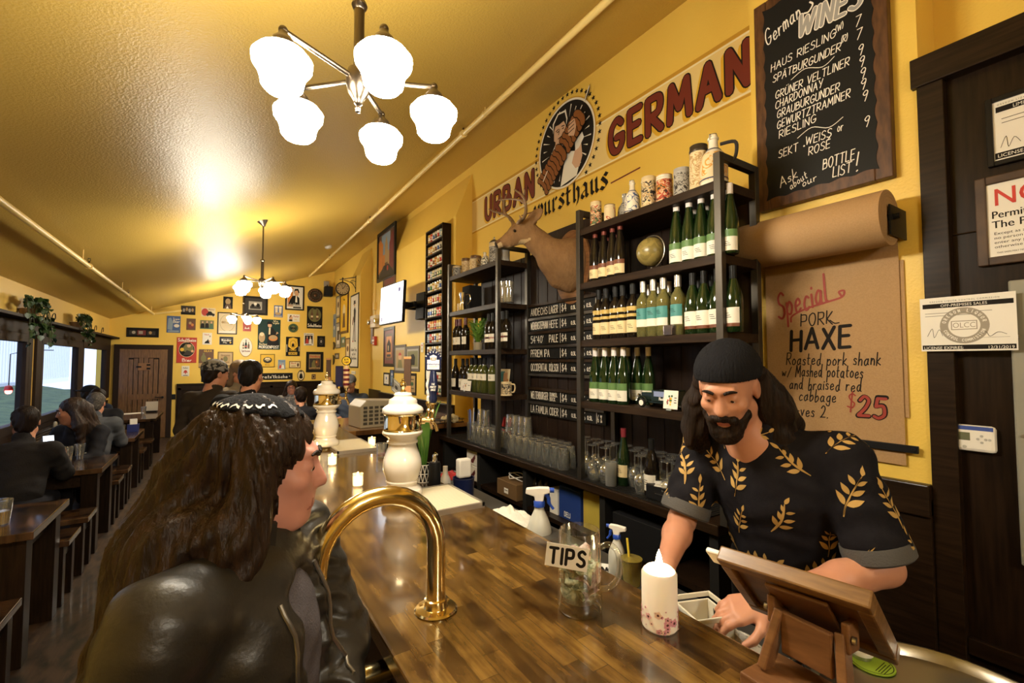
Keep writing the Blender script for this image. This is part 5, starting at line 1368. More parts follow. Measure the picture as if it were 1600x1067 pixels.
m = MB(); m.bx(-.085, .085, -.115, .115, .30, .306); m.build('grille', mat('speaker_cloth', (.02, .02, .02), .9), t)
m = MB(); m.bx(-.08, .05, .16, .30, 0, .05); m.build('wall_box', mat('grey_box', (.36, .33, .27), .5), t, bev=.005)
m = MB(); m.tube([(0, .2, .04), (0, .1, .09), (0, .05, .12)], .012); m.tube([(.06, .2, .02), (.14, .15, .03), (.1, .02, .1)], .005); m.build('bracket', BLACK, t)
back(882, 204, 931, 269, 'small blue print with two tall beer glasses', 'b', [('p', [(.15, .35), (.4, .35), (.45, .92), (.1, .92)], 'c'), ('p', [(.58, .35), (.83, .35), (.88, .92), (.53, .92)], 'c'), ('r', .1, .8, .45, .92, 'w'), ('r', .53, .8, .88, .92, 'w'), ('e', .45, .3, .35, .12, 't'), ('r', .1, .03, .9, .14, 'l')])
back(957, 252, 1025, 294, 'small white strip print with a face and red writing', 'w', [('e', .28, .5, .14, .28, 's'), ('p', [(.12, .3), (.2, .85), (.35, .85), (.2, .55)], 'n'), ('r', .12, .05, .4, .28, 'k'), ('t', 'Porter', .7, .62, .2, .45, 'r'), ('e', .66, .3, .12, .08, 'c')])
back(1065, 209, 1150, 332, 'dark poster with two bottles in an oval and white lettering', 'k', [('e', .5, .62, .42, .32, 'v'), bottle_shape(.32, .4, .88, .08, 'n'), bottle_shape(.67, .4, .88, .08, 'n'), ('r', .25, .5, .39, .58, 'c'), ('r', .6, .5, .74, .58, 'c'), ('e', .5, .9, .12, .03, 'k'), ('t', 'Schultheiss', .5, .08, .13, .9, 'w')])
a = onY(180 + 989 * .28125, 420 + 329 * .28125, YB); rr = abs(onY(180 + 1016 * .28125, 510, YB).x - a.x)
t = thing('round_beer_sign', 'small round dark green sign with pale emblem', 'sign', a, BW)
m = MB(); m.lathe([(0, .012), (rr, .012), (rr, 0), (0, 0)][::-1], 32); m.build('disc', mat('sign_green', (.02, .07, .03), .4), t)
m = MB(); m.pen([(rr * .85 * math.cos(2 * PI * k / 28), rr * .85 * math.sin(2 * PI * k / 28)) for k in range(29)], .008, .0128, 0); m.disc(0, .0, rr * .45, rr * .55, .0127, 16, 0); m.write('BRAU', 0, -.03, .05, .012, .0135, 1, 'c'); m.build('emblem', [PAL['v'], PAL['k']], t)
back(792, 281, 917, 448, 'large dark green newspaper poster with a figure holding a basket', 'i', [('t', 'Wie', .78, .92, .06, .3, 'c'), ('t', 'Morgens?', .78, .86, .06, .4, 'c'), ('p', [(.42, .12), (.95, .12), (.9, .45), (.78, .6), (.66, .72), (.5, .72), (.42, .55)], 'k'), ('e', .52, .8, .09, .07, 's'), ('p', [(.38, .84), (.68, .84), (.62, .93), (.44, .93)], 'k'), ('p', [(.47, .5), (.55, .5), (.56, .72), (.48, .72)], 'c'), ('e', .68, .38, .2, .1, 'o'), ('e', .68, .41, .16, .07, 't'), ('p', [(.8, .5), (.92, .55), (.84, .6)], 's'), ('e', .18, .4, .14, .17, 't'), ('e', .18, .5, .1, .06, 'c'), ('t', 'Berliner', .25, .15, .06, .35, 'c'), ('t', 'MORGENPOST', .5, .035, .09, .9, 'w')])
back(710, 281, 755, 347, 'red tin sign half hidden behind the small far chandelier', 'r', [('p', [(.2, .2), (.8, .2), (.5, .8)], 'w'), ('e', .5, .4, .2, .14, 'r')])
back(342, 381, 453, 522, 'red beer poster with a seated man in a ring, beside the wooden door', 'r', [('t', 'Schultheiss', .5, .84, .12, .92, 'w'), ('e', .5, .52, .40, .30, 'c'), ('e', .5, .52, .385, .285, 'k'), ('p', [(.2, .5), (.45, .75), (.8, .7), (.85, .5), (.7, .4), (.5, .4)], 'v'), ('e', .6, .68, .1, .08, 's'), ('p', [(.48, .73), (.72, .73), (.66, .8), (.52, .8)], 'k'), ('e', .26, .52, .1, .07, 'y'), ('p', [(.3, .3), (.75, .3), (.8, .42), (.5, .5)], 'd'), ('e', .78, .46, .07, .05, 's'), ('t', 'Bier', .52, .05, .12, .5, 'w')])
back(485, 355, 537, 421, 'white print with a black dog-like shape and red heading', 'w', [('t', 'Urbock', .45, .8, .1, .5, 'r'), ('p', [(.2, .1), (.8, .1), (.7, .25), (.6, .5), (.5, .35), (.3, .25)], 'k'), ('e', .75, .3, .07, .06, 'o'), ('e', .8, .7, .1, .08, 'l')])
back(579, 377, 656, 422, 'dark blue enamel sign with white script', 'k', [('t', 'Weissbier', .5, .45, .3, .8, 'w'), ('r', .12, .74, .88, .8, 'l'), ('e', .82, .25, .07, .12, 'y'), ('t', 'Pils', .4, .15, .2, .4, 'w')], frame=mat('dark_blue_rim', (.02, .03, .09), .4), fw=.012)
back(688, 380, 763, 490, 'oval cream sign with three wine bottles', 'w', [bottle_shape(.3, .42, .75, .08, 'n'), bottle_shape(.5, .42, .9, .09, 'i'), bottle_shape(.72, .42, .78, .08, 'n'), ('r', .43, .5, .57, .58, 'r'), ('r', .23, .48, .37, .55, 'c'), ('t', 'Spirituosen', .5, .26, .09, .7, 'm')], frame=FRG, oval=True, fw=.012)
back(948, 378, 1026, 484, 'black and yellow sign with a monk in a disc', 'k', [('p', [(.15, .5), (.2, .9), (.5, .97), (.8, .9), (.85, .5), (.5, .3)], 'y'), ('e', .5, .62, .22, .2, 'k'), ('e', .5, .62, .2, .185, 'y')] + fig(.5, .48, .26, .1, 'k') + [('t', 'FRANZ', .5, .27, .07, .5, 'y'), ('r', .2, .06, .8, .2, 'y'), ('t', 'BRAU', .5, .08, .1, .5, 'k'), ('r', .03, .2, .1, .6, 'l'), ('r', .9, .25, .97, .5, 'l')])
back(1048, 357, 1102, 426, 'small white print of two women with glasses', 'w', [('r', .1, .15, .9, .8, 'k')] + fig(.33, .15, .6, .16, 'r') + fig(.66, .15, .6, .16, 'w') + [('t', 'Freiberger', .5, .86, .1, .85, 'k'), ('r', .2, .04, .8, .09, 'd')])
back(1122, 373, 1165, 434, 'small black print with a grey emblem near the corner', 'k', [('e', .5, .5, .32, .34, 'd'), ('e', .5, .5, .2, .22, 'k'), ('e', .5, .5, .12, .14, 'l')])
back(464, 447, 547, 549, 'brown still-life poster with a jug and bread', 'n', [('e', .32, .5, .18, .2, 'v'), ('r', .26, .65, .38, .8, 'v'), ('e', .7, .48, .1, .07, 'y'), ('e', .68, .35, .2, .08, 't'), ('r', 0, .05, 1, .25, 't'), ('t', 'GILKA', .6, .86, .1, .55, 'y')])
back(569, 461, 655, 540, 'tan framed label print with green lettering', 't', [('r', .1, .1, .9, .9, 'c'), ('r', .12, .13, .88, .87, 't'), ('e', .5, .5, .16, .2, 'v'), ('t', 'Brauerei', .5, .72, .1, .6, 'n'), ('t', 'Export', .5, .2, .1, .5, 'n'), ('e', .25, .45, .08, .12, 'n')], frame=FRB, fw=.012)
back(691, 512, 763, 560, 'cream certificate print above the standing man', 'c', [('t', 'Urkunde', .5, .7, .16, .6, 'd'), ('r', .15, .5, .85, .53, 'd'), ('r', .15, .38, .85, .41, 'd')], frame=FRG, fw=.01)
back(806, 474, 886, 546, 'yellow framed label print with a dark crest', 'y', [('e', .5, .55, .33, .26, 'd'), ('p', [(.25, .55), (.35, .75), (.65, .75), (.75, .55), (.5, .45)], 'c'), ('t', 'Sanssouci', .5, .52, .12, .6, 'd'), ('t', 'Brau', .5, .12, .1, .4, 'n')], frame=FRB, fw=.012)
back(904, 505, 945, 558, 'small blue and white print with two figures', 'u', fig(.35, .1, .5, .2, 'r') + fig(.65, .1, .55, .2, 'w') + [('t', 'Prosit', .5, .78, .14, .8, 'b'), ('r', .1, .03, .9, .1, 'w')])
back(966, 513, 1029, 551, 'small tan beer label print with brown figure', 't', [('r', .05, .08, .95, .92, 'c'), ('t', 'Bock', .4, .6, .25, .5, 'r'), ('e', .8, .45, .1, .3, 'n'), ('r', .15, .2, .6, .35, 't')], frame=FRW, fw=.01)
back(1060, 461, 1156, 574, 'dark framed poster of a lantern-lit bottle, lower right of the wall', 'k', [('r', .12, .1, .88, .92, 't'), ('r', .14, .2, .86, .7, 'd'), ('p', [(.3, .2), (.6, .2), (.6, .42), (.5, .6), (.4, .6), (.3, .42)], 'v'), ('e', .65, .45, .15, .2, 'n'), ('e', .62, .5, .05, .06, 'o'), ('t', 'Sternburg', .5, .76, .11, .7, 'r'), ('t', 'Doppelbock', .5, .115, .07, .7, 'k')], frame=FRB, fw=.03)
back(369, 539, 412, 596, 'small white sign with a red eagle beneath the red beer poster', 'w', [('p', [(.2, .3), (.35, .55), (.5, .6), (.65, .55), (.8, .3), (.6, .35), (.5, .15), (.4, .35)], 'r'), ('t', 'Adler', .5, .75, .12, .7, 'k'), ('r', .2, .05, .8, .1, 'd')])
back(478, 569, 532, 628, 'black framed small grey picture behind the hat-wearing guest', 'k', ['l', ('e', .5, .5, .25, .25, 'w')], frame=FRB, fw=.018, matw=.03)
back(619, 580, 985, 617, 'long black sign board with white old-style lettering over the wainscot', 'k', [('e', .05, .5, .008, .06, 'w'), ('t', "Berliner Vorrats'tküche", .5, .25, .45, .85, 'w'), ('e', .95, .5, .008, .06, 'w')], name='sign_board', cat='sign')
back(1012, 562, 1052, 622, 'small oval crest with a black eagle under the tan label', 'c', [('p', [(.2, .25), (.3, .6), (.5, .75), (.7, .6), (.8, .25), (.5, .15)], 'k'), ('e', .5, .9, .16, .05, 'd')], frame=FRB, oval=True, fw=.012)
back(1091, 585, 1113, 613, 'tiny brown framed picture at the foot of the wall, near the corner', 'n', [('r', .2, .2, .8, .8, 't'), ('e', .5, .5, .2, .2, 'k')])
def c5(x0, y0, x1, y1): return (500 + x0 * .2719, 330 + y0 * .2719, 500 + x1 * .2719, 330 + y1 * .2719)
def side(x0, y0, x1, y1, X, lab, bg, sh, **k): return poster(c5(x0, y0, x1, y1), X, lab, bg, sh, **k)
side(94, 487, 119, 612, XW, 'narrow light framed print beside the tall brown frame, upper', 'l', [('r', .15, .1, .85, .9, 'c'), ('e', .5, .6, .2, .15, 'n')], frame=FRB)
side(119, 470, 166, 702, XW, 'tall brown framed yellow print under the clock', 'y', [('e', .5, .55, .2, .2, 'c'), ('p', [(.3, .1), (.7, .1), (.6, .5), (.4, .5)], 'n'), ('t', 'Wein', .5, .85, .06, .6, 'n')], frame=FRW, fw=.06, depth=.03)
side(77, 592, 94, 723, XW, 'narrow bluish print next to the far corner', 'u', [('r', .2, .3, .8, .8, 'b'), ('e', .5, .4, .2, .1, 'w')])
side(92, 640, 120, 788, XW, 'narrow black framed print, lower, beside the tall brown frame', 'l', [('r', .2, .15, .8, .85, 'w'), ('r', .3, .3, .7, .7, 'd')], frame=FRB)
side(123, 722, 147, 782, XW, 'small teal picture below the tall brown frame', 'e', [('r', .1, .1, .9, .45, 'v'), ('e', .5, .6, .2, .2, 'w')], frame=FRG, fw=.012)
side(72, 750, 88, 795, XW, 'small dark oval plaque near the far corner, upper of two', 'k', [('e', .5, .5, .2, .3, 'n')], frame=FRB, oval=True)
side(69, 826, 85, 882, XW, 'small dark oval plaque near the far corner, lower of two', 'k', [('e', .5, .5, .2, .3, 'd')], frame=FRB, oval=True)
side(148, 728, 173, 880, XW, 'wood framed print partly hidden beside the tall white poster', 't', [('r', .2, .2, .8, .8, 'c'), ('e', .5, .6, .25, .12, 'n')], frame=FRW, fw=.03)
side(86, 815, 112, 850, XW, 'small square print behind the striped tap handle', 'd', [('r', .2, .2, .8, .8, 'l')], frame=FRG, fw=.012)
side(175, 478, 223, 900, XP, 'tall black framed white poster of a dancing figure in tailcoat', 'w', [('p', [(.42, .62), (.62, .62), (.68, .78), (.55, .84), (.4, .8)], 'k'), ('e', .5, .87, .09, .025, 's'), ('r', .40, .885, .62, .93, 'k'), ('r', .34, .88, .68, .888, 'k'), ('p', [(.36, .72), (.22, .6), (.3, .58), (.44, .68)], 'm'), ('p', [(.45, .62), (.52, .62), (.42, .36), (.34, .36)], 'd'), ('p', [(.54, .62), (.62, .62), (.66, .36), (.58, .36)], 'd'), ('r', .28, .345, .44, .362, 'r'), ('r', .58, .345, .72, .362, 'k'), ('t', 'Guten Tag', .5, .22, .04, .75, 'k'), ('t', 'und ein', .5, .16, .04, .55, 'k'), ('t', 'Wurstchen', .5, .10, .04, .75, 'k')], frame=FRB, fw=.03)
side(183, 918, 205, 936, XP, 'small white plaque below the tall white poster', 'w', [('r', .1, .4, .9, .6, 'l')])
side(185, 950, 197, 1006, XP, 'black wall switch below the small white plaque', 'k', [('r', .3, .35, .7, .65, 'd')], name='wall_switch', cat='switch')
side(337, 98, 440, 388, XP, 'big dark framed painting of an old street, high on the wall', 'n', [('p', [(0, .0), (.3, .2), (.35, .85), (0, .9)], 'n'), ('r', .2, .45, .75, .97, 'u'), ('p', [(.0, .1), (.28, .2), (.3, .75), (.12, .9), (0, .85)], 'o'), ('p', [(.68, .15), (1, .1), (1, .95), (.85, .9), (.7, .7)], 'm'), ('p', [(.42, .3), (.6, .3), (.6, .7), (.51, .92), (.42, .7)], 't'), ('r', .3, .2, .42, .5, 'o'), ('r', .6, .2, .7, .55, 't'), ('p', [(0, 0), (1, 0), (.65, .25), (.35, .25)], 'd'), ('e', .45, .18, .04, .06, 'k'), ('e', .6, .16, .04, .06, 'r')], frame=FRB, fw=.06, depth=.03, name='framed_painting', cat='painting')
side(365, 372, 437, 432, XP, 'brown framed picture half hidden behind the television', 'n', [('r', .1, .1, .9, .9, 'm')], frame=FRW, fw=.03)
side(368, 666, 430, 893, XP, 'brown framed poster of a house, below the television', 'm', ['n', ('r', .1, .1, .9, .9, 'o'), ('p', [(.2, .3), (.8, .3), (.8, .6), (.5, .8), (.2, .6)], 'k'), ('r', .35, .35, .5, .55, 't'), ('r', .2, .12, .8, .22, 'd')], frame=FRB, fw=.05, matw=.06)
side(430, 768, 496, 930, XP, 'grey framed portrait print, left of a pair', 'l', ['t', ('p', [(.2, .0), (.8, .0), (.7, .45), (.3, .45)], 'v'), ('e', .5, .62, .2, .16, 's'), ('p', [(.3, .7), (.7, .7), (.6, .85), (.4, .85)], 'r')], frame=mat('grey_frame', (.10, .08, .06), .5), fw=.04, matw=.04)
side(496, 775, 575, 920, XP, 'grey framed print of a black chair, right of a pair', 'l', ['v', ('p', [(.3, .1), (.7, .1), (.75, .6), (.6, .8), (.35, .75)], 'k'), ('r', .15, .1, .3, .4, 'n')], frame=mat('grey_frame', (.10, .08, .06)), fw=.04, matw=.03)
side(368, 927, 400, 1002, XP, 'small black framed white print behind the beer tower', 'k', ['w', ('e', .5, .6, .12, .15, 'b'), ('t', 'Bier', .5, .2, .1, .5, 'b')], frame=FRB, fw=.015, matw=.015)
side(405, 911, 426, 1006, XP, 'small blue print beside the small black framed print', 'b', [('r', .2, .2, .8, .6, 'u'), ('e', .5, .75, .2, .1, 'w')], frame=FRB, fw=.012)
side(510, 930, 555, 1055, XP, 'black framed print with green seal behind the tap handles', 'k', ['t', ('e', .5, .5, .22, .12, 'g'), ('r', .2, .75, .8, .8, 'd'), ('r', .2, .2, .8, .25, 'd')], frame=FRB, fw=.02, matw=.02)
side(415, 975, 468, 1052, XP, 'small tilted framed photo leaning on the wall ledge', 'w', ['l', ('e', .5, .5, .2, .22, 'd'), ('r', .2, .1, .8, .2, 'w')], frame=mat('silver_frame', (.4, .38, .34), .4, metal=.5), fw=.02, matw=.02, tilt=-.25)
side(584, 755, 598, 810, XP, 'narrow white strip with small red marks beside the can rack', 'w', [('r', .3, .6, .7, .8, 'r'), ('r', .3, .2, .7, .5, 'l')])
# --- station clock
a = onX(500 + 141 * .2719, 330 + 447 * .2719, XP - .12); b = onX(500 + 207 * .2719, 330 + 430 * .2719, XP)
c0 = Vector((XP - .16, a.y, a.z)); rr = .145
t = thing('station_clock', 'round two-faced black station clock on a scrolled wall bracket', 'clock', c0)
n_ = Vector((-.12, -1, 0)).normalized(); Rk = Matrix((Vector((0, 0, 1)).cross(n_), (0, 0, 1), n_)).transposed()
m = MB(); m.lathe([(0, -.045), (rr * .92, -.045), (rr, -.035), (rr, .035), (rr * .92, .045), (rr * .84, .04), (rr * .84, .037), (0, .037)], 40, A=Rk); m.build('clock_case', mat('aged_black_iron', (.03, .022, .016), .45, metal=.3), t)
m = MB(); m.T = Rk.to_4x4(); m.disc(0, 0, rr * .84, rr * .84, .0385, 36, 0)
for k in range(12):
 an = 2 * PI * k / 12; ca, sa = math.cos(an), math.sin(an); m.pen([(rr * .6 * ca, rr * .6 * sa), (rr * .76 * ca, rr * .76 * sa)], .010, .039, 1)
m.pen([(0, 0), (.05, .06)], .010, .0395, 1); m.pen([(0, 0), (-.03, .095)], .007, .0398, 1); m.disc(0, 0, .01, .01, .04, 12, 1); m.build('dial', [mat('aged_dial', (.60, .48, .28), .5), INK], t)
dy = b.y - c0.y
m = MB(); m.tube([(0, 0, rr), (0, 0, rr + .07)], .012); m.ball((0, 0, rr + .085), .018)
m.tube([(-.06, 0, rr + .05), (.16, dy, rr + .05)], .009); m.tube([(.155, dy, rr + .08), (.155, dy, -.12)], .009)
m.tube(catmull([(.02, dy * .1, rr + .04), (.08, dy * .5, rr - .02), (.12, dy * .8, rr - .09), (.15, dy, -.05)], 5), .007); m.tube(catmull([(.15, dy, .1), (.11, dy * .7, .14), (.09, dy * .6, .11), (.12, dy * .75, .09)], 4), .006)
m.build('bracket', mat('aged_black_iron', (.03, .022, .016)), t)
# --- emergency light, pull station
a = onX(500 + 327 * .2719, 330 + 635 * .2719, XP)
t = thing('emergency_light', 'cream emergency exit light with two lamp heads on the wall', 'emergency light', (XP, a.y, a.z), RW)
m = MB(); m.bx(-.16, .16, -.11, .11, 0, .08); m.build('housing', mat('cream_box', (.72, .62, .44), .45), t, bev=.01)
m = MB(); m.type('EXIT', 0, -.04, .09, .0806, align='CENTER'); m.build('lettering', mat('faded_red', (.5, .15, .08), .5), t)
for s_ in (-1, 1):
 m = MB(); m.tube([(s_ * .16, 0, .04), (s_ * .19, 0, .06)], .015); m.lathe([(.02, -.03), (.045, .0), (.05, .03), (.045, .032), (0, .025)], 18, (s_ * .21, 0, .08)); m.build('lamp_head', CHROME, t)
a = onX(500 + 322 * .2719, 330 + 745 * .2719, XP)
t = thing('fire_pull_station', 'small red fire alarm pull box under the emergency light', 'fire alarm', (XP, a.y, a.z), RW)
m = MB(); m.bx(-.06, .06, -.08, .08, 0, .05); m.build('box', mat('alarm_red', (.45, .04, .02), .4), t, bev=.006)
m = MB(); m.bx(-.05, .05, -.01, .02, .05, .06); m.bx(-.04, .04, -.06, -.04, .05, .051); m.build('handle', WHITEP, t)
a = onX(500 + 303 * .2719, 330 + 712 * .2719, XP)
t = thing('dark_plaque', 'tall dark plaque left of the red alarm box', 'plaque', (XP, a.y, a.z), RW); m = MB(); m.bx(-.07, .07, -.16, .16, 0, .02); m.build('board', FRW, t, bev=.004)
m = MB(); m.bx(-.05, .05, -.13, .13, .02, .021); m.build('sheet', PAL['n'], t)
t = thing('conduit', 'thin cream conduit running down the wall above the emergency light', 'conduit', (XP - .010, onX(588, 400, XP).y, 0))
m = MB(); m.cyl((0, 0, 2.35), (0, 0, 3.38), .010); m.build('pipe', YELP, t)
m = MB(); m.bx(-.03, .02, -.05, .05, 2.62, 2.76); m.build('junction_box', YELP, t, bev=.006)
# --- television on a wall arm
tvp = [Vector(p) for p in ((1.96, 6.50, 2.0), (1.96, 5.70, 2.0))]
t = thing('television', 'flat television showing a white screen, on a swing arm by the can rack', 'television', (1.97, 6.09, 2.485), RW @ Matrix.Rotation(.06, 3, 'Y') @ Matrix.Rotation(-.04, 3, 'X'))
W2, H2 = .41, .275
m = MB(); m.bx(-W2, W2, -H2, H2, -.04, 0); m.build('housing', BLACK, t, bev=.006)
m = MB(); m.rect(-W2 + .012, -H2 + .018, W2 - .012, H2 - .012, .0008, 0)
m.rect(-W2 + .05, -H2 + .04, -W2 + .23, -H2 + .12, .0012, 1); m.rect(-W2 + .06, -H2 + .05, -W2 + .12, -H2 + .11, .0015, 2); m.rect(.22, .05, .33, .20, .0012, 1); m.rect(.24, .14, .31, .19, .0016, 2); m.rect(.24, -.06, .33, -.01, .0012, 1)
m.build('screen', [mat('screen_white', (.8, .85, 1), .4, emit=1.05, ecol=(.86, .90, 1)), mat('screen_pale', (.6, .65, .85), .4, emit=.6, ecol=(.72, .76, .95)), mat('screen_dark', (.1, .1, .2), .4, emit=.12, ecol=(.25, .25, .5))], t)
m = MB(); m.bx(-.12, .12, -.12, .12, -.07, -.04); m.build('mount_plate', BLACK, t)
m = MB(); m.bx(-.03, .03, -.05, .05, -.36, -.07); m.bx(.14, .40, -.2, .16, -.40, -.30); m.box((.1, 0, -.25), (.28, .08, .04)); m.build('wall_arm', BLACK, t, bev=.004)
# === painted sign
def wl(u, v, X=XW):
 p = onX(u, v, X); return (-p.y, p.z)
t = thing('painted_wall_sign', 'painted wall sign with red lettering and a round butcher emblem above the racks', 'sign', (XW, 0, 0), RW)
zb0, zb1 = 3.285, 3.66
x0_, x1_ = wl(738, 316)[0] + .003, -1.316
BAN = mat('banner_cream', (.78, .60, .24), .55)
m = MB(); m.bx(x0_, x1_, zb0, zb1, 0, .0012, 0)
m.bx(x0_, x1_, zb0, zb0 + .012, .0012, .0016, 1); m.bx(x0_, x1_, zb1 - .012, zb1, .0012, .0016, 1)
m.bx(x0_, x1_, zb1 + .004, zb1 + .03, 0, .0008, 2); m.bx(x0_, x1_, zb0 - .02, zb0 - .004, 0, .0008, 2)
m.build('banner', [BAN, mat('banner_line', (.85, .76, .50), .5), mat('banner_ochre', (.55, .30, .03), .55)], t)
m = MB()
for txt, xa, xb_ in (('URBAN', wl(757, 330)[0], wl(834, 290)[0]), ('GERMAN', wl(948, 200)[0], wl(1170, 100)[0])):
 h = .245
 wds = [gwid(c, GLY) for c in txt]; tot = sum(wds) + .30 * (len(txt) - 1)
 sx = (xb_ - xa - .05) / (tot * h)
 for mi, wd, ox, oy, z in ((2, .068, -.020, -.018, .002), (1, .068, 0, 0, .003), (0, .050, 0, 0, .004)):
  m.write(txt, xa + .04 + ox, 3.352 + oy, h, wd, z, mi, 'l', 0.0, sx=sx, gap=.30)
m.build('red_lettering', [REDP, INK, mat('letter_shade_yellow', (.72, .42, .03), .5)], t)
cy_, cz_, R_ = -3.13, 3.66, .375
m = MB(); m.disc(cy_, cz_, R_ + .028, R_ + .028, .0046, 64, 5); m.disc(cy_, cz_, R_ + .018, R_ + .018, .0049, 64, 2); m.disc(cy_, cz_, R_, R_, .0053, 64, 0)
E = lambda pts: [(cy_ + x * R_, cz_ + y * R_) for x, y in pts]
m.poly(E([(-.18, -.98), (.42, -.9), (.5, -.7), (.36, -.3), (.1, -.2), (-.05, -.5)]), .0060, 2)
m.poly(E([(-.55, -.05), (-.28, .22), (-.15, .05), (-.1, -.25), (-.35, -.45), (-.5, -.3)]), .0061, 2)
m.poly(E([(.36, -.08), (.62, .05), (.68, -.1), (.5, -.28), (.38, -.3)]), .0063, 2)
m.poly(E([(.38, -.24), (.58, -.18), (.62, -.5), (.52, -.72), (.38, -.72), (.25, -.55)]), .0062, 1)
m.poly(E([(-.38, .05), (-.02, .0), (-.05, .3), (-.35, .3)]), .0062, 1)
m.poly(E([(-.42, .25), (-.2, .08), (.02, .2), (.04, .5), (-.02, .7), (-.3, .72), (-.42, .55)]), .0064, 1)
m.poly(E([(-.45, .45), (-.42, .68), (-.25, .84), (.0, .80), (.06, .6), (.04, .46), (-.04, .6), (-.22, .58), (-.36, .6)]), .0066, 0)
m.poly(E([(-.46, .44), (-.47, .7), (-.27, .88), (.04, .84), (.1, .6), (.055, .46), (.05, .6), (-.01, .79), (-.24, .83), (-.42, .68)]), .00655, 2)
for a, b in (((-.34, .46), (-.24, .48)), ((-.12, .5), (-.02, .48)), ((-.2, .46), (-.24, .34)), ((-.26, .24), (-.12, .26)), ((-.3, .42), (-.24, .42)), ((-.1, .43), (-.04, .43))): m.pen(E([a, b]), .009, .0068, 0)
ax_ = Vector((.80, .60)).normalized()
for k in range(14):
 q = -1.02 + k * .135
 if k >= 8: q += .08
 c = Vector((-.06, -.12)) + ax_ * q
 L = .25 - .004 * k
 pv = Vector((-.62, .78)) * L
 bend = ax_ * .05
 P = [c - pv, c - pv * .5 + bend, c + bend, c + pv * .5 + bend, c + pv]
 P = catmull([(p.x, p.y) for p in P], 3)
 m.pen(E(P), .075, .0070 + k * .0018, 0); m.pen(E(P), .057, .0079 + k * .0018, 3)
m.poly(E([(.76, .62), (.93, .78), (.98, .98), (.8, .76)]), .0326, 0); m.pen(E([(.78, .66), (.94, .93)]), .012, .0330, 2)
m.poly(E([(.22, .1), (.42, .02), (.5, .22), (.44, .42), (.28, .42), (.2, .26)]), .0340, 1)
for j in range(3): m.pen(E([(.22, .16 + .09 * j), (.42, .20 + .09 * j)]), .008, .0344, 0)
m.pen(E([(-.85, -.62), (-.68, -.42)]), .012, .013, 2)
for k in range(34):                                     # ring of stars
 an = math.radians(-52 + 284 * k / 33); rs = R_ + .072
 cx, cz = cy_ + rs * math.cos(an), cz_ + rs * math.sin(an)
 P = []
 for j in range(10):
  b_ = PI / 2 + PI * j / 5; q = .026 if j % 2 == 0 else .011; P.append((cx + q * math.cos(b_), cz + q * math.sin(b_)))
 ctr_ = (cx, cz)
 for j in range(10): m.add([(cx, cz, .0032), (*P[j], .0032), (*P[(j + 1) % 10], .0032)], [(0, 1, 2)], False, 0)
m.build('butcher_emblem', [INK, mat('emblem_skin', (.62, .40, .26), .55), mat('emblem_white', (.80, .77, .68), .55), mat('emblem_sausage', (.24, .085, .022), .5), REDP, mat('emblem_gold', (.60, .34, .03), .5)], t)
m = MB()
for k in range(26):
 an = 2 * PI * k / 26 + .1
 rI, rO = (.62, .92) if k % 2 else (.70, .86)
 m.add([(cy_ + rI * R_ * math.cos(an), cz_ + rI * R_ * math.sin(an), .0057), (cy_ + rO * R_ * math.cos(an - .018), cz_ + rO * R_ * math.sin(an - .018), .0057), (cy_ + rO * R_ * math.cos(an + .018), cz_ + rO * R_ * math.sin(an + .018), .0057)], [(0, 1, 2)], False, 0)
m.build('emblem_rays', mat('emblem_white', (.8, .77, .68)), t)
BL = {k: parse(v) for k, v in {
 'w': ".0,.6 .08,.76 .14,.62 .14,.12 .26,0 .40,.14|.34,.62 .42,.76 .44,.62 .44,.12 .54,0 .70,.16 .72,.5 .60,.74", 'u': "0,.62 .08,.72 .10,.6 .10,.12 .20,0 .36,.14|.28,.62 .36,.72 .38,.6 .38,.1 .48,.0",
 'r': "0,.62 .08,.72 .10,.6 .10,.08 .18,0|.10,.56 .26,.72 .34,.6", 's': ".40,.62 .24,.74 .08,.58 .34,.28 .38,.14 .20,0 .02,.12", 't': ".12,.98 .12,.1 .22,0 .34,.1|.0,.68 .32,.68",
 'h': ".10,1.05 .10,.08 .18,0|.10,.56 .26,.72 .38,.56 .38,.1 .28,-.18|.02,.98 .10,1.08", 'a': ".06,.6 .22,.74 .36,.6 .36,.1 .46,0|.36,.4 .10,.26 .08,.1 .20,0 .36,.14"}.items()}
m = MB()
p0 = wl(834, 338); p1 = wl(953, 292)
wtot = sum(gwid(c, BL) + .12 for c in 'wursthaus'); h = .168
for mi, o_, z in ((1, .010, .0012), (0, 0, .0022)):
 m.write('wursthaus', p0[0] - o_, 3.098 - o_, h, .036, z, mi, 'l', font=BL, gap=.12, nib=math.radians(40), sx=(p1[0] - p0[0]) / (h * wtot))
q0 = wl(955, 286); q1 = wl(1000, 262); m.pen([q0, q1], .012, .0012, 2); q0 = wl(815, 337); q1 = wl(833, 331); m.pen([q0, q1], .012, .0012, 2)
m.build('black_lettering', [INK, mat('letter_shade_yellow', (.72, .42, .03)), REDP], t)
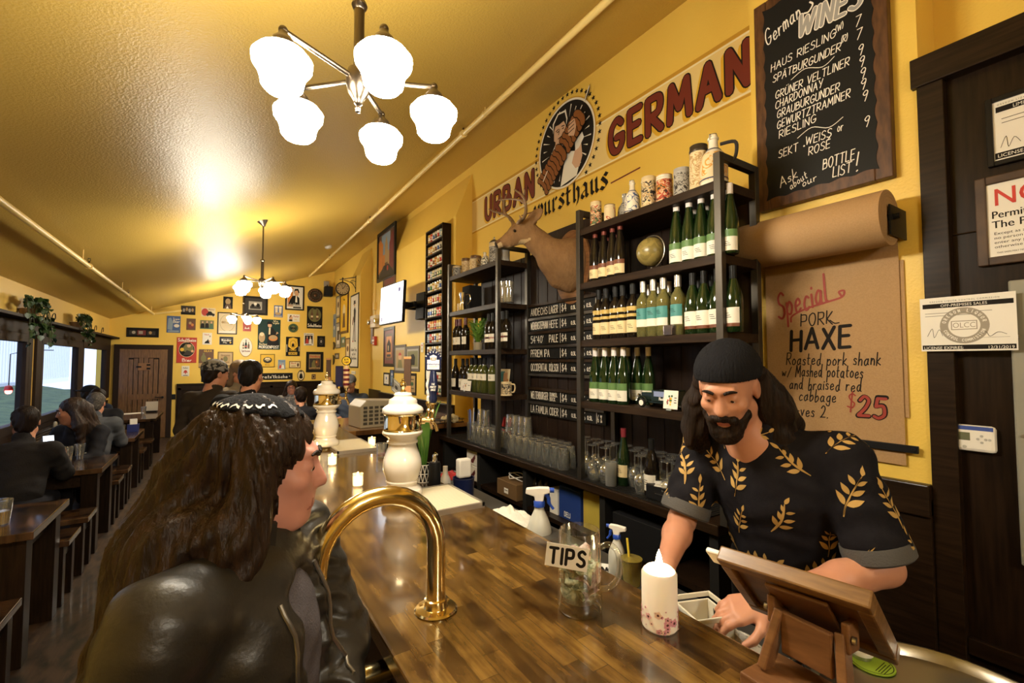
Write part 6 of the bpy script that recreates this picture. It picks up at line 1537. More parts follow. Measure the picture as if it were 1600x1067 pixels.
# === tap list between the racks
t = thing('tap_list_board', 'black beer list of narrow boards with chalk lettering between the racks', 'menu board', (2.205, 0, 0), RW)
ROWS = [('ANDECHS', 'LAGER', '4.8%', ''), ('WEIHENSTEPHAN', 'HEFE', '5.4%', ''), ("54*40'", 'PALE', '5.2%', ''), ('PFRIEM IPA', '', '7.2%', ''), ('OCCIDENTAL', 'KÖLSCH', '4.8%', ''), None, ('WELTENBURGER', 'DUNKEL', '6.6%', 'BOCK'), ('LA FAMILIA', 'CIDER', '6 %', '')]
xl, xr = -3.115, -2.235
for k, r_ in enumerate(ROWS):
 z = 1.7 + .405 - .1135 * k
 m = MB(); m.bx(xl, xr, z + .043, z + .064, 0, .03, 0); o = m.build('ledge', STEELD if k % 2 else BOARD, t)
 if r_ is None: continue
 m = MB(); m.bx(xl, xr, z - .043, z + .043, 0, .012, 0); o = m.build('strip', SLATE, t)
 m = MB()
 nm = r_[0]
 g0 = .48 if r_[1] else .7
 tw = sum(gwid(c, GLY) + .2 for c in nm) * .056
 sx = min(1.0, (.235 if r_[1] else .26) / tw)
 m.write(nm, xl + .015, z - .028, .056, .0055, .013, 0, 'l', .0, sx=sx)
 if r_[1]:
  tw = sum(gwid(c, GLY) + .2 for c in r_[1]) * .056
  if r_[3]:
   m.write(r_[1], xl + .27, z + .003, .028, .004, .013, 0, 'l', sx=.9); m.write(r_[3], xl + .27, z - .032, .028, .004, .013, 0, 'l', sx=.9)
  else: m.write(r_[1], xl + .265, z - .028, .056, .0055, .013, 0, 'l', sx=min(1, .115 / tw))
 for xx in (.40, .625, .79): m.rect(xl + xx, z - .037, xl + xx + .005, z + .037, .013, 0)
 m.write('$4', xl + .42, z - .026, .052, .005, .013, 0, 'l'); m.write('0.3L', xl + .53, z - .02, .026, .005, .013, 0, 'l')
 m.write('6', xl + .655, z - .026, .052, .005, .013, 0, 'l'); m.write('0.5L', xl + .70, z - .02, .026, .005, .013, 0, 'l'); m.write(r_[2], xl + .802, z - .026, .048, .0045, .013, 0, 'l', sx=.55)
 m.build('chalk_writing', CHALK, t)
# === wine chalkboard
y_l, y_r = 1.262, .700
zl0, zl1 = 2.47, 3.56
t = thing('wine_chalkboard', 'black wine-list chalkboard with scalloped edge in a brown wooden frame', 'chalkboard', (XP - .022, y_l, zl0), RW)
Wd, Hd = y_l - y_r, zl1 - zl0
m = MB()
for q in ((0, .062, 0, Hd), (Wd - .062, Wd, 0, Hd), (.062, Wd - .062, 0, .06), (.062, Wd - .062, Hd - .06, Hd)): m.bx(*q, -.02, .022)
m.build('frame', mat('rustic_brown_frame', (.115, .048, .017), .5, noise=(6, (.055, .022, .008), .35, .65), stretch=(8, 2, 8)), t, bev=.004)
P = []
x0, x1, y0, y1 = .045, Wd - .045, .045, Hd - .045
def wav(n, i): return .008 * math.sin(2 * PI * i / n * max(3, n // 8))
for i in range(32): P.append((x0 + (x1 - x0) * i / 32, y0 + .010 * abs(math.sin(i / 32 * PI * 5))))
for i in range(64): P.append((x1 - .010 * abs(math.sin(i / 64 * PI * 10)), y0 + (y1 - y0) * i / 64))
for i in range(32): P.append((x1 - (x1 - x0) * i / 32, y1 - .010 * abs(math.sin(i / 32 * PI * 5))))
for i in range(64): P.append((x0 + .010 * abs(math.sin(i / 64 * PI * 10)), y1 - (y1 - y0) * i / 64))
m = MB(); m.prism(P, .0, .024); m.build('slate', SLATE, t)
m = MB()
def bl_(x, y):
 p = onX(1140 + x * .3375, y * .3375, XP - .046); return (y_l - p.y, p.z - zl0)
def wr(txt, x, y, xe, ye, h, wd=.0042, slant=.12, **k):
 a = bl_(x, y); b = bl_(xe, ye)
 tot = sum(gwid(c, GLY) + .2 for c in txt) - .2
 m.write(txt, a[0], a[1], h, wd, .0246, 0, 'l', slant, math.atan2(b[1] - a[1], b[0] - a[0]), sx=(b[0] - a[0] - slant * h * .5) / (tot * h), jit=.05, **k)
wr('HAUS RIESLING', 192, 333, 492, 168, .037, .0036); wr('(W)', 492, 150, 528, 128, .030, .003)
wr('SPÄTBURGUNDER', 200, 384, 515, 233, .037, .0036); wr('(R)', 517, 200, 546, 186, .030, .003)
wr('GRÜNER VELTLINER', 212, 460, 555, 300, .037, .0036); wr('CHARDONNAY', 212, 505, 432, 402, .037, .0036); wr('GRAUBURGUNDER', 220, 549, 510, 418, .037, .0036)
wr('GEWURTZTRAMINER', 220, 598, 560, 448, .037, .0036); wr('RIESLING', 230, 641, 402, 562, .037, .0036)
wr('SEKT', 227, 734, 318, 696, .038, .0036); wr('WEISS', 352, 673, 472, 630, .038, .0036); wr('or', 500, 612, 528, 600, .045, .003); wr('ROSÉ', 366, 720, 466, 683, .038, .0036)
wr('BOTTLE', 432, 785, 580, 735, .046, .004); wr('LIST', 478, 822, 565, 795, .046, .004); wr('!', 588, 790, 602, 785, .075, .005)
wr('Ask', 235, 868, 325, 810, .048, .0038, .25); wr('about', 283, 878, 372, 812, .036, .0036, .2); wr('our', 340, 866, 408, 830, .036, .0036, .2)
wr('German', 172, 215, 345, 62, .085, .0055, .2)
a = bl_(345, 62); b = bl_(372, 10); m.pen(catmull([a, (a[0] + .02, a[1] - .005), (b[0] + .012, (a[1] + b[1]) / 2), b], 5), .0075, .0247)
for i, (x, y) in enumerate(((580, 128), (585, 188), (592, 262), (597, 316), (602, 370), (604, 420), (612, 474), (620, 592))):
 a = bl_(x, y); m.write('7' if i < 2 else '9', a[0], a[1], .045, .0036, .0246, 0, 'l', .15)
a = bl_(345, 676); m.disc(a[0], a[1], .004, .004, .0247)
for q in (((285, 370), (350, 318), (430, 310), (485, 262)), ((315, 640), (380, 590), (460, 590), (525, 542))): m.pen(catmull([bl_(*p) for p in q], 5), .003, .0246)
m.build('chalk_writing', CHALK, t)
m = MB()
a = bl_(305, 183); b = bl_(640, 30)
tot = sum(gwid(c, GLY) + .24 for c in 'WINES') - .24
for mi, wd, z in ((0, .024, .0246), (1, .015, .0256)): m.write('WINES', a[0] + .012, a[1] + .004, .098, wd, z, mi, 'l', .12, math.atan2(b[1] - a[1], b[0] - a[0]) * .5, sx=(b[0] - a[0] - .04) / (tot * .098), gap=.24)
m.build('shaded_title', [CHALK, mat('chalk_grey', (.34, .33, .31), .9)], t)
# === kraft paper roll and special
t = thing('kraft_paper_roll', 'large brown kraft paper roll on black brackets with the handwritten special below', 'paper roll', (XP, 1.3, 0), RW)
rr, xc, zc_ = .112, .135, 2.275
Ya = Matrix(((0, 0, 1), (1, 0, 0), (0, 1, 0)))     # lathe axis -> local x
m = MB(); m.lathe([(.03, .02), (rr * .6, .018), (rr * .995, .02), (rr, .022), (rr, .608), (rr * .995, .61), (.03, .612)], 48, (0, zc_, xc), Ya, cap=False)
m.lathe([(.03, .02), (.03, .612)], 24, (0, zc_, xc), Ya, cap=False)
for k in range(5): m.lathe([(rr * (.35 + .13 * k), .612), (rr * (.36 + .13 * k), .6126), (rr * (.37 + .13 * k), .612)], 40, (0, zc_, xc), Ya, cap=False)
m.build('roll', KRAFT, t)
m = MB()
for x in (.0, .618): m.bx(x, x + .006, zc_ - .075, zc_ + .045, .0, xc + .035)
m.cyl((-.01, zc_, xc), (.645, zc_, xc), .012); m.build('bracket', BLACK, t)
m = MB(); m.bx(.05, .598, 1.275, 2.165, .012, .0135); m.add([(.05, 2.165, .0135), (.598, 2.165, .0135), (.598, 2.28, .024), (.05, 2.28, .024)], [(0, 1, 2, 3)]); m.build('paper_sheet', KRAFT, t)
m = MB(); m.bx(.3, .612, 1.47, 2.12, .006, .0075); m.build('under_sheet', KRAFT, t)
m = MB(); m.bx(.03, .642, 1.330, 1.360, .016, .028); m.cyl((.628, 1.345, .028), (.628, 1.345, .032), .008); m.build('tear_bar', BLACK, t, bev=.002)
m = MB()
def kp(x, y):
 p = onX(1140 + x * .4686, 280 + y * .4686, XP - .014); return (1.3 - p.y, p.z)
def kw(txt, x, y, xe, h, wd=.005, mi=0, dy=0., slant=.1, **k):
 a = kp(x, y); b = kp(xe, y)
 tot = sum(gwid(c, GLY) + .22 for c in txt) - .22
 m.write(txt, a[0], a[1], h, wd, .0142 + mi * .001, mi, 'l', slant, dy, sx=(b[0] - a[0] - slant * h * .4) / (tot * h), gap=.22, jit=.06, **k)
kw('Special', 165, 468, 348, .125, .010, 1, .30, .25)
m.pen(catmull([kp(205, 475), kp(210, 455), kp(260, 430), kp(330, 408), kp(375, 392), kp(382, 372), kp(365, 375), kp(372, 388)], 5), .009, .0143, 1)
kw('PORK', 238, 492, 345, .058, .0055, 0, .05); m.pen(catmull([kp(335, 470), kp(350, 480), kp(365, 478)], 4), .005, .0142, 0)
for mi, wd, z_ in ((0, .016, .0142),): kw('HAXE', 205, 572, 405, .095, .015, 0, .05)
kw('Roasted pork shank', 190, 618, 505, .056, .0048, 0, .0); kw('w/', 175, 655, 205, .045, .004); kw('Mashed potatoes', 220, 657, 445, .056, .0048)
kw('and braised red', 200, 697, 440, .054, .0048); kw('cabbage', 232, 735, 355, .054, .0048); kw('serves 2.', 190, 785, 328, .056, .005)
kw('$', 392, 768, 418, .075, .006, 1); kw('25', 428, 790, 520, .085, .020, 0); kw('25', 430, 789, 519, .083, .012, 1)
m.build('marker_writing', [INK, mat('red_marker', (.30, .035, .02), .6)], t)
# === notices by the panelled door
XD = XP + .03
def dl(u, v, z0, y0, X=XD):
 p = onX(u, v, X); return (y0 - p.y, p.z - z0)
p0 = onX(1440, 549, XP - .03); p1 = onX(1587, 455, XP - .03)
Wn, Hn = p0.y - p1.y, onX(1443, 467, XP - .03).z - p0.z
t = thing('licence_paper', 'white liquor licence paper with black bands taped to the dark panelling', 'licence', (XP - .028, p0.y, p0.z), RW)
m = MB(); m.bx(0, Wn, 0, Hn, 0, .0012); m.build('sheet', WHITE, t)
m = MB()
m.rect(.008, Hn * .80, Wn - .006, Hn * .885, .0016, 0); m.rect(.004, .006, Wn - .004, Hn * .11, .0016, 0)
cxn, cyn = Wn * .48, Hn * .46
ring = []
for k in range(40):
 a0, a1 = 2 * PI * k / 40, 2 * PI * (k + 1) / 40
 m.add([(cxn + r * math.cos(a), cyn + r * math.sin(a), .0014) for a in (a0, a1) for r in (.044, .068)], [(0, 1, 3, 2)], False, 1)
for k, c in enumerate('OREGON LIQUOR'):
 an = math.radians(165 - 150 * k / 12); m.write(c, cxn + .052 * math.cos(an), cyn + .052 * math.sin(an), .010, .002, .0018, 2, 'c', 0, an - PI / 2)
for k, c in enumerate('CONTROL COMMISSION'):
 an = math.radians(200 + 140 * k / 17); m.write(c, cxn + .060 * math.cos(an), cyn + .060 * math.sin(an), .009, .0018, .0018, 2, 'c', 0, an + PI / 2)
m.rect(cxn - .036, cyn - .016, cxn + .036, cyn + .018, .0015, 1); m.rect(cxn - .033, cyn - .013, cxn + .033, cyn + .015, .0017, 2)
m.type('OLCC', cxn, cyn - .008, .020, .0019, 1, 'CENTER', .85)
m.type('OFF-PREMISES SALES', cxn, Hn * .818, Hn * .05, .002, 2, 'CENTER'); m.type('O R E G O N   L I Q U O R   C O N T R O L   C O M M I S S I O N', cxn, Hn * .91, .006, .0016, 0, 'CENTER', .82)
m.type('LICENSE EXPIRES:', .008, Hn * .035, Hn * .052, .002, 2); m.type('12/31/2019', Wn - .008, Hn * .035, Hn * .052, .002, 2, 'RIGHT')
for k in range(2): m.rect(.015, Hn * (.70 - .05 * k), Wn - .06 - .05 * k, Hn * (.71 - .05 * k), .00165, 3)
m.pen(catmull([(.02, Hn * .28), (.035, Hn * .42), (.04, Hn * .25), (.055, Hn * .4), (.065, Hn * .28)], 4), .0012, .0017, 0); m.pen(catmull([(Wn * .62, Hn * .27), (Wn * .7, Hn * .33), (Wn * .74, Hn * .25), (Wn * .82, Hn * .32), (Wn * .9, Hn * .28)], 4), .0014, .0017, 0); m.rect(Wn * .6, Hn * .23, Wn * .93, Hn * .235, .0016, 3)
m.build('print', [INK, mat('seal_grey', (.34, .30, .24), .7), WHITE, mat('fine_print', (.25, .23, .20), .7)], t)
p0 = onX(1545, 264, XD); pt = onX(1545, 158, XD)
t = thing('framed_licence', 'black framed licence, highest on the dark panelling', 'licence', (XD, p0.y, p0.z), RW)
Wn, Hn = .34, pt.z - p0.z
m = MB()
for q in ((0, .018, 0, Hn), (Wn - .018, Wn, 0, Hn), (.018, Wn - .018, 0, .018), (.018, Wn - .018, Hn - .018, Hn)): m.bx(*q, 0, .02)
m.build('picture_frame', FRB, t, bev=.003)
m = MB(); m.bx(.018, Wn - .018, .018, Hn - .018, 0, .010); m.build('sheet', WHITE, t)
m = MB(); m.rect(.026, Hn * .77, Wn - .026, Hn * .85, .0106, 0); m.rect(.02, .024, Wn - .02, Hn * .185, .0106, 0); m.type('LIMITED ON-PREMISES SALES', Wn / 2, Hn * .785, Hn * .05, .011, 2, 'CENTER', .9); m.type('LICENSE EXPIRES:', .026, Hn * .115, Hn * .05, .011, 2); m.type('O R E G O N   L I Q U O R   C O N T R O L', .03, Hn * .87, .006, .0108, 0, 'LEFT', .9)
for k in range(40):
 a0, a1 = 2 * PI * k / 40, 2 * PI * (k + 1) / 40
 m.add([(Wn * .5 + r * math.cos(a), Hn * .5 + r * math.sin(a), .0108) for a in (a0, a1) for r in (.044, .066)], [(0, 1, 3, 2)], False, 1)
m.pen(catmull([(.035, Hn * .25), (.05, Hn * .4), (.055, Hn * .24), (.07, Hn * .36), (.085, Hn * .27)], 4), .0014, .0109, 0)
for k in range(2): m.rect(.04, Hn * (.66 - .06 * k), .2, Hn * (.668 - .06 * k), .0107, 0)
m.build('print', [INK, mat('seal_grey', (.34, .30, .24)), WHITE], t)
p0 = onX(1530, 418, XD); pt = onX(1530, 282, XD)
t = thing('no_minors_sign', 'wood framed white notice with a big red NO on the dark panelling', 'sign', (XD, p0.y, p0.z), RW)
Wn, Hn = .42, pt.z - p0.z
m = MB()
for q in ((0, .03, 0, Hn), (Wn - .03, Wn, 0, Hn), (.03, Wn - .03, 0, .03), (.03, Wn - .03, Hn - .03, Hn)): m.bx(*q, 0, .022)
m.build('frame', mat('worn_wood_frame', (.085, .045, .02), .5, noise=(8, (.04, .02, .01))), t, bev=.004)
m = MB(); m.bx(.03, Wn - .03, .03, Hn - .03, 0, .012); m.build('sheet', WHITE, t)
m = MB(); h = Hn * .2
m.type('NO MINORS', .045, Hn * .66, h, .0126, 1, 'LEFT', .9); m.type('NO MINORS', .0465, Hn * .66, h, .0128, 1, 'LEFT', .9)
for q in range(2):
 m.type('Permitted Anywhere On', .04 + .001 * q, Hn * .52, Hn * .085, .0126 + .0001 * q, 0, 'LEFT', .86); m.type('The Premises', .04 + .001 * q, Hn * .41, Hn * .085, .0126 + .0001 * q, 0, 'LEFT', .95)
for k, s_ in enumerate(('Except as authorized', 'no person under 21 may', 'enter any portion not', 'otherwise identified')): m.type(s_, .045, Hn * (.335 - .05 * k), Hn * .032, .0126, 0, 'LEFT', 1.2)
m.type('THIS SIGN MAY NOT BE ALTERED', .05, Hn * .125, Hn * .018, .0126, 0)
m.build('print', [INK, mat('notice_red', (.55, .035, .02), .5)], t)
p0 = onX(1485, 700, XD); p1 = onX(1558, 660, XD)
t = thing('thermostat', 'white programmable thermostat with blue top edge on the dark panelling', 'thermostat', (XD, p0.y, p0.z), RW)
Wn, Hn = p0.y - p1.y, .098
m = MB(); m.bx(0, Wn, 0, Hn, 0, .028); m.build('case', WHITEP, t, bev=.012)
m = MB(); m.bx(.006, Wn - .006, Hn - .018, Hn - .003, .0265, .0285); m.build('blue_edge', mat('thermostat_blue', (.05, .09, .34), .4), t, bev=.002)
m = MB(); m.bx(.02, Wn * .48, Hn * .42, Hn * .72, .027, .0285); m.build('display', mat('lcd_grey', (.14, .15, .09), .25), t)
for k, (a, b) in enumerate(((.72, .62), (.64, .50), (.80, .50), (.72, .38), (.88, .50), (.16, .17), (.36, .17))):
 m = MB(); m.cyl((Wn * a, Hn * b, .026), (Wn * a, Hn * b, .0295), .0045 if k < 5 else .006, 12); m.build('button', mat('button_grey', (.45, .44, .40), .5), t)
p0 = onX(1578, 440, XD); p1 = onX(1592, 878, XD)
t = thing('electrical_panel', 'grey metal electrical panel door at the picture edge', 'electrical panel', (XD, p0.y, p1.z), RW)
m = MB(); m.bx(0, .40, 0, p0.z - p1.z, 0, .035); m.build('door', mat('grey_enamel', (.27, .26, .21), .45), t, bev=.006)
m = MB()
for z in (.12, .45, .8): m.cyl((.02, z * (p0.z - p1.z), .035), (.02, z * (p0.z - p1.z), .039), .006, 10)
m.build('screws', STEEL, t)
# === can rack
XC = 2.265; ya, yb = 5.06, 5.60; zc0, zc1 = 1.27, 3.395
t = thing('can_rack', 'tall dark wooden wall rack filled with rows of beer cans', 'can rack', (0, 0, 0))
m = MB(); m.bx(XC, XP, ya, ya + .02, zc0, zc1); m.bx(XC, XP, yb - .02, yb, zc0, zc1); m.bx(XC, XP, ya, yb, zc1 - .02, zc1); m.bx(XP - .012, XP - .002, ya, yb, zc0, zc1); m.build('case', DARK, t, bev=.003)
NR = 13; dz = (zc1 - zc0 - .02) / NR
for k in range(NR):
 m = MB(); m.bx(XC, XP - .012, ya + .02, yb - .02, zc0 + k * dz, zc0 + k * dz + .018); m.build('shelf', DARK, t)
CV = [('white can with red band', (.78, .75, .68), (.5, .04, .03)), ('white can with blue band', (.78, .75, .68), (.05, .12, .40)), ('cream can with green band', (.74, .66, .45), (.05, .22, .08)), ('red can with white band', (.48, .05, .03), (.78, .75, .68)),
  ('gold can with white band', (.60, .40, .10), (.78, .75, .68)), ('pale blue can with white band', (.30, .42, .55), (.78, .75, .68)), ('orange can with cream band', (.60, .24, .05), (.74, .66, .45)), ('silver can with black band', (.55, .54, .52), (.05, .05, .05)),
  ('white can with brown band', (.78, .75, .68), (.20, .09, .04)), ('white can with gold band', (.80, .77, .70), (.58, .38, .08))]
protos = []
for nm, c1, c2_ in CV:
 t = thing('beer_can', 'x', 'can', group='beer cans in the wall rack')
 m = MB(); r = .031
 m.lathe([(0, 0), (.024, 0), (r, .008), (r, .030)], 16, m=0, cap=False); m.lathe([(r, .030), (r, .036)], 16, m=2, cap=False); m.lathe([(r, .036), (r, .080)], 16, m=1, cap=False); m.lathe([(r, .080), (r, .104), (.026, .114)], 16, m=0, cap=False)
 arc(m, r + .0006, .044, .072, PI - .5, PI + .5, 0, 6)
 m.build('can_body', [mat('can_' + nm, c1, .35, metal=.15), mat('band_' + nm, c2_, .35, metal=.15), INK], t)
 m = MB(); m.lathe([(.026, .114), (.0265, .117), (.024, .117), (.023, .114), (0, .114)], 16, cap=False); m.build('lid', CHROME, t)
 protos.append(t)
used = set(); rc = random.Random(11)
for k in range(NR):
 for j in range(7):
  i = rc.randrange(len(CV)); pr = protos[i]
  y = yb - .02 - .035 - j * ((yb - ya - .04 - .066) / 6); z = zc0 + k * dz + .018
  lab = '%s, %s from left, %s row down the can rack' % (CV[i][0], ORD[j], ORD[NR - 1 - k])
  if i not in used: used.add(i); pr.location = (XC + .045, y, z); pr['label'] = lab
  else: dup(pr, (XC + .045, y, z), rc.uniform(-.4, .4), lab)
# === steins, globe and small things on the racks
def patt(name, cols, scale, rough=.3):
 m = bpy.data.materials.new(name); m.use_nodes = True; nt = m.node_tree; N = nt.nodes; b = N['Principled BSDF']
 tc = N.new('ShaderNodeTexCoord'); v = N.new('ShaderNodeTexNoise'); v.inputs['Scale'].default_value = scale; v.inputs['Detail'].default_value = 3; v.inputs['Distortion'].default_value = 1.2
 nt.links.new(tc.outputs['Object'], v.inputs['Vector'])
 r = N.new('ShaderNodeValToRGB'); r.color_ramp.interpolation = 'CONSTANT'; nt.links.new(v.outputs[0], r.inputs[0])
 e = r.color_ramp.elements; n = len(cols)
 e[0].position = 0; e[0].color = (*cols[0], 1); e[1].position = .36 + .28 / (n - 1) * .5; e[1].color = (*cols[1], 1)
 for i in range(2, n): q = e.new(.36 + .28 * i / n); q.color = (*cols[i], 1)
 nt.links.new(r.outputs[0], b.inputs['Base Color']); b.inputs['Roughness'].default_value = rough
 bm = N.new('ShaderNodeBump'); bm.inputs['Strength'].default_value = .5; bm.inputs['Distance'].default_value = .004; nt.links.new(v.outputs[0], bm.inputs['Height']); nt.links.new(bm.outputs[0], b.inputs['Normal'])
 MATS[name] = m; return m
BKc, CRc, TNc, RDc, GNc, BLc, GYc, ORc, WTc = (.02, .018, .02), (.68, .55, .34), (.42, .27, .12), (.42, .06, .03), (.08, .14, .05), (.05, .09, .24), (.34, .33, .31), (.58, .28, .05), (.74, .70, .60)
def stein(lab, u, x, z, h, r, pat, rim, base, lid=None, hand=None, style='stein', rz=.5, group='steins on the racks'):
 t = thing('beer_stein' if style in ('stein', 'mug') else 'stoneware_jug', lab, 'stein' if style in ('stein', 'mug') else 'jug', (x, yAt(u, x), z), group=group)
 MP, MR, MB_ = pat, rim, base
 m = MB()
 if style in ('stein', 'mug'):
  m.lathe([(0, 0), (r * 1.06, 0), (r * 1.08, h * .03), (r * 1.04, h * .10), (r * 1.0, h * .12)], 28, m=1, cap=False)
  m.lathe([(r * 1.0, h * .12), (r * .99, h * .5), (r * .95, h * .84)], 28, m=0, cap=False)
  m.lathe([(r * .95, h * .84), (r * .99, h * .86), (r * .99, h * .90), (r * .93, h * .92), (r * .93, h * .99), (r * .86, h), (r * .82, h * .9), (0, h * .88)], 28, m=2, cap=False)
 else:
  m.lathe([(0, 0), (r * .98, 0), (r, h * .03), (r, h * .08)], 28, m=1, cap=False); m.lathe([(r, h * .08), (r * 1.02, h * .3), (r * .98, h * .48), (r * .78, h * .62)], 28, m=0, cap=False)
  m.lathe([(r * .78, h * .62), (r * .5, h * .70), (r * .36, h * .76), (r * .33, h * .9), (r * .40, h * .91), (r * .40, h * .94), (r * .34, h * .95), (r * .3, h), (0, h)], 28, m=2, cap=False)
  m.lathe([(r * 1.015, h * .1), (r * 1.03, h * .105), (r * 1.03, h * .12), (r * 1.015, h * .125)], 28, m=3, cap=False); m.lathe([(r * .55, h * .69), (r * .57, h * .69), (r * .5, h * .715), (r * .48, h * .71)], 28, m=3, cap=False)
 m.build('vessel', [MP, MB_, MR, mat('blue_black_band', (.03, .04, .10), .3)], t)
 if lid is not None:
  m = MB()
  if lid == 'pewter': m.lathe([(r * .97, h), (r * .98, h * 1.02), (r * .7, h * 1.10), (r * .3, h * 1.16), (r * .12, h * 1.18), (r * .16, h * 1.23), (0, h * 1.3)], 24); m.build('lid', mat('pewter', (.30, .28, .24), .35, metal=.9), t)
  elif lid == 'wire':
   m.tube([(-r * .42, 0, h * .9), (-r * .48, 0, h * .99), (0, 0, h * 1.03), (r * .48, 0, h * .99), (r * .42, 0, h * .9)], .002, 6); m.lathe([(0, h), (r * .3, h), (r * .28, h * 1.02), (0, h * 1.03)], 14); m.build('swing_stopper', STEEL, t)
  else: m.lathe([(r * .94, h * .99), (r * .95, h * 1.02), (r * .7, h * 1.035), (0, h * 1.04)], 24); m.build('lid', lid, t)
 d = Vector((math.cos(rz), math.sin(rz), 0))
 if hand is not None:
  m = MB(); z0, z1 = (.25, .82) if style != 'jug' else (.42, .8)
  r0 = r * .95 if style != 'jug' else r * .5
  m.tube(catmull([tuple(d * q + Vector((0, 0, h * zz))) for q, zz in ((r0, z1), (r * 1.5, z1 * .98), (r * 1.62, (z0 + z1) * .5), (r * 1.4, z0 * 1.05), (r * .95, z0))], 4), r * .13, 10); m.build('handle', hand, t)
 return t
P1 = patt('stein_dark_hunting', [BKc, GNc, RDc, CRc, BKc, TNc], 26); P2 = patt('stein_tan_relief', [TNc, CRc, BKc, CRc, TNc], 24); P3 = patt('stein_red_crest', [BKc, RDc, CRc, RDc, ORc, BKc], 22)
P4 = patt('stein_grey_figures', [BKc, GYc, GYc, BKc, GYc], 26); P5 = patt('jug_blue_scroll', [WTc, WTc, BLc, WTc, WTc], 16); P6 = patt('jug_orange_scroll', [CRc, CRc, ORc, CRc, CRc], 14); P7 = patt('stein_sand', [TNc, CRc, TNc, CRc], 30); P8 = patt('mug_cream_mark', [CRc, CRc, RDc, CRc, CRc], 9)
CRG = mat('cream_glaze', (.62, .50, .30), .3); WHG = mat('white_glaze', (.74, .68, .56), .22); GYG = mat('grey_glaze', (.34, .33, .31), .35); BRG = mat('brown_glaze', (.14, .07, .03), .3); ORG = mat('orange_lid', (.55, .30, .07), .4); DKG = mat('dark_glaze', (.03, .028, .03), .3)
z = ZR[0]
stein('tall dark stein with painted hunters and orange rim, leftmost on the right rack', 933, 1.96, z, .165, .036, P1, CRG, CRG, ORG, DKG)
stein('small cream mug with a red mark and brown rim', 955, 1.97, z, .115, .035, P8, CRG, CRG, BRG, BRG, 'mug')
stein('grey-blue stoneware jug behind the white and blue jug', 979, 2.08, z, .20, .045, P4, GYG, GYG, 'wire', GYG, 'jug')
stein('white jug with blue scrolls and swing stopper', 991, 1.97, z, .205, .044, P5, WHG, WHG, 'wire', WHG, 'jug')
stein('tan and black relief stein right of the white and blue jug', 1017.5, 1.97, z, .185, .042, P2, CRG, CRG, None, CRG)
stein('red and black crest stein with an orange lid', 1042, 1.97, z, .155, .044, P3, WHG, WHG, ORG, BRG)
stein('grey stein with pale figures on black', 1070.5, 1.97, z, .150, .044, P4, GYG, GYG, GYG, GYG)
stein('very tall sand-coloured relief stein with a dark rim', 1097.5, 1.97, z, .235, .045, P7, mat('dark_pewter', (.06, .045, .03)), CRG, None, BRG)
stein('large cream jug with orange scrolls and a black handle, rightmost on top', 1121, 1.96, z, .25, .062, P6, WHG, WHG, 'wire', DKG, 'jug', rz=-1.2)
z = ZL[0]
stein('cream mug with dark panel, leftmost on top of the left rack', 713, 1.95, z, .105, .042, P4, CRG, CRG, None, CRG, 'mug', rz=2.0)
stein('tall brown relief stein on top of the left rack', 727.5, 2.04, z, .19, .046, P7, BRG, BRG, None, BRG)
stein('wide dark pottery stein on top of the left rack', 743, 2.03, z, .17, .055, patt('stein_dark_clay', [BKc, TNc, BKc, GYc], 20), BRG, BRG, None, BRG)
stein('small white jug with dark marks on top of the left rack', 757, 1.95, z, .13, .035, patt('jug_dark_marks', [WTc, BKc, WTc, WTc], 18), WHG, WHG, 'wire', WHG, 'jug')
stein('tall stein with a pointed pewter lid behind the deer nose', 772, 2.02, z, .21, .048, P4, CRG, CRG, 'pewter', CRG)
stein('grey stein half hidden by the deer muzzle', 788, 1.98, z, .12, .046, GYG, GYG, GYG, None, GYG)
stein('glass-like tan tumbler stein in front of the dark pottery stein', 739, 1.93, z, .10, .036, P7, CRG, CRG, None, None)
stein('black and cream patterned mug on the lowest shelf of the left rack', 791, 1.96, ZL[3], .11, .046, patt('mug_lattice', [BKc, CRc, BKc, CRc, BKc], 40), CRG, CRG, None, CRG, 'mug', rz=-.9, group=None)
t = thing('desk_globe', 'olive desk globe on a metal arm on the second shelf', 'globe', (1.99, yAt(1020, 1.99), ZR[1]))
m = MB(); m.ball((0, 0, .115), .080, 36); m.build('ball', patt('globe_map', [(.22, .17, .05), (.30, .23, .07), (.22, .17, .05), (.30, .21, .08)], 9, .3), t)
m = MB()
pts = []
for k in range(19):
 a = math.radians(-70 + 180 * k / 18); pts.append((.0, -.089 * math.cos(a), .115 + .089 * math.sin(a)))
for i in range(len(pts) - 1): m.tube([pts[i], pts[i + 1]], .0042, 8)
m.build('meridian_arm', mat('pewter', (.30, .28, .24)), t)
m = MB(); m.lathe([(0, 0), (.055, 0), (.055, .004), (.02, .012), (.008, .02), (.006, .03), (0, .03)], 28); m.build('base', mat('pewter', (.30, .28, .24)), t)
t = thing('candle_cube', 'dark mirrored cube candle holder in front of the teal label bottles', 'candle holder', (1.905, yAt(1049, 1.905), ZR[2]))
m = MB(); m.bx(-.026, .026, -.026, .026, 0, .05); m.build('cube', mat('mirrored_plum', (.25, .22, .24), .12, metal=.8), t, bev=.003)
yc = yAt(1027, 1.935)
t = thing('model_car', 'black vintage model car with white-wall wheels on the lowest shelf', 'model car', (1.957, yc, ZR[3]), rz=PI / 2)   # nose toward +Y
m = MB(); m.bx(-.13, .03, -.035, .035, .035, .095); m.bx(-.13, -.02, -.033, .033, .095, .10); m.bx(.03, .11, -.022, .022, .04, .078); m.bx(-.135, .12, -.03, .03, .025, .037)
m.build('body', mat('black_green_enamel', (.012, .02, .016), .15, coat=.6), t, bev=.006)
m = MB(); m.bx(-.10, .015, -.0356, .0356, .062, .088); m.build('side_window', mat('car_glass', (.25, .3, .5), .1), t)
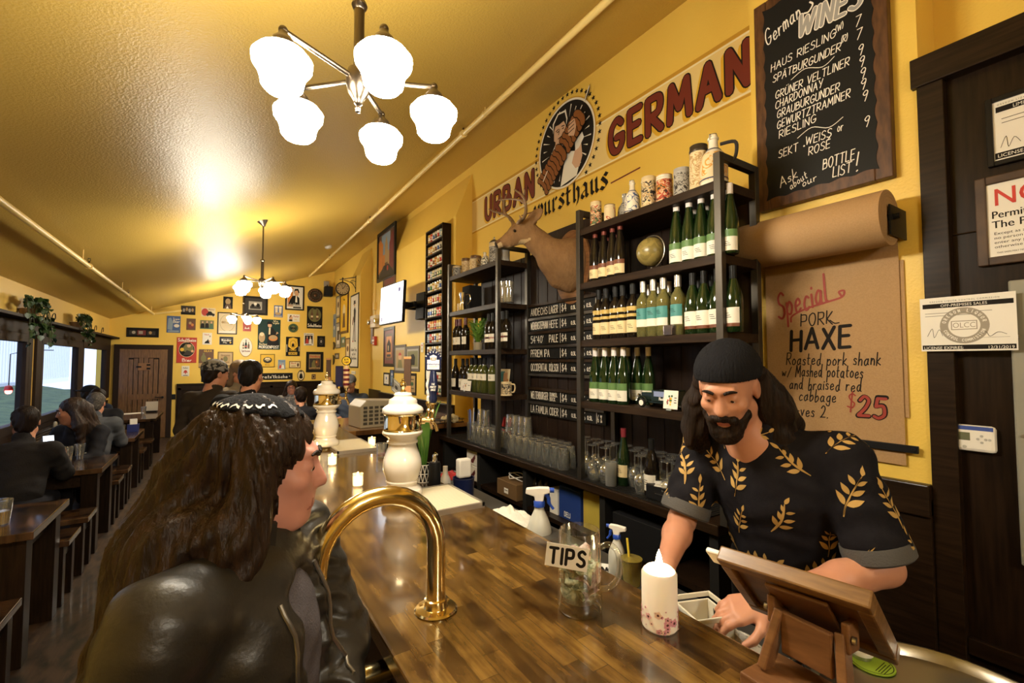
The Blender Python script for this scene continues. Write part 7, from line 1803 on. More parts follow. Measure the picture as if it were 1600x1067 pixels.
for s_ in (-1, 1):
 for x in (-.095, .09):
  m = MB(); m.lathe([(0, -.007), (.021, -.007), (.024, -.003), (.024, .003), (.021, .007), (0, .007)], 20, (x, s_ * .04, .024), Matrix.Rotation(PI / 2, 3, 'X')); w_ = m.build('wheel', RUBBER, t)
  m = MB(); m.lathe([(0, -.0075), (.015, -.0075), (.015, .0075), (0, .0075)], 16, (x, s_ * .04, .024), Matrix.Rotation(PI / 2, 3, 'X')); m.build('hubcap', WHITEP, w_)
  m = MB(); m.tube(catmull([(x - .032, s_ * .04, .03), (x - .02, s_ * .04, .05), (x, s_ * .04, .055), (x + .02, s_ * .04, .05), (x + .034, s_ * .04, .03)], 4), .007, 8); m.build('fender', mat('black_green_enamel', (.012, .02, .016)), t)
 m = MB(); m.lathe([(0, 0), (.009, .004), (.010, .014), (0, .014)], 14, (.115, s_ * .022, .06), Matrix.Rotation(PI / 2, 3, 'Y')); m.build('headlamp', CHROME, t)
m = MB(); m.T = Matrix(((1, 0, 0, -.1), (0, 0, -1, -.0362), (0, 1, 0, .0), (0, 0, 0, 1))); m.T = Matrix(((-1, 0, 0, -.02), (0, 0, 1, .0364), (0, 1, 0, .0), (0, 0, 0, 1)))
m.write('Hacker', 0, .045, .014, .003, .0004, 0, 'l', .1); m.build('lettering', CHALK, t)
def card(lab, u, x, z, W, H, shp, name='card', tilt=.12, bg=WHITE):
 t = thing(name, lab, 'card', (x, yAt(u, x), z), RW @ Matrix.Rotation(-tilt, 3, 'X'))
 m = MB(); m.bx(-W / 2, W / 2, .008, H, 0, .002); m.build('sheet', bg, t, bev=.0008)
 m = MB(); m.bx(-.015, .015, 0, .01, -.012, .012); m.tube([(0, .008, -.002), (0, H * .6, -.006)], .002, 6); m.build('easel', BRASS, t)
 m = MB(); mats = [PAL[k] for k in PKEY]
 for q in shp:
  if q[0] == 'e': m.disc(q[1] * W, q[2] * H, q[3] * H, q[3] * H, .0024 + .00003 * len(m.f), 12, PKEY.index(q[4]))
  else: m.rect(q[1] * W, q[2] * H, q[3] * W, q[4] * H, .0024 + .00003 * len(m.f), PKEY.index(q[5]))
 m.build('print', mats, t); return t
GR = [('e', .0 + .03 * (i % 3 - 1), .5 + .09 * (i // 3), .06, 'gggrry'[i]) for i in range(6)] + [('e', -.22, .42, .05, 'm'), ('e', -.18, .5, .05, 'r'), ('e', -.2, .34, .045, 'm'), ('e', .0, .3, .05, 'y'), ('e', .02, .42, .05, 'y'), ('e', -.1, .7, .06, 'g'), ('e', .08, .72, .06, 'g')]
card('white card with painted grapes leaning on the model car', 1046, 1.893, ZR[3], .085, .10, GR + [('r', .25, .62, .42, .66, 'd'), ('r', .25, .5, .4, .54, 'd'), ('r', .25, .38, .42, .42, 'd')])
card('white card with painted grapes on the lowest shelf of the left rack', 727, 1.90, ZL[3], .20, .10, GR + [('r', .22, .55, .42, .6, 'd')])
card('teal and salmon card standing behind the lattice mug', 786, 2.06, ZL[3], .16, .21, [('r', -.4, .1, 0, .9, 'e'), ('r', 0, .1, .4, .6, 'o'), ('r', -.1, .5, .3, .85, 's')], bg=PAL['c'])
m = MB(); m.bx(2.02, 2.15, yAt(745, 2.1), yAt(733, 2.1), ZL[1], ZL[1] + .26); tag(m.build('black_box', BLKM, bev=.004), 'tall dark box at the back of the second left shelf', 'box')
t = thing('steel_jigger', 'steel measuring cup at left of the second left shelf', 'measuring cup', (1.93, yAt(723, 1.93), ZL[1]))
m = MB(); m.lathe([(0, 0), (.032, 0), (.022, .06), (.018, .075), (.026, .10), (.036, .17), (.034, .17), (.02, .085), (0, .08)], 24); m.build('cup', CHROME, t)
m = MB(); m.tube(catmull([(.02, -.025, .15), (.04, -.055, .15), (.045, -.06, .09), (.03, -.03, .06)], 4), .004, 8); m.build('handle', CHROME, t)
t = thing('steel_shaker', 'short steel shaker beside the measuring cup', 'shaker', (1.92, yAt(719, 1.92), ZL[1])); m = MB(); m.lathe([(0, 0), (.026, 0), (.03, .07), (.028, .07), (0, .06)], 20); m.build('cup', CHROME, t)
pg = None
for i, (u, x) in enumerate(((784, 1.93), (792, 1.95), (797, 1.97))):
 t = thing('tall_glass', 'clear tall glass on the second left shelf, %s from left' % ORD[i], 'glass', (x, yAt(u, x), ZL[1]), group='tall glasses on the left rack')
 m = MB(); m.lathe([(0, 0), (.026, 0), (.034, .17), (.032, .17), (.024, .008), (0, .008)], 18); m.build('glass', GLASS, t)
t = thing('potted_fern', 'bushy green fern in a small pot on the third left shelf', 'fern', (1.96, yAt(747, 1.96), ZL[2]))
m = MB(); m.lathe([(0, 0), (.035, 0), (.045, .07), (.042, .07), (.03, .01), (0, .01)], 20); m.build('pot', mat('stone_pot', (.32, .28, .2), .7), t)
FERN = mat('fern_green', (.13, .26, .035), .5)
m = MB(); g = random.Random(5)
for k in range(60):
 a = g.uniform(0, 2 * PI); L = g.uniform(.07, .17); up = g.uniform(.06, .24); d = Vector((math.cos(a) * .75, math.sin(a), 0)); s_ = Vector((-math.sin(a), math.cos(a), 0)); p_ = None
 for i in range(8):
  q = i / 7; c = d * L * q * .9 + Vector((0, 0, .06 + up * math.sin(q * 1.9)))
  if p_ is not None:
   w_ = .022 * math.sin(PI * (q * .9 + .08))
   for e in (-1, 1):
    tip = c + s_ * e * w_ + d * .008; m.add([p_, c, tip], [(0, 1, 2)], True); m.add([c, c + d * .008, tip + Vector((0, 0, .004))], [(0, 1, 2)], True)
  p_ = c
m.build('fronds', FERN, t)
# === mounted deer head
N_ = onX(772, 384, 1.70); H_ = onX(822, 360, 1.92); M_ = N_.lerp(H_, .42)
fw_ = (N_ - H_).normalized(); sd = Vector((0, 0, 1)).cross(fw_).normalized(); upv = fw_.cross(sd)
if upv.z < 0: upv = -upv
NB = onX(886, 408, 2.15); BR_ = onX(872, 430, 2.10)
t = thing('deer_head', 'mounted deer head with antlers on the dark panel between the racks', 'deer head', (2.20, NB.y, NB.z))
o0 = Vector(t.location)
L_ = lambda p: tuple(Vector(p) - o0)
W_ = lambda f, s, u: L_(H_ + fw_ * f + sd * s + upv * u)
ln = (N_ - H_).length
pr = [('c', W_(ln - .035, 0, -.004), W_(ln * .45, 0, -.002), .030, .047), ('c', W_(ln * .5, 0, .0), W_(.02, 0, .01), .046, .068), ('c', W_(ln * .62, 0, -.035), W_(.02, 0, -.045), .024, .045),
  ('e', W_(.05, 0, .035), (.075, .055, .045), Matrix((fw_, sd, upv)).transposed()), ('e', W_(ln * .36, .04, .038), (.03, .014, .014), Matrix((fw_, sd, upv)).transposed(), .015), ('e', W_(ln * .36, -.04, .038), (.03, .014, .014), Matrix((fw_, sd, upv)).transposed(), .015),
  ('-e', W_(ln * .34, .053, .024), (.016, .010, .012), None, .008), ('-e', W_(ln * .34, -.053, .024), (.016, .010, .012), None, .008),
  ('-c', W_(ln - .02, .02, -.03), W_(ln * .62, .038, -.028), .004, .004, .006), ('-c', W_(ln - .02, -.02, -.03), W_(ln * .62, -.038, -.028), .004, .004, .006),
  ('-e', W_(ln - .006, .016, .006), (.008, .006, .006), None, .006), ('-e', W_(ln - .006, -.016, .006), (.008, .006, .006), None, .006)]
nk = [H_ - fw_ * .02 - upv * .01, onX(842, 380, 2.0), onX(866, 400, 2.08), NB]
rd = [.066, .082, .112, .145]
for i in range(3): pr.append(('c', L_(nk[i]), L_(nk[i + 1]), rd[i], rd[i + 1], .05))
pr += [('e', L_(NB + Vector((.03, 0, -.03))), (.11, .16, .20), None, .06), ('c', L_(onX(858, 410, 2.05)), L_(onX(870, 436, 2.12)), .075, .065, .05)]
for s_ in (1, -1):
 a = H_ - fw_ * .015 + sd * s_ * .052 + upv * .035; b = a + sd * s_ * .055 - fw_ * .125 + upv * .030
 c = (a + b) / 2; ex = (b - a).normalized(); eq_ = sd * s_ + fw_ * .35; ez = (eq_ - ex * eq_.dot(ex)).normalized(); ey = ez.cross(ex)
 Rr_ = Matrix((ex, ey, ez)).transposed()
 pr += [('e', L_(c), (.084, .040, .014), Rr_, .02), ('-e', L_(c + ez * .014 + ex * .008), (.056, .022, .011), Rr_, .008), ('c', L_(a - ex * .01), L_(a + ex * .03), .018, .016, .02)]
pr.append(('cut', (0.008, 0, 0), (1, 0, 0)))
rs_ = np.random.RandomState(1)
def deer_mat(x, y, z):
 P = np.stack([x + o0.x - H_.x, y + o0.y - H_.y, z + o0.z - H_.z], 1)
 f = P @ np.array(fw_); u = P @ np.array(upv)
 s = np.abs(P @ np.array(sd))
 out = np.zeros(len(x), int)
 out[(u < -.062 - .01 * np.sin(f * 60)) & (f > .02) & (f < ln * .72) & (u > -.088)] = 1
 out[(f > ln * .80) & (u < .0)] = 1
 out[(f > ln - .020)] = 2
 out[(f > ln * .80) & (f < ln - .02) & (u > .0)] = 3
 return out
FUR = mat('deer_fur', (.27, .150, .062), .85, noise=(34, (.21, .112, .046), .3, .7), bump=(160, .7, .006), stretch=(1, 1, .45)); FURW = mat('deer_fur_pale', (.50, .36, .19), .9, bump=(160, .7, .006)); FURD = mat('deer_fur_dark', (.13, .065, .03), .9, bump=(160, .6, .006))
sdf_mesh('head_and_neck', pr, .006, [FUR, FURW, mat('deer_nose', (.02, .015, .012), .3), FURD], t, k=.028, matfn=deer_mat,
   disp=lambda x, y, z: .0016 * np.sin(x * 210 + 3 * np.sin(z * 60)) * np.sin(z * 160 + y * 120))
for s_ in (1, -1):
 m = MB(); m.ball(W_(ln * .34, s_ * .043, .024), .0125, 14); m.build('eye', mat('deer_eye', (.012, .006, .003), .05, coat=.6), t)
def anp(pts, x0, x1): return [L_(onX(660 + a * .2437, 300 + b * .2437, x0 + (x1 - x0) * i / (len(pts) - 1))) for i, (a, b) in enumerate(pts)]
ANT = mat('antler_bone', (.26, .15, .065), .5, noise=(30, (.13, .07, .03), .3, .7), bump=(90, .5, .004))
for bm_, x0, x1, tines in ((((606, 222), (618, 195), (648, 168), (664, 120), (658, 60), (632, 15), (590, -15)), 1.86, 1.72, (((660, 75), (630, 52), (560, 45), (490, 52)), ((645, 30), (655, 5), (650, -22)), ((622, 190), (630, 172), (622, 150)))),
       (((585, 222), (580, 195), (560, 165), (520, 140), (470, 128), (428, 110)), 1.90, 2.02, (((535, 148), (522, 100), (528, 50), (545, 5)), ((527, 70), (505, 40), (500, 10)), ((578, 185), (560, 178), (552, 160))))):
 m = MB()
 pts = catmull(anp(bm_, x0, x1), 4); n = len(pts); m.tube(pts, [.0165 * (1 - .72 * i / (n - 1)) + .001 for i in range(n)], 12); m.ball(pts[0], .021, 10)
 for tn in tines:
  xs = x0 + (x1 - x0) * .5
  pts = catmull(anp(tn, xs, xs - .03), 4); n = len(pts); m.tube(pts, [.0115 * (1 - .78 * i / (n - 1)) + .001 for i in range(n)], 10)
 m.build('antler', ANT, t)
m = MB(); m.T = Matrix.Translation((.003, 0, -.02)) @ Matrix(((0, 0, -1, 0), (-1, 0, 0, 0), (0, 1, 0, 0), (0, 0, 0, 1)))
pl = [(.20 * math.sin(2 * PI * k / 40), .27 * math.cos(2 * PI * k / 40) * (1.1 if math.cos(2 * PI * k / 40) < 0 else .95)) for k in range(40)]
m.prism(pl, -.006, .016); m.build('wooden_plaque', WAL, t, bev=.004)
# === dining side
TW = planks('table_wood', [(.030, .014, .007), (.07, .034, .016), (.11, .055, .026)], 'X', 'Y', .2, .55, (1.3, .12), .0015, .5)
XT0, XT1 = XL + .05, -.84
def table(lab, y0, y1, z=.75):
 t = thing('dining_table', lab, 'table', ((XT0 + XT1) / 2, (y0 + y1) / 2, 0), group='long tavern tables')
 lx, ly = (XT1 - XT0) / 2, (y1 - y0) / 2
 m = MB(); m.bx(-lx, lx, -ly, ly, z - .045, z); m.build('tabletop', TW, t, bev=.004)
 m = MB()
 for s in (-1, 1): m.bx(-lx + .12, lx - .12, s * (ly - .08) - .012, s * (ly - .08) + .012, z - .16, z - .045)
 for s in (-1, 1): m.bx(s * (lx - .09) - .012, s * (lx - .09) + .012, -ly + .12, ly - .12, z - .16, z - .045)
 m.build('apron', DARKH, t, bev=.003)
 for sx in (-1, 1):
  for sy in (-1, 1):
   m = MB(); m.bx(sx * (lx - .09) - .055, sx * (lx - .09) + .055, sy * (ly - .09) - .055, sy * (ly - .09) + .055, 0, z - .045); m.build('leg', DARK, t, bev=.004)
 return t
def bench(lab, yc, z=.45):
 t = thing('bench', lab, 'bench', ((XT0 + XT1) / 2, yc, 0), group='wooden benches')
 lx = (XT1 - XT0) / 2
 m = MB(); m.bx(-lx, lx, -.165, .165, z - .04, z); m.build('seat', TW, t, bev=.004)
 for s in (-1, 1):
  m = MB()
  for q in (-1, 1): m.bx(s * (lx - .07) - .04, s * (lx - .07) + .04, q * .12 - .035, q * .12 + .035, 0, z - .04)
  m.bx(s * (lx - .07) - .025, s * (lx - .07) + .025, -.085, .085, z - .14, z - .045)
  m.build('leg_frame', DARK, t, bev=.003)
table('long dark wooden table nearest the picture edge at left', 3.62, 4.36)
table('long dark wooden table with glasses and a checked food basket', 5.42, 6.20)
table('long dark wooden table with a beer glass and navy napkin caddy', 7.32, 8.12)
table('dark wooden table in front of the wooden back door', 9.6, 10.9)
bench('dark wooden bench on the near side of the nearest table', 3.32)
bench('dark wooden bench on the far side of the nearest table', 4.56)
bench('dark wooden bench on the near side of the table with the food basket', 5.12)
bench('dark wooden bench on the far side of the table with the food basket', 6.46)
bench('dark wooden bench on the near side of the table with the napkin caddy', 7.04)
bench('dark wooden bench on the far side of the table with the napkin caddy', 8.40)
bench('dark wooden bench on the near side of the table by the door', 9.34)
def tglass(lab, u, v, beer=0., h=.145, z=.75, scum=False, name='pint_glass'):
 p = onZ(u, v, z)
 t = thing(name, lab, 'glass', p)
 m = MB(); m.lathe([(0, 0), (.030, 0), (.043, h), (.041, h), (.028, .008), (0, .008)], 20); m.build('glass', GLASS, t)
 if beer:
  m = MB(); m.lathe([(0, .009), (.028, .009), (.028 + .0125 * beer, h * beer), (0, h * beer)], 18); m.build('beer', mat('amber_beer', (.75, .42, .04), .1, trans=.4), t)
 return t
tglass('pint glass at the left picture edge on the nearest table', 3, 820, .55)
tglass('empty pint glass on the basket table, left of two', 105, 722); tglass('empty pint glass on the basket table, right of two', 124, 717)
tglass('half full beer glass beside the navy napkin caddy', 189, 682, .5)
tglass('clear glass on the table by the door, left of the white table card', 224, 648); tglass('clear glass on the table by the window man with the cap', 112, 685)
p = onZ(134, 711, .75)
t = thing('sauce_bottle', 'small dark sauce bottle with a pale label beside the empty pint glasses', 'bottle', p)
m = MB(); m.lathe([(0, 0), (.022, 0), (.023, .08), (.012, .105), (.012, .135), (0, .136)], 16); m.build('bottle_glass', BROWNB, t)
m = MB(); m.lathe([(.0235, .02), (.0235, .07)], 16, cap=False); m.build('label', WHITE, t)
p = onZ(208, 674, .75)
t = thing('napkin_caddy', 'navy napkin caddy holding white napkins', 'caddy', p)
m = MB()
for a, b, c, d in ((-.06, .06, -.05, -.045), (-.06, .06, .045, .05), (-.06, -.055, -.045, .045), (.055, .06, -.045, .045)): m.bx(a, b, c, d, 0, .1)
m.bx(-.06, .06, -.05, .05, 0, .004); m.build('box', mat('navy_metal', (.02, .03, .14), .35), t, bev=.002)
o = MB().box((0, 0, .095), (.08, .03, .15), .3).build('white_napkins', WHITE, loc=(p.x, p.y, p.z), bev=.004); tag(o, 'white folded napkins standing in the navy caddy', 'napkins')
p = onZ(62, 712, .75)
t = thing('food_basket', 'small basket lined with black and white checked paper', 'basket', p)
CH = bpy.data.materials.new('checked_paper'); CH.use_nodes = True
_n = CH.node_tree.nodes; _c = _n.new('ShaderNodeTexChecker'); _c.inputs[1].default_value = (.75, .72, .66, 1); _c.inputs[2].default_value = (.02, .02, .02, 1); _c.inputs[3].default_value = 55
_t = _n.new('ShaderNodeTexCoord'); CH.node_tree.links.new(_t.outputs['Object'], _c.inputs[0]); CH.node_tree.links.new(_c.outputs[0], _n['Principled BSDF'].inputs[0])
m = MB(); m.lathe([(0, 0), (.09, 0), (.12, .05), (.115, .05), (.085, .006), (0, .006)], 28); m.build('basket', mat('basket_red', (.10, .02, .015), .4), t)
m = MB()
P = []; Q = []
for i in range(4):
 for j in range(21):
  a = 2 * PI * j / 20; r = .02 + .036 * i; P.append((r * math.cos(a), r * math.sin(a), .009 + .016 * i + .012 * math.sin(5 * a) * (i == 3)))
for i in range(3):
 for j in range(20): Q.append((i * 21 + j, i * 21 + j + 1, (i + 1) * 21 + j + 1, (i + 1) * 21 + j))
m.add(P, Q, True); m.build('checked_liner', CH, t)
p = onZ(84, 669, .75); t = thing('mobile_phone', 'dark phone lying flat on the napkin caddy table', 'phone', p, rz=.3); m = MB(); m.bx(-.075, .075, -.036, .036, 0, .008); m.build('body', BLACK, t, bev=.003)
p = onZ(59, 675, .75); t = thing('white_shaker', 'slim white shaker at the window end of the napkin caddy table', 'shaker', (XL + .12, p.y, .75)); m = MB(); m.lathe([(0, 0), (.024, 0), (.022, .10), (.015, .125), (0, .13)], 18); m.build('body', WHITEP, t)
p = onZ(208, 646, .75); t = thing('paper_menu', 'white paper menu lying on the table by the door', 'menu', p, rz=.2); m = MB(); m.bx(-.15, .15, -.12, .12, 0, .003); m.build('sheet', WHITE, t)
p = onZ(237, 644, .75)
t = thing('table_card', 'white table card standing on the table by the door', 'table card', p)
m = MB(); m.bx(-.09, .09, -.004, .004, .03, .20); m.build('card', WHITE, t); m = MB(); m.bx(-.08, .08, -.03, .03, 0, .03); m.build('base', BLACK, t, bev=.003)
# --- plants on the window ledge
IVY = mat('dark_ivy_leaf', (.03, .075, .018), .4, noise=(12, (.015, .04, .012), .35, .65))
def ivy(lab, u, v, seed, spread, trail):
 p = onX(u, v, XL + .09); t = thing('trailing_plant', lab, 'plant', (XL + .09, p.y, 2.215))
 m = MB(); m.lathe([(0, 0), (.07, 0), (.09, .10), (.085, .10), (.06, .01), (0, .01)], 20); m.build('pot', mat('clay_pot', (.20, .12, .06), .7), t)
 g = random.Random(seed); m = MB(); st = MB()
 for k in range(26):
  a = g.uniform(-1.3, 1.3); L = g.uniform(.1, spread); down = g.random() < .45
  dx = abs(math.cos(a)) * .13; dy = math.sin(a) * L * 1.5
  pts = [(0, 0, .09), (dx * .5, dy * .5, .16 + .08 * g.random()), (dx, dy, .10 + .12 * g.random())]
  if down: pts += [(dx + .04, dy * 1.1, -.05), (dx + .05, dy * 1.15, -g.uniform(.1, trail))]
  c = catmull(pts, 4); st.tube(c, .003, 5)
  for q in c[3::2]:
   for _ in range(2):
    n_ = Vector((g.uniform(.2, 1), g.uniform(-.8, .8), g.uniform(-.3, .7))).normalized(); up_ = Vector((0, 0, -1)); x_ = (up_ - n_ * up_.dot(n_)).normalized(); y_ = n_.cross(x_); s = g.uniform(.035, .065)
    b = Vector(q) + Vector((g.uniform(-.02, .02), g.uniform(-.03, .03), g.uniform(-.02, .02)))
    if b.x < -.05: b.x = -.03
    shp = ((0, 0), (.1, .5), (.5, .55), (1.1, 0), (.5, -.55), (.1, -.5))
    m.add([b + x_ * s * a_ + y_ * s * b_ + n_ * (.006 if abs(b_) > .1 else 0) for a_, b_ in shp], [(0, 1, 2, 3), (0, 3, 4, 5)], True)
 m.build('leaves', IVY, t); st.build('stems', mat('ivy_stem', (.05, .06, .02), .6), t)
ivy('dark trailing plant on the window ledge, nearer of two, hanging low', 45, 490, 4, .30, .42)
ivy('dark leafy plant on the window ledge, farther of two', 120, 520, 9, .22, .25)
t = thing('scroll_bracket', 'thin black scrolled iron ornament along the window ledge', 'ornament', (XL + .06, yAt(100, XL + .06), 2.215))
m = MB()
for k, y in enumerate((-.9, -.55, 1.2, 1.6, 2.0, 2.6)):
 m.tube(catmull([(0, y - .16, .004), (0, y - .08, .12), (0, y + .02, .14), (0, y + .04, .08), (0, y, .06)], 4), .006, 6)
m.cyl((0, -1.1, .006), (0, 2.8, .006), .006, 6); m.build('scrolls', BLACK, t)
# === people
SKIN = mat('warm_skin', (.56, .27, .16), .5, noise=(14, (.50, .22, .13), .3, .7), sss=.08)
SKINP = mat('pale_skin', (.62, .29, .22), .5, sss=.08)
LIP = mat('lip_skin', (.40, .13, .10), .45)
HAIRD = mat('dark_brown_hair', (.022, .012, .007), .5, noise=(60, (.010, .006, .004), .35, .65), stretch=(1, 1, .15), bump=(140, .9, .006))
HAIRB = mat('brown_hair', (.036, .018, .009), .45, spec=.3, noise=(50, (.014, .007, .004), .35, .65), stretch=(1, 1, .15), bump=(120, .9, .006))
HAIRG = mat('greying_hair', (.10, .085, .07), .6, noise=(60, (.03, .025, .02), .35, .65), bump=(140, .9, .005))
EYEW = mat('eye_white', (.75, .72, .68), .2); IRIS = mat('dark_iris', (.03, .015, .008), .1)
def frame(fwd, up=(0, 0, 1)):
 f = Vector(fwd).normalized(); s = Vector(up).cross(f).normalized(); u = f.cross(s)
 return f, s, u                      # forward, the person's left, up
def head_prims(c, f, s, u, k=1.0):
 P = lambda a, b, d: tuple(c + f * (a * k) + s * (b * k) + u * (d * k))
 R = Matrix((f, s, u)).transposed()
 q = lambda *r: tuple(x * k for x in r)
 o = [('e', P(-.012, 0, .035), q(.098, .077, .088), R, .02), ('e', P(.030, 0, -.035), q(.070, .062, .090), R, .03),
   ('e', P(.068, 0, -.100), q(.024, .026, .022), R, .02), ('c', P(.088, 0, .016), P(.108, 0, -.030), .009 * k, .013 * k, .012), ('c', P(-.01, 0, -.06), P(-.03, 0, -.15), .055 * k, .056 * k, .03),
   ('c', P(.086, -.034, .030), P(.086, .034, .030), .011 * k, .011 * k, .014)]
 for b in (-1, 1):
  o += [('c', P(.0, b * .050, -.065), P(.056, b * .022, -.102), .024 * k, .020 * k, .02), ('e', P(.068, b * .042, -.022), q(.022, .022, .018), R, .02), ('e', P(.100, b * .011, -.032), q(.010, .008, .008), R, .006),
    ('-e', P(.104, b * .032, .008), q(.020, .020, .013), R, .012), ('e', P(.082, b * .032, .006), q(.014, .016, .012), R, .005), ('e', P(-.006, b * .078, -.004), q(.020, .010, .032), R, .008), ('-e', P(.002, b * .088, -.002), q(.010, .006, .018), R, .005)]
 o += [('c', P(.090, -.018, -.062), P(.090, .018, -.062), .008 * k, .008 * k, .008), ('c', P(.089, -.015, -.074), P(.089, .015, -.074), .009 * k, .009 * k, .008), ('-c', P(.102, -.020, -.068), P(.102, .020, -.068), .004 * k, .004 * k, .004)]
 return o
def hand_prims(w, d, n, side, curl=.35, k=1.0, spread=.0):
 """w wrist, d towards the fingers, n back-of-hand normal, side=+1: thumb lies along +d x n"""
 d = Vector(d).normalized(); n = Vector(n); n = (n - d * n.dot(d)).normalized(); t = d.cross(n) * side
 w = Vector(w); o = []
 offs = (.030, .011, -.009, -.028); ln = (.066, .076, .070, .054)
 for i in range(4):
  b = w + d * (.088 - .006 * abs(i - 1)) * k + t * offs[i] * k
  o.append(('c', tuple(w + d * .012 * k + t * offs[i] * .55 * k), tuple(b), .016 * k, .0125 * k, .016))
  a = curl * (1 + .12 * i); p = b; dd = d + t * spread * (1.5 - i); L = ln[i] * k
  for j, fr in enumerate((.45, .31, .24)):
   ang = a * (.6 + .5 * j) * 1.0
   dd = (d * math.cos(sum(a * (.6 + .5 * q) for q in range(j + 1))) - n * math.sin(sum(a * (.6 + .5 * q) for q in range(j + 1)))) + t * spread * (1.5 - i)
   e = p + dd.normalized() * L * fr * 1.15
   o.append(('c', tuple(p), tuple(e), (.0098 - .0009 * j) * k, (.0091 - .0009 * j) * k, .005)); p = e
 b = w + d * .022 * k + t * .026 * k; m1 = b + (d * .62 + t * .72 - n * .25).normalized() * .042 * k; m2 = m1 + (d * .88 + t * .35 - n * .35).normalized() * .032 * k; m3 = m2 + (d * .97 + t * .08 - n * .3).normalized() * .024 * k
 o += [('c', tuple(b), tuple(m1), .016 * k, .0125 * k, .012), ('c', tuple(m1), tuple(m2), .0115 * k, .0105 * k, .006), ('c', tuple(m2), tuple(m3), .0105 * k, .0085 * k, .005)]
 return o
def limb(a, b, c, ra, rb, rc, k=.02):
 m_ = (Vector(b) + Vector(c)) / 2
 return [('c', tuple(a), tuple(b), ra, rb, k), ('c', tuple(b), tuple(Vector(b).lerp(Vector(c), .35)), rb, rb * 1.03, k), ('c', tuple(Vector(b).lerp(Vector(c), .35)), tuple(c), rb * 1.03, rc, k)]
def sh(prims, o):      # move world-space shapes to the figure's own origin
 O = Vector(o); R = []
 for p in prims:
  if p[0] in ('c', '-c'): R.append((p[0], tuple(Vector(p[1]) - O), tuple(Vector(p[2]) - O)) + tuple(p[3:]))
  elif p[0] == 'cut': R.append((p[0], tuple(Vector(p[1]) - O), p[2]))
  else: R.append((p[0], tuple(Vector(p[1]) - O)) + tuple(p[2:]))
 return R
def strands(fr, am, c):
 def fn(x, y, z):
  a = np.arctan2(y - c[1], x - c[0])
  return am * (np.sin(a * fr + 7 * np.sin(z * 14 + a * 2)) + .6 * np.sin(a * fr * 1.9 + z * 40)) + am * .5 * np.sin(z * 55 + a * 5)
 return fn
def wrinkles(am, s=1.):
 def fn(x, y, z):
  return am * (np.sin(x * 42 * s + 3 * np.sin(z * 19 * s) + y * 17) * np.sin(z * 33 * s + 2 * np.sin(y * 25 * s)) + .5 * np.sin(z * 71 * s + x * 40 + y * 31))
 return fn
def eyes(t, c, f, s, u, k, o):
 for b in (-1, 1):
  p = c + f * .0835 * k + s * b * .032 * k + u * .004 * k - Vector(o)
  m = MB(); m.ball(p, .0118 * k, 12, 0); m.ball(p + f * .0065 * k - u * .002, .0065 * k, 10, 1); m.build('eye', [EYEW, IRIS], t)
  m = MB(); P = [c + f * (.101 - .010 * q * q) * k + s * b * (.014 + .034 * q) * k + u * (.026 + .007 * math.sin(q * 2.6)) * k - Vector(o) for q in (0, .25, .5, .75, 1)]
  m.tube(P, [.0042 * k, .005 * k, .005 * k, .0042 * k, .002 * k], 8); m.build('eyebrow', HAIRD, t)
# --- the bartender
O = Vector((1.74, .84, 0))
t = thing('person', 'bearded bartender in black beanie and dark leaf-print shirt leaning over the bar', 'person', O)
f, s, u = frame((-.93, -.30, -.42)); HC = Vector((1.395, .865, 1.615)); hk = 1.06
SR, SL = Vector((1.535, 1.045, 1.405)), Vector((1.575, .615, 1.405))
ER, EL = Vector((1.43, 1.075, 1.125)), Vector((1.60, .535, 1.115))
WR, WL = Vector((1.235, .99, 1.045)), Vector((1.30, .705, 1.030))
CH_, PV, NK = Vector((1.585, .83, 1.29)), Vector((1.74, .84, .95)), Vector((1.50, .845, 1.445))
body = [('c', tuple(NK), tuple(HC - u * .07 - f * .02), .062, .055, .03), ('e', tuple(CH_), (.105, .165, .16), None, .05), ('e', tuple(CH_.lerp(PV, .5)), (.12, .15, .15), None, .05), ('e', tuple(PV), (.12, .16, .12), None, .05),
  ('c', tuple(SR), tuple(SL), .055, .055, .05), ('c', tuple(NK - Vector((0, 0, .03))), tuple(CH_), .07, .11, .05)]
body += limb(SR, ER, WR, .056, .045, .030) + limb(SL, EL, WL, .056, .047, .031)
body += hand_prims(WR, (-.50, -.10, -.72), (-.75, .35, .45), 1, .45, 1.08)
body += hand_prims(WL, (-.78, .50, -.22), (-.15, -.35, .9), -1, .42, 1.1)
for y_ in (.10, -.10): body += limb(PV + Vector((0, y_, -.04)), PV + Vector((-.03, y_, -.48)), PV + Vector((.02, y_, -.88)), .095, .065, .048)
body += head_prims(HC, f, s, u, hk)
def facemat(x, y, z):
 P = np.stack([x + O.x - HC.x, y + O.y - HC.y, z + O.z - HC.z], 1)
 a, b, d = P @ np.array(f), P @ np.array(s), P @ np.array(u)
 return np.where((a > .082) & (np.abs(b) < .024) & (d < -.060) & (d > -.084), 1, 0)
sdf_mesh('body', sh(body, O), .0052, [SKIN, LIP], t, k=.02, matfn=facemat)
eyes(t, HC, f, s, u, hk, O)
SHIRT = mat('black_shirt_cloth', (.012, .011, .014), .8, noise=(40, (.009, .008, .011)), bump=(300, .3, .002)); GOLD = mat('gold_leaf_print', (.50, .31, .09), .7)
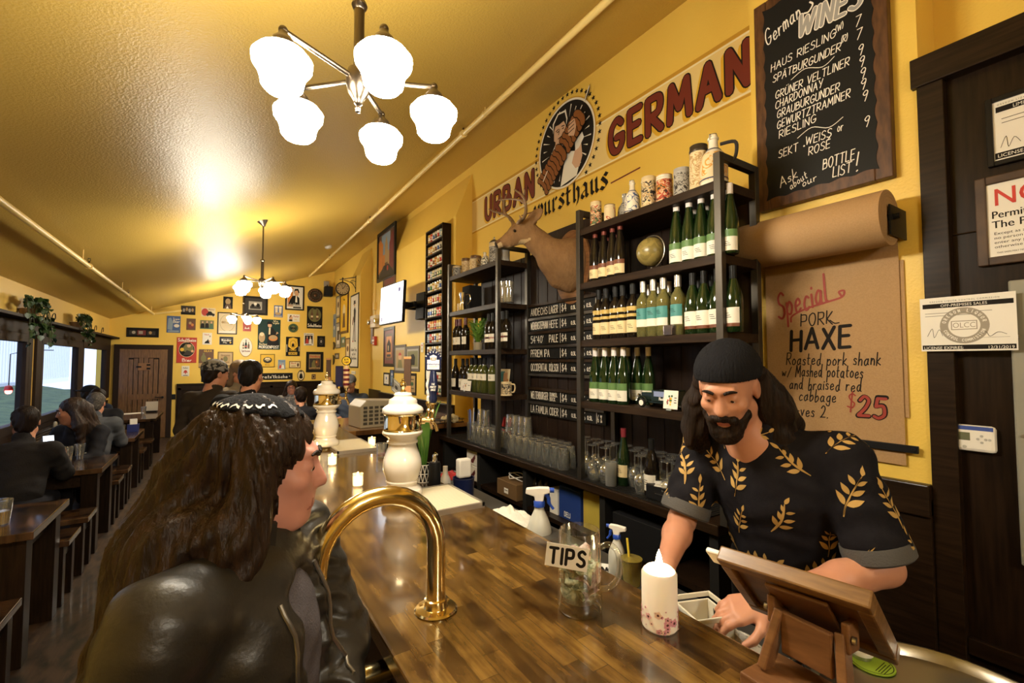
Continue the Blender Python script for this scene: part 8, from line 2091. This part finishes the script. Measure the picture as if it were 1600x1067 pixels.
shirt = [('e', tuple(CH_), (.135, .195, .185), None, .06), ('e', tuple(CH_.lerp(PV, .45)), (.155, .185, .19), None, .06), ('e', tuple(PV + Vector((.0, 0, -.0))), (.15, .185, .15), None, .06), ('c', tuple(SR + Vector((.01, -.02, .005))), tuple(SL + Vector((.01, .02, .005))), .072, .072, .05),
   ('c', tuple(NK + Vector((.005, 0, .03))), tuple(CH_), .080, .13, .05),
   ('c', tuple(SR), tuple(SR.lerp(ER, .78)), .072, .080, .04), ('c', tuple(SL), tuple(SL.lerp(EL, .78)), .072, .084, .04),
   ('-c', tuple(SR.lerp(ER, .72)), tuple(SR.lerp(ER, 1.4)), .062, .11, .01), ('-c', tuple(SL.lerp(EL, .72)), tuple(SL.lerp(EL, 1.4)), .064, .115, .01),
   ('-e', tuple(NK + f * .06 + u * .115), (.072, .070, .075), None, .02)]
so = sdf_mesh('shirt', sh(shirt, O), .0062, [SHIRT, GOLD], t, k=.03, disp=wrinkles(.0032))
me = so.data
bv = BVHTree.FromPolygons([v.co for v in me.vertices], [tuple(p.vertices) for p in me.polygons])
g = random.Random(12)
pts = []; polys = [p for p in me.polygons]
tries = 0
while len(pts) < 90 and tries < 6000:
 tries += 1; p = polys[g.randrange(len(polys))]
 if p.center.z + O.z < .95: continue
 if all((p.center - q[0]).length > .105 for q in pts): pts.append((p.center.copy(), p.normal.copy()))
V = []; Fc = []
def leafpoly(c, ax_, L, wd, n, pp=7):
 sd_ = n.cross(ax_).normalized(); ring = []
 for j in range(2 * pp):
  q = j / pp if j <= pp else (2 * pp - j) / pp; sg = 1 if j <= pp else -1
  ring.append(c + ax_ * L * q + sd_ * sg * wd * math.sin(PI * min(1, q ** .8)))
 return ring
for c, n in pts:
 up_ = Vector((0, 0, 1)); up_ = (up_ - n * up_.dot(n)).normalized()
 a0 = g.uniform(-1.1, 1.1); ax_ = (up_ * math.cos(a0) + n.cross(up_) * math.sin(a0)).normalized(); sd_ = n.cross(ax_)
 sc_ = g.uniform(.85, 1.15); bend = g.uniform(-.3, .3); L = .118 * sc_
 spine = []
 for i in range(9):
  q = i / 8; spine.append(c + ax_ * L * (q - .5) + sd_ * L * bend * (q - .3) ** 2 * 2)
 ring = [p + sd_ * .0014 for p in spine] + [p - sd_ * .0014 for p in spine[::-1]]
 shapes = [ring]
 for i in (2, 4, 6):
  for sg in (-1, 1):
   dr = (ax_ * .72 + sd_ * sg * .75).normalized(); ll = L * (.40 - .028 * i)
   shapes.append(leafpoly(spine[i] + dr * .004, dr, ll, ll * .20, n))
 shapes.append(leafpoly(spine[8], ax_, L * .27, L * .055, n))
 for r_ in shapes:
  pr_ = []; ok = True
  for p in r_:
   h_ = bv.find_nearest(p, .04)
   if h_[0] is None: ok = False; break
   pr_.append(h_[0] + h_[1] * .0018)
  if ok:
   o_ = len(V); V += pr_; ctr_ = sum(pr_, Vector()) / len(pr_)
   h_ = bv.find_nearest(ctr_); V.append(h_[0] + h_[1] * .0021)
   k_ = len(pr_)
   for j in range(k_): Fc.append((o_ + j, o_ + (j + 1) % k_, o_ + k_))
m2 = MB(); m2.add(V, Fc, True); m2.build('leaf_print', GOLD, so)
for S_, E_, rr_ in ((SR, ER, .083), (SL, EL, .087)):
 d_ = (E_ - S_).normalized(); c_ = S_.lerp(E_, .78) + d_ * .016 - O
 Rq = d_.to_track_quat('Z', 'Y').to_matrix()
 m = MB(); m.lathe([(rr_ * .86, -.018), (rr_ * 1.0, -.02), (rr_ * 1.03, 0), (rr_ * 1.02, .02), (rr_ * .95, .026), (rr_ * .80, .022), (rr_ * .78, -.01)], 36, c_, Rq, cap=False); m.build('sleeve_cuff', mat('grey_cuff', (.085, .08, .075), .8, bump=(200, .5, .003)), t)
pants = []
for y_ in (.10, -.10): pants += limb(PV + Vector((0, y_, 0)), PV + Vector((-.03, y_, -.48)), PV + Vector((.02, y_, -.86)), .125, .09, .075, .03)
pants += [('e', tuple(PV + Vector((0, 0, -.03))), (.14, .185, .12), None, .04)]
sdf_mesh('trousers', sh(pants, O), .014, mat('black_jeans', (.015, .015, .018), .8), t)
for y_ in (.10, -.10):
 m = MB(); m.ball((-.02 + .0, y_, .045), (.14, .05, .05), 14); m.build('shoe', BLACK, t)
Hp = lambda a, b, d: tuple(HC + f * a * hk + s * b * hk + u * d * hk)
Rh = Matrix((f, s, u)).transposed()
bean = [('e', Hp(-.018, 0, .052), (.118, .100, .100), Rh, .02), ('cut', Hp(0, 0, .036), tuple(-(u * .96 - f * .22))), ('-e', Hp(-.012, 0, .03), (.102, .082, .090), Rh, .004)]
sdf_mesh('beanie', sh(bean, O), .005, mat('black_knit', (.010, .010, .012), .9, bump=(220, .9, .004), stretch=(1, 1, .3)), t, disp=lambda x, y, z: .0016 * np.sin(np.arctan2(y - HC.y + O.y, x - HC.x + O.x) * 64))
hair = []
for b, dn in ((1, 1), (-1, .85)):
 hair += [('c', Hp(-.05, b * .075, .02), Hp(-.055, b * .105, -.09), .036, .050), ('c', Hp(-.055, b * .105, -.09), Hp(-.02, b * .125, -.19 * dn), .052, .046), ('c', Hp(-.02, b * .125, -.19 * dn), Hp(.02, b * .13, -.235 * dn), .042, .022), ('c', Hp(-.08, b * .09, -.06), Hp(-.085, b * .14, -.16), .045, .04)]
hair += [('e', Hp(-.07, 0, -.04), (.06, .085, .10), Rh), ('c', Hp(-.09, -.05, -.1), Hp(-.11, -.05, -.2), .05, .04), ('c', Hp(-.09, .05, -.1), Hp(-.11, .05, -.2), .05, .04)]
for i in range(26):
 b = 1 if i % 2 else -1; q = g.uniform(0, 1); a = Hp(-.06 + .05 * q, b * g.uniform(.10, .14), -.04 - .18 * q); hair.append(('e', a, (g.uniform(.018, .032),) * 3, None, .015))
sdf_mesh('hair', sh(hair, O), .006, HAIRD, t, k=.03, disp=strands(22, .0035, (HC.x - O.x, HC.y - O.y)))
beard = [('c', Hp(.05, -.055, -.06), Hp(.078, -.024, -.105), .016, .024), ('c', Hp(.05, .055, -.06), Hp(.078, .024, -.105), .016, .024), ('e', Hp(.078, 0, -.118), (.034, .042, .034), Rh), ('c', Hp(.098, -.030, -.060), Hp(.104, 0, -.050), .0085, .009), ('c', Hp(.098, .030, -.060), Hp(.104, 0, -.050), .0085, .009), ('c', Hp(.09, -.030, -.06), Hp(.084, -.026, -.1), .010, .014), ('c', Hp(.09, .030, -.06), Hp(.084, .026, -.1), .010, .014), ('-e', Hp(.104, 0, -.070), (.010, .017, .007), Rh, .006)]
sdf_mesh('beard', sh(beard, O), .0042, HAIRD, t, k=.018, disp=lambda x, y, z: .0016 * np.sin(x * 330 + y * 210) * np.sin(z * 260 + y * 180))
# --- the guest in the foreground
O = Vector((.04, 1.04, 0))
t = thing('person', 'long-haired guest in a black leather jacket turning to the bar in the foreground', 'person', O)
f, s, u = frame((.97, -.24, -.05)); HC = Vector((.085, 1.055, 1.487)); hk = 1.0
bf, bs, _ = frame((.80, -.60, 0))
NK = Vector((.065, 1.045, 1.35)); CH_ = Vector((.055, 1.03, 1.17)); PV = Vector((.04, 1.04, .90))
SL, SR = CH_ + bs * .185 + Vector((0, 0, .125)), CH_ - bs * .185 + Vector((0, 0, .125))
EL = Vector((.245, 1.12, 1.075)); WL = Vector((.195, .90, .965)); ER = SR + Vector((-.10, -.02, -.27)); WR = ER + Vector((.12, -.16, -.15))
body = [('c', tuple(NK), tuple(HC - u * .07 - f * .02), .052, .05, .03), ('e', tuple(CH_), (.10, .12, .15), None, .05), ('e', tuple(CH_.lerp(PV, .5)), (.10, .11, .14), None, .05), ('e', tuple(PV), (.12, .13, .12), None, .05), ('c', tuple(SR), tuple(SL), .05, .05, .05)]
body += limb(SR, ER, WR, .05, .04, .027) + limb(SL, EL, WL, .05, .04, .027)
body += hand_prims(WL, (-.1, -.85, -.35), (.5, 0, .8), -1, .35, .95) + hand_prims(WR, (.5, -.6, -.5), (-.5, -.3, .6), 1, .5, .95)
for b_ in (1, -1): body += limb(PV + bs * b_ * .09, PV + bs * b_ * .09 + Vector((.02, 0, -.42)), PV + bs * b_ * .09 + Vector((0, 0, -.83)), .09, .06, .045)
body += head_prims(HC, f, s, u, hk)
sdf_mesh('body', sh(body, O), .006, [SKINP, LIP], t, k=.02, matfn=facemat)
eyes(t, HC, f, s, u, hk, O)
LEA = mat('black_leather', (.022, .019, .015), .40, bump=(60, .35, .004), spec=.6)
jk = [('e', tuple(CH_), (.15, .175, .19), None, .06), ('e', tuple(CH_.lerp(PV, .5)), (.15, .165, .17), None, .06), ('e', tuple(PV), (.155, .165, .13), None, .06), ('c', tuple(SR), tuple(SL), .075, .075, .05), ('c', tuple(NK - Vector((0, 0, .02))), tuple(CH_), .075, .12, .04)]
jk += [('c', tuple(SR), tuple(ER), .078, .068), ('c', tuple(ER), tuple(ER.lerp(WR, .92)), .068, .050), ('c', tuple(SL), tuple(EL), .078, .068), ('c', tuple(EL), tuple(EL.lerp(WL, .9)), .066, .048)]
for q in range(7): jk.append(('-c', tuple(CH_ + bf * .20 + bs * .005 + Vector((0, 0, .16 - .09 * q))), tuple(CH_ + bf * .15 + bs * .005 + Vector((0, 0, .10 - .09 * q))), .075 - .004 * q, .06 - .003 * q, .012))
def ribs(x, y, z):
 w_ = wrinkles(.0035)(x, y, z)
 sl = np.exp(-(((x + O.x - SL.x) ** 2 + (y + O.y - EL.y) ** 2) / .016))
 return w_ + .004 * sl * np.sin(z * 190 + 3 * np.sin(x * 30))
jo = sdf_mesh('leather_jacket', sh(jk, O), .0065, LEA, t, k=.03, disp=ribs)
tp = [('e', tuple(CH_ + bf * .012), (.125, .14, .17), None, .05), ('e', tuple(CH_.lerp(PV, .5) + bf * .012), (.13, .14, .17), None, .05), ('c', tuple(NK - Vector((0, 0, .03))), tuple(CH_), .068, .11, .04)]
sdf_mesh('grey_top', sh(tp, O), .008, mat('grey_jersey', (.085, .075, .085), .9, bump=(240, .5, .003)), t, disp=wrinkles(.003))
bvj = BVHTree.FromPolygons([v.co for v in jo.data.vertices], [tuple(p.vertices) for p in jo.data.polygons])
for sd_ in (-1, 1):        # zips along both front edges
 m = MB(); P = []
 for q in range(15):
  p = CH_ + bf * .17 + bs * (sd_ * (.092 - .0012 * q)) + Vector((0, 0, .15 - .03 * q)) - O
  h_ = bvj.find_nearest(p); P.append(h_[0] + h_[1] * .002)
 m.tube(P, .0042, 8); m.build('zip', mat('zip_metal', (.30, .28, .25), .35, metal=.9), t)
m = MB()       # upright collar
Pc = []; Qc = []
for j in range(25):
 a = 2 * PI * j / 24
 if abs(((a + PI) % (2 * PI)) - PI) < .5: pass
 for r_, z_ in ((.082, -.02), (.092, .05), (.084, .052), (.074, -.015)):
  Pc.append(tuple(NK + bf * math.cos(a) * r_ * 1.0 + bs * math.sin(a) * r_ + Vector((0, 0, z_)) - O))
for j in range(24):
 if j in (0, 1, 23, 22): continue
 for q in range(4): Qc.append((j * 4 + q, (j + 1) * 4 + q, (j + 1) * 4 + (q + 1) % 4, j * 4 + (q + 1) % 4))
m.add(Pc, Qc, True); m.build('collar', LEA, t)
tr = []
for b_ in (1, -1): tr += limb(PV + bs * b_ * .085, PV + bs * b_ * .09 + Vector((.02, 0, -.42)), PV + bs * b_ * .09 + Vector((0, 0, -.82)), .115, .08, .065, .03)
sdf_mesh('trousers', sh(tr, O), .014, mat('black_jeans', (.015, .015, .018)), t)
for b_ in (1, -1): m = MB(); c_ = bs * b_ * .09 + bf * .04; m.ball((c_.x, c_.y, .045), (.07, .07, .045), 14); m.build('boot', BLACK, t)
Hp = lambda a, b, d: tuple(HC + f * a * hk + s * b * hk + u * d * hk)
Rh = Matrix((f, s, u)).transposed()
hair = [('e', Hp(-.025, 0, .045), (.112, .098, .098), Rh), ('-e', Hp(.10, 0, -.06), (.085, .066, .105), Rh, .015)]
for b in (-1, 1):
 hair += [('c', Hp(.01, b * .085, .03), Hp(-.02, b * .105, -.09), .032, .048), ('c', Hp(-.02, b * .105, -.09), Hp(-.03, b * .135, -.24), .05, .055), ('c', Hp(-.03, b * .135, -.24), Hp(.02, b * .15, -.38), .052, .026)]
hair += [('c', Hp(-.09, 0, 0), Hp(-.14, 0, -.16), .085, .095), ('c', Hp(-.14, 0, -.16), Hp(-.17, -.02, -.36), .095, .085), ('c', Hp(-.17, -.02, -.36), Hp(-.17, -.02, -.48), .08, .03), ('c', Hp(-.11, -.09, -.12), Hp(-.14, -.13, -.36), .075, .06), ('c', Hp(-.11, .09, -.12), Hp(-.14, .12, -.36), .075, .06)]
sdf_mesh('hair', sh(hair, O), .0065, HAIRB, t, k=.035, disp=strands(26, .0042, (HC.x - O.x - .04, HC.y - O.y)))
cap = [('e', Hp(-.026, 0, .047), (.1150, .1005, .1005), Rh, .02), ('cut', Hp(-.03, 0, .113), tuple(-u - f * .12))]
co = sdf_mesh('knit_cap', sh(cap, O), .006, mat('black_knit', (.010, .010, .012)), t)
bvc = BVHTree.FromPolygons([v.co for v in co.data.vertices], [tuple(p.vertices) for p in co.data.polygons])
m = MB(); V = []; Fc = []
g = random.Random(3)
for k_ in range(7):               # white embroidered dashes round the cap
 a0 = math.radians(-165 + 17 * k_); pl = []
 for q in range(5):
  a = a0 + math.radians(3.2) * q; zz = .132 + .007 * math.sin(q * 1.6 + k_ * 1.7)
  pl.append(Vector(Hp(-.026 + .075 * math.cos(a), .068 * math.sin(a), zz)) - O)
 for q in range(4):
  quad = [pl[q] + u * .006, pl[q + 1] + u * .006, pl[q + 1] - u * .004, pl[q] - u * .004]; o_ = len(V)
  for p in quad: h_ = bvc.find_nearest(p); V.append(h_[0] + h_[1] * .002)
  Fc.append((o_, o_ + 1, o_ + 2, o_ + 3))
m.add(V, Fc, True); m.build('white_stitching', WHITEP, co)
# --- the other guests
def guest(lab, loc, yaw, seat, top, hairm, hs='short', hat=None, lean=0., skin=None, arms='table', headyaw=0., k=1.0, scarf=None, top2=None):
 """seat: seat height, or 0 for standing. The figure faces +X before turning by yaw."""
 O_ = Vector((0, 0, 0)); t = thing('person', lab, 'person', loc, rz=yaw)
 hz = seat + .09 if seat else .92
 PV = Vector((0, 0, hz)); CH_ = Vector((.04 + lean * .28, 0, hz + .30)); NK = Vector((.06 + lean * .5, 0, hz + .49)); HC = Vector((.09 + lean * .62, 0, hz + .655))
 f, s, u = frame((math.cos(headyaw), math.sin(headyaw), -.12))
 SL, SR = CH_ + Vector((0, .19, .13)), CH_ + Vector((0, -.19, .13))
 if arms == 'table': EL, ER, WL, WR = SL + Vector((.12, .05, -.24)), SR + Vector((.12, -.05, -.24)), CH_ + Vector((.36, .10, -.12)), CH_ + Vector((.36, -.10, -.12))
 elif arms == 'phone': EL, ER, WL, WR = SL + Vector((.16, .05, -.22)), SR + Vector((.16, -.05, -.22)), CH_ + Vector((.40, .02, -.02)), CH_ + Vector((.38, -.08, -.06))
 elif arms == 'raise': EL, ER, WL, WR = SL + Vector((.14, .05, -.22)), SR + Vector((.20, -.06, -.14)), CH_ + Vector((.38, .06, -.04)), CH_ + Vector((.40, -.10, .12))
 else: EL, ER, WL, WR = SL + Vector((-.02, .06, -.28)), SR + Vector((-.02, -.06, -.28)), SL + Vector((.08, .03, -.50)), SR + Vector((.08, -.03, -.50))
 body = [('c', tuple(NK), tuple(HC - u * .07), .055, .052, .03), ('e', tuple(CH_), (.10, .15, .17), None, .05), ('e', tuple(CH_.lerp(PV, .55)), (.11, .14, .14), None, .05), ('e', tuple(PV), (.12, .15, .10), None, .05), ('c', tuple(SR), tuple(SL), .05, .05, .05)]
 body += limb(SR, ER, WR, .05, .04, .028) + limb(SL, EL, WL, .05, .04, .028)
 body += hand_prims(WL, (1, -.2, -.1), (0, .2, 1), -1, .4) + hand_prims(WR, (1, .2, -.1), (0, -.2, 1), 1, .4)
 legs = []
 for b in (1, -1):
  if seat:
   kn = PV + Vector((.42, b * .11, -.02)); ft = Vector((.40, b * .11, .06 if seat < .6 else .3))
  else: kn = PV + Vector((.02, b * .1, -.42)); ft = Vector((0, b * .1, .06))
  legs.append((PV + Vector((.02, b * .09, -.01)), kn, ft))
  body += limb(*legs[-1], .085, .06, .045)
 body += head_prims(HC, f, s, u, k)
 sdf_mesh('body', body, .0105, skin or SKIN, t, k=.02)
 cl = [('e', tuple(CH_), (.135, .185, .20), None, .06), ('e', tuple(CH_.lerp(PV, .55)), (.145, .175, .17), None, .06), ('c', tuple(SR), tuple(SL), .072, .072, .05), ('c', tuple(NK - Vector((0, 0, .03))), tuple(CH_), .075, .12, .04), ('c', tuple(NK - Vector((0, 0, .02))), tuple(NK + Vector((.012, 0, .045))), .072, .064, .02),
   ('c', tuple(SR), tuple(ER), .072, .062), ('c', tuple(ER), tuple(ER.lerp(WR, .9)), .060, .046), ('c', tuple(SL), tuple(EL), .072, .062), ('c', tuple(EL), tuple(EL.lerp(WL, .9)), .060, .046)]
 sdf_mesh('jacket', cl, .012, top, t, k=.03, disp=wrinkles(.004))
 lg = [('e', tuple(PV), (.14, .17, .11), None, .05)]
 for a, b, c in legs: lg += limb(a, b, c, .105, .078, .062)
 sdf_mesh('trousers', lg, .016, mat('dark_trousers', (.02, .02, .025), .85), t, k=.03)
 for a, b, c in legs: m = MB(); m.ball((c.x + .05, c.y, c.z - .02), (.13, .045, .04), 12); m.build('shoe', BLACK, t)
 Hp = lambda a, b, d: tuple(HC + f * a * k + s * b * k + u * d * k); Rh = Matrix((f, s, u)).transposed()
 hr = [('e', Hp(-.022, 0, .045), (.106, .086, .094), Rh), ('e', Hp(-.055, 0, -.02), (.058, .068, .075), Rh), ('-e', Hp(.10, 0, -.035), (.075, .085, .10), Rh, .01), ('-e', Hp(.0, .085, -.03), (.03, .02, .045), Rh, .01), ('-e', Hp(.0, -.085, -.03), (.03, .02, .045), Rh, .01)] if hs == 'short' else None
 if hs == 'long':
  hr = [('e', Hp(-.022, 0, .045), (.108, .092, .096), Rh), ('-e', Hp(.11, 0, -.05), (.085, .062, .10), Rh, .012)]
  for b in (-1, 1): hr += [('c', Hp(-.01, b * .08, .0), Hp(-.03, b * .10, -.14), .035, .05), ('c', Hp(-.03, b * .10, -.14), Hp(-.03, b * .11, -.34), .05, .03)]
  hr += [('c', Hp(-.09, 0, 0), Hp(-.12, 0, -.2), .08, .085), ('c', Hp(-.12, 0, -.2), Hp(-.13, 0, -.38), .08, .05)]
 if hs == 'bob':
  hr = [('e', Hp(-.022, 0, .045), (.108, .092, .096), Rh), ('-e', Hp(.11, 0, -.05), (.085, .062, .10), Rh, .012), ('c', Hp(-.06, .06, -.02), Hp(-.05, .07, -.12), .05, .04), ('c', Hp(-.06, -.06, -.02), Hp(-.05, -.07, -.12), .05, .04)]
 if hr: sdf_mesh('hair', hr, .010, hairm, t, k=.03, disp=strands(24, .003, (HC.x, HC.y)))
 if hat is not None:
  hm, kind = hat
  hp = [('e', Hp(-.018, 0, .055), (.116, .098, .092), Rh, .02), ('cut', Hp(0, 0, .030), tuple(-u)), ('-e', Hp(-.012, 0, .03), (.100, .080, .09), Rh, .004)]
  if kind == 'cap': hp = [('e', Hp(-.018, 0, .055), (.114, .096, .088), Rh, .02), ('cut', Hp(0, 0, .035), tuple(-u)), ('-e', Hp(-.012, 0, .03), (.100, .080, .09), Rh, .004), ('e', Hp(-.15 if hat[0].name.endswith('back') else .13, 0, .040), (.075, .07, .010), Rh, .02)]
  sdf_mesh('hat', hp, .009, hm, t, k=.02)
 if k: eyes(t, HC, f, s, u, k, O_)
 return t, HC, f, s, u
JB = mat('dark_jacket', (.018, .018, .022), .8, bump=(120, .5, .004)); JN = mat('navy_jacket', (.02, .028, .05), .8, bump=(120, .5, .004)); JG = mat('grey_jacket', (.07, .075, .085), .85, bump=(120, .5, .004)); JK = mat('black_tshirt', (.012, .012, .014), .85)
CAPM_ = mat('black_cap_back', (.012, .012, .014), .8)
guest('guest in dark jacket at the left picture edge, arm over the basket table', (-1.32, 5.12, 0), PI / 2, .45, mat('charcoal_coat', (.022, .020, .020), .85, bump=(90, .5, .004)), HAIRD, lean=.25, arms='phone', headyaw=.2)
guest('long-haired guest leaning on the basket table, face turned to the window', (-1.12, 6.46, 0), -PI / 2 - .5, .45, JB, HAIRB, 'long', lean=.2, headyaw=-.75)
guest('guest in a black backwards cap seated by the window', (-1.62, 9.30, 0), PI / 2, .45, JN, HAIRD, hat=(CAPM_, 'cap'), lean=.05, headyaw=-1.2)
guest('dark-haired guest in a black hooded top facing the room, beside the window', (-1.36, 8.42, 0), -PI / 2, .45, JB, HAIRD, lean=.1)
guest('short-haired guest in a grey jacket with back to the camera at the napkin caddy table', (-1.20, 7.02, 0), PI / 2, .45, JG, HAIRG, lean=.2)
guest('guest in a black and white knit hat standing at the bar', (-.06, 5.02, 0), 1.0, 0, mat('brown_coat', (.035, .026, .018), .85), HAIRD, hat=(mat('speckled_knit', (.25, .24, .22), .9, noise=(28, (.015, .015, .015), .45, .52)), 'beanie'), headyaw=-.5, arms='down')
guest('dark-haired man in a black t-shirt with his back turned at the bar', (.14, 4.28, 0), .9, 0, JK, mat('black_hair', (.010, .008, .007), .4, bump=(150, .8, .004)), lean=.12, headyaw=.15, arms='down')
guest('fair-haired guest in a light top behind the man in the black t-shirt', (.14, 5.75, 0), -.6, 0, mat('oatmeal_top', (.28, .24, .18), .9), mat('sandy_hair', (.16, .10, .05), .6), 'bob', arms='down', headyaw=-.3)
guest('woman in glasses and a pale checked shirt seated at the far wainscot', (1.22, 9.75, 0), -PI / 2 - .2, .45, mat('pale_check_shirt', (.40, .40, .42), .9, noise=(22, (.16, .17, .2), .45, .55)), HAIRB, 'long', skin=SKINP)
guest('dark-haired guest seated near the far end of the bar, seen from behind', (1.02, 7.05, 0), PI / 2, .45, JB, HAIRD, lean=.1)
guest('man in a grey cap seated behind the return counter', (1.72, 7.2, 0), -PI / 2 - .35, .62, mat('denim_shirt', (.05, .065, .10), .85), HAIRG, hat=(mat('grey_flat_cap', (.10, .10, .11), .85), 'cap'), lean=.1)
def stool(lab, x, y, h):
 t = thing('bar_stool', lab, 'stool', (x, y, 0))
 m = MB(); m.lathe([(0, h - .035), (.17, h - .035), (.18, h - .02), (.17, h), (0, h)], 24); m.build('seat', DARK, t)
 for k_ in range(4):
  a = PI / 4 + k_ * PI / 2; m = MB(); m.cyl((.11 * math.cos(a), .11 * math.sin(a), h - .035), (.16 * math.cos(a), .16 * math.sin(a), 0), .016, 10); m.build('leg', DARK, t)
stool('dark round stool under the woman in glasses', 1.22, 9.75, .45); stool('dark round stool under the guest at the far end of the bar', 1.02, 7.05, .45); stool('dark tall stool under the man in the grey cap', 1.72, 7.2, .62)
t = thing('spectacles', 'dark-rimmed spectacles worn by the woman at the far wainscot', 'glasses', (1.22, 9.75, 0), rz=-PI / 2 - .2)
m = MB()
for b in (-1, 1):
 m.tube([(.09 + .103, b * .034 + .020 * math.cos(2 * PI * q / 16), .54 + .655 + .000 + .016 * math.sin(2 * PI * q / 16)) for q in range(17)], .0025, 6); m.tube([(.09 + .10, b * .056, 1.197), (.09, b * .084, 1.197)], .0022, 6)
m.tube([(.195, -.014, 1.197), (.195, .014, 1.197)], .0022, 6); m.build('rims', BLACK, t)
p = onX(47, 697, -1.27)
t = thing('mobile_phone', 'glowing phone held over the basket table at the left', 'phone', (-1.22, 5.555, .985), rz=.5); t.rotation_euler = (math.radians(60), 0, .35)
m = MB(); m.bx(-.038, .038, -.075, .075, -.004, .004); m.build('body', BLACK, t, bev=.003)
m = MB(); m.rect(-.034, -.07, .034, .07, .0046); m.build('screen', mat('phone_screen', (.7, .8, 1), .3, emit=.8, ecol=(.75, .85, 1)), t)
p = onX(545, 640, 1.72)
t = thing('wine_goblet', 'glass of red wine on the return counter before the man in the cap', 'glass', (1.30, 5.15, ZB))
m = MB(); m.lathe([(0, 0), (.03, 0), (.004, .006), (.004, .07), (.035, .10), (.038, .13), (.03, .16), (.028, .16), (.036, .13), (.033, .102), (0, .075)], 20, cap=False); m.build('glass', GLASS, t)
m = MB(); m.lathe([(0, .078), (.031, .103), (.033, .118), (0, .118)], 18); m.build('wine', mat('red_wine', (.12, .005, .01), .1), t)
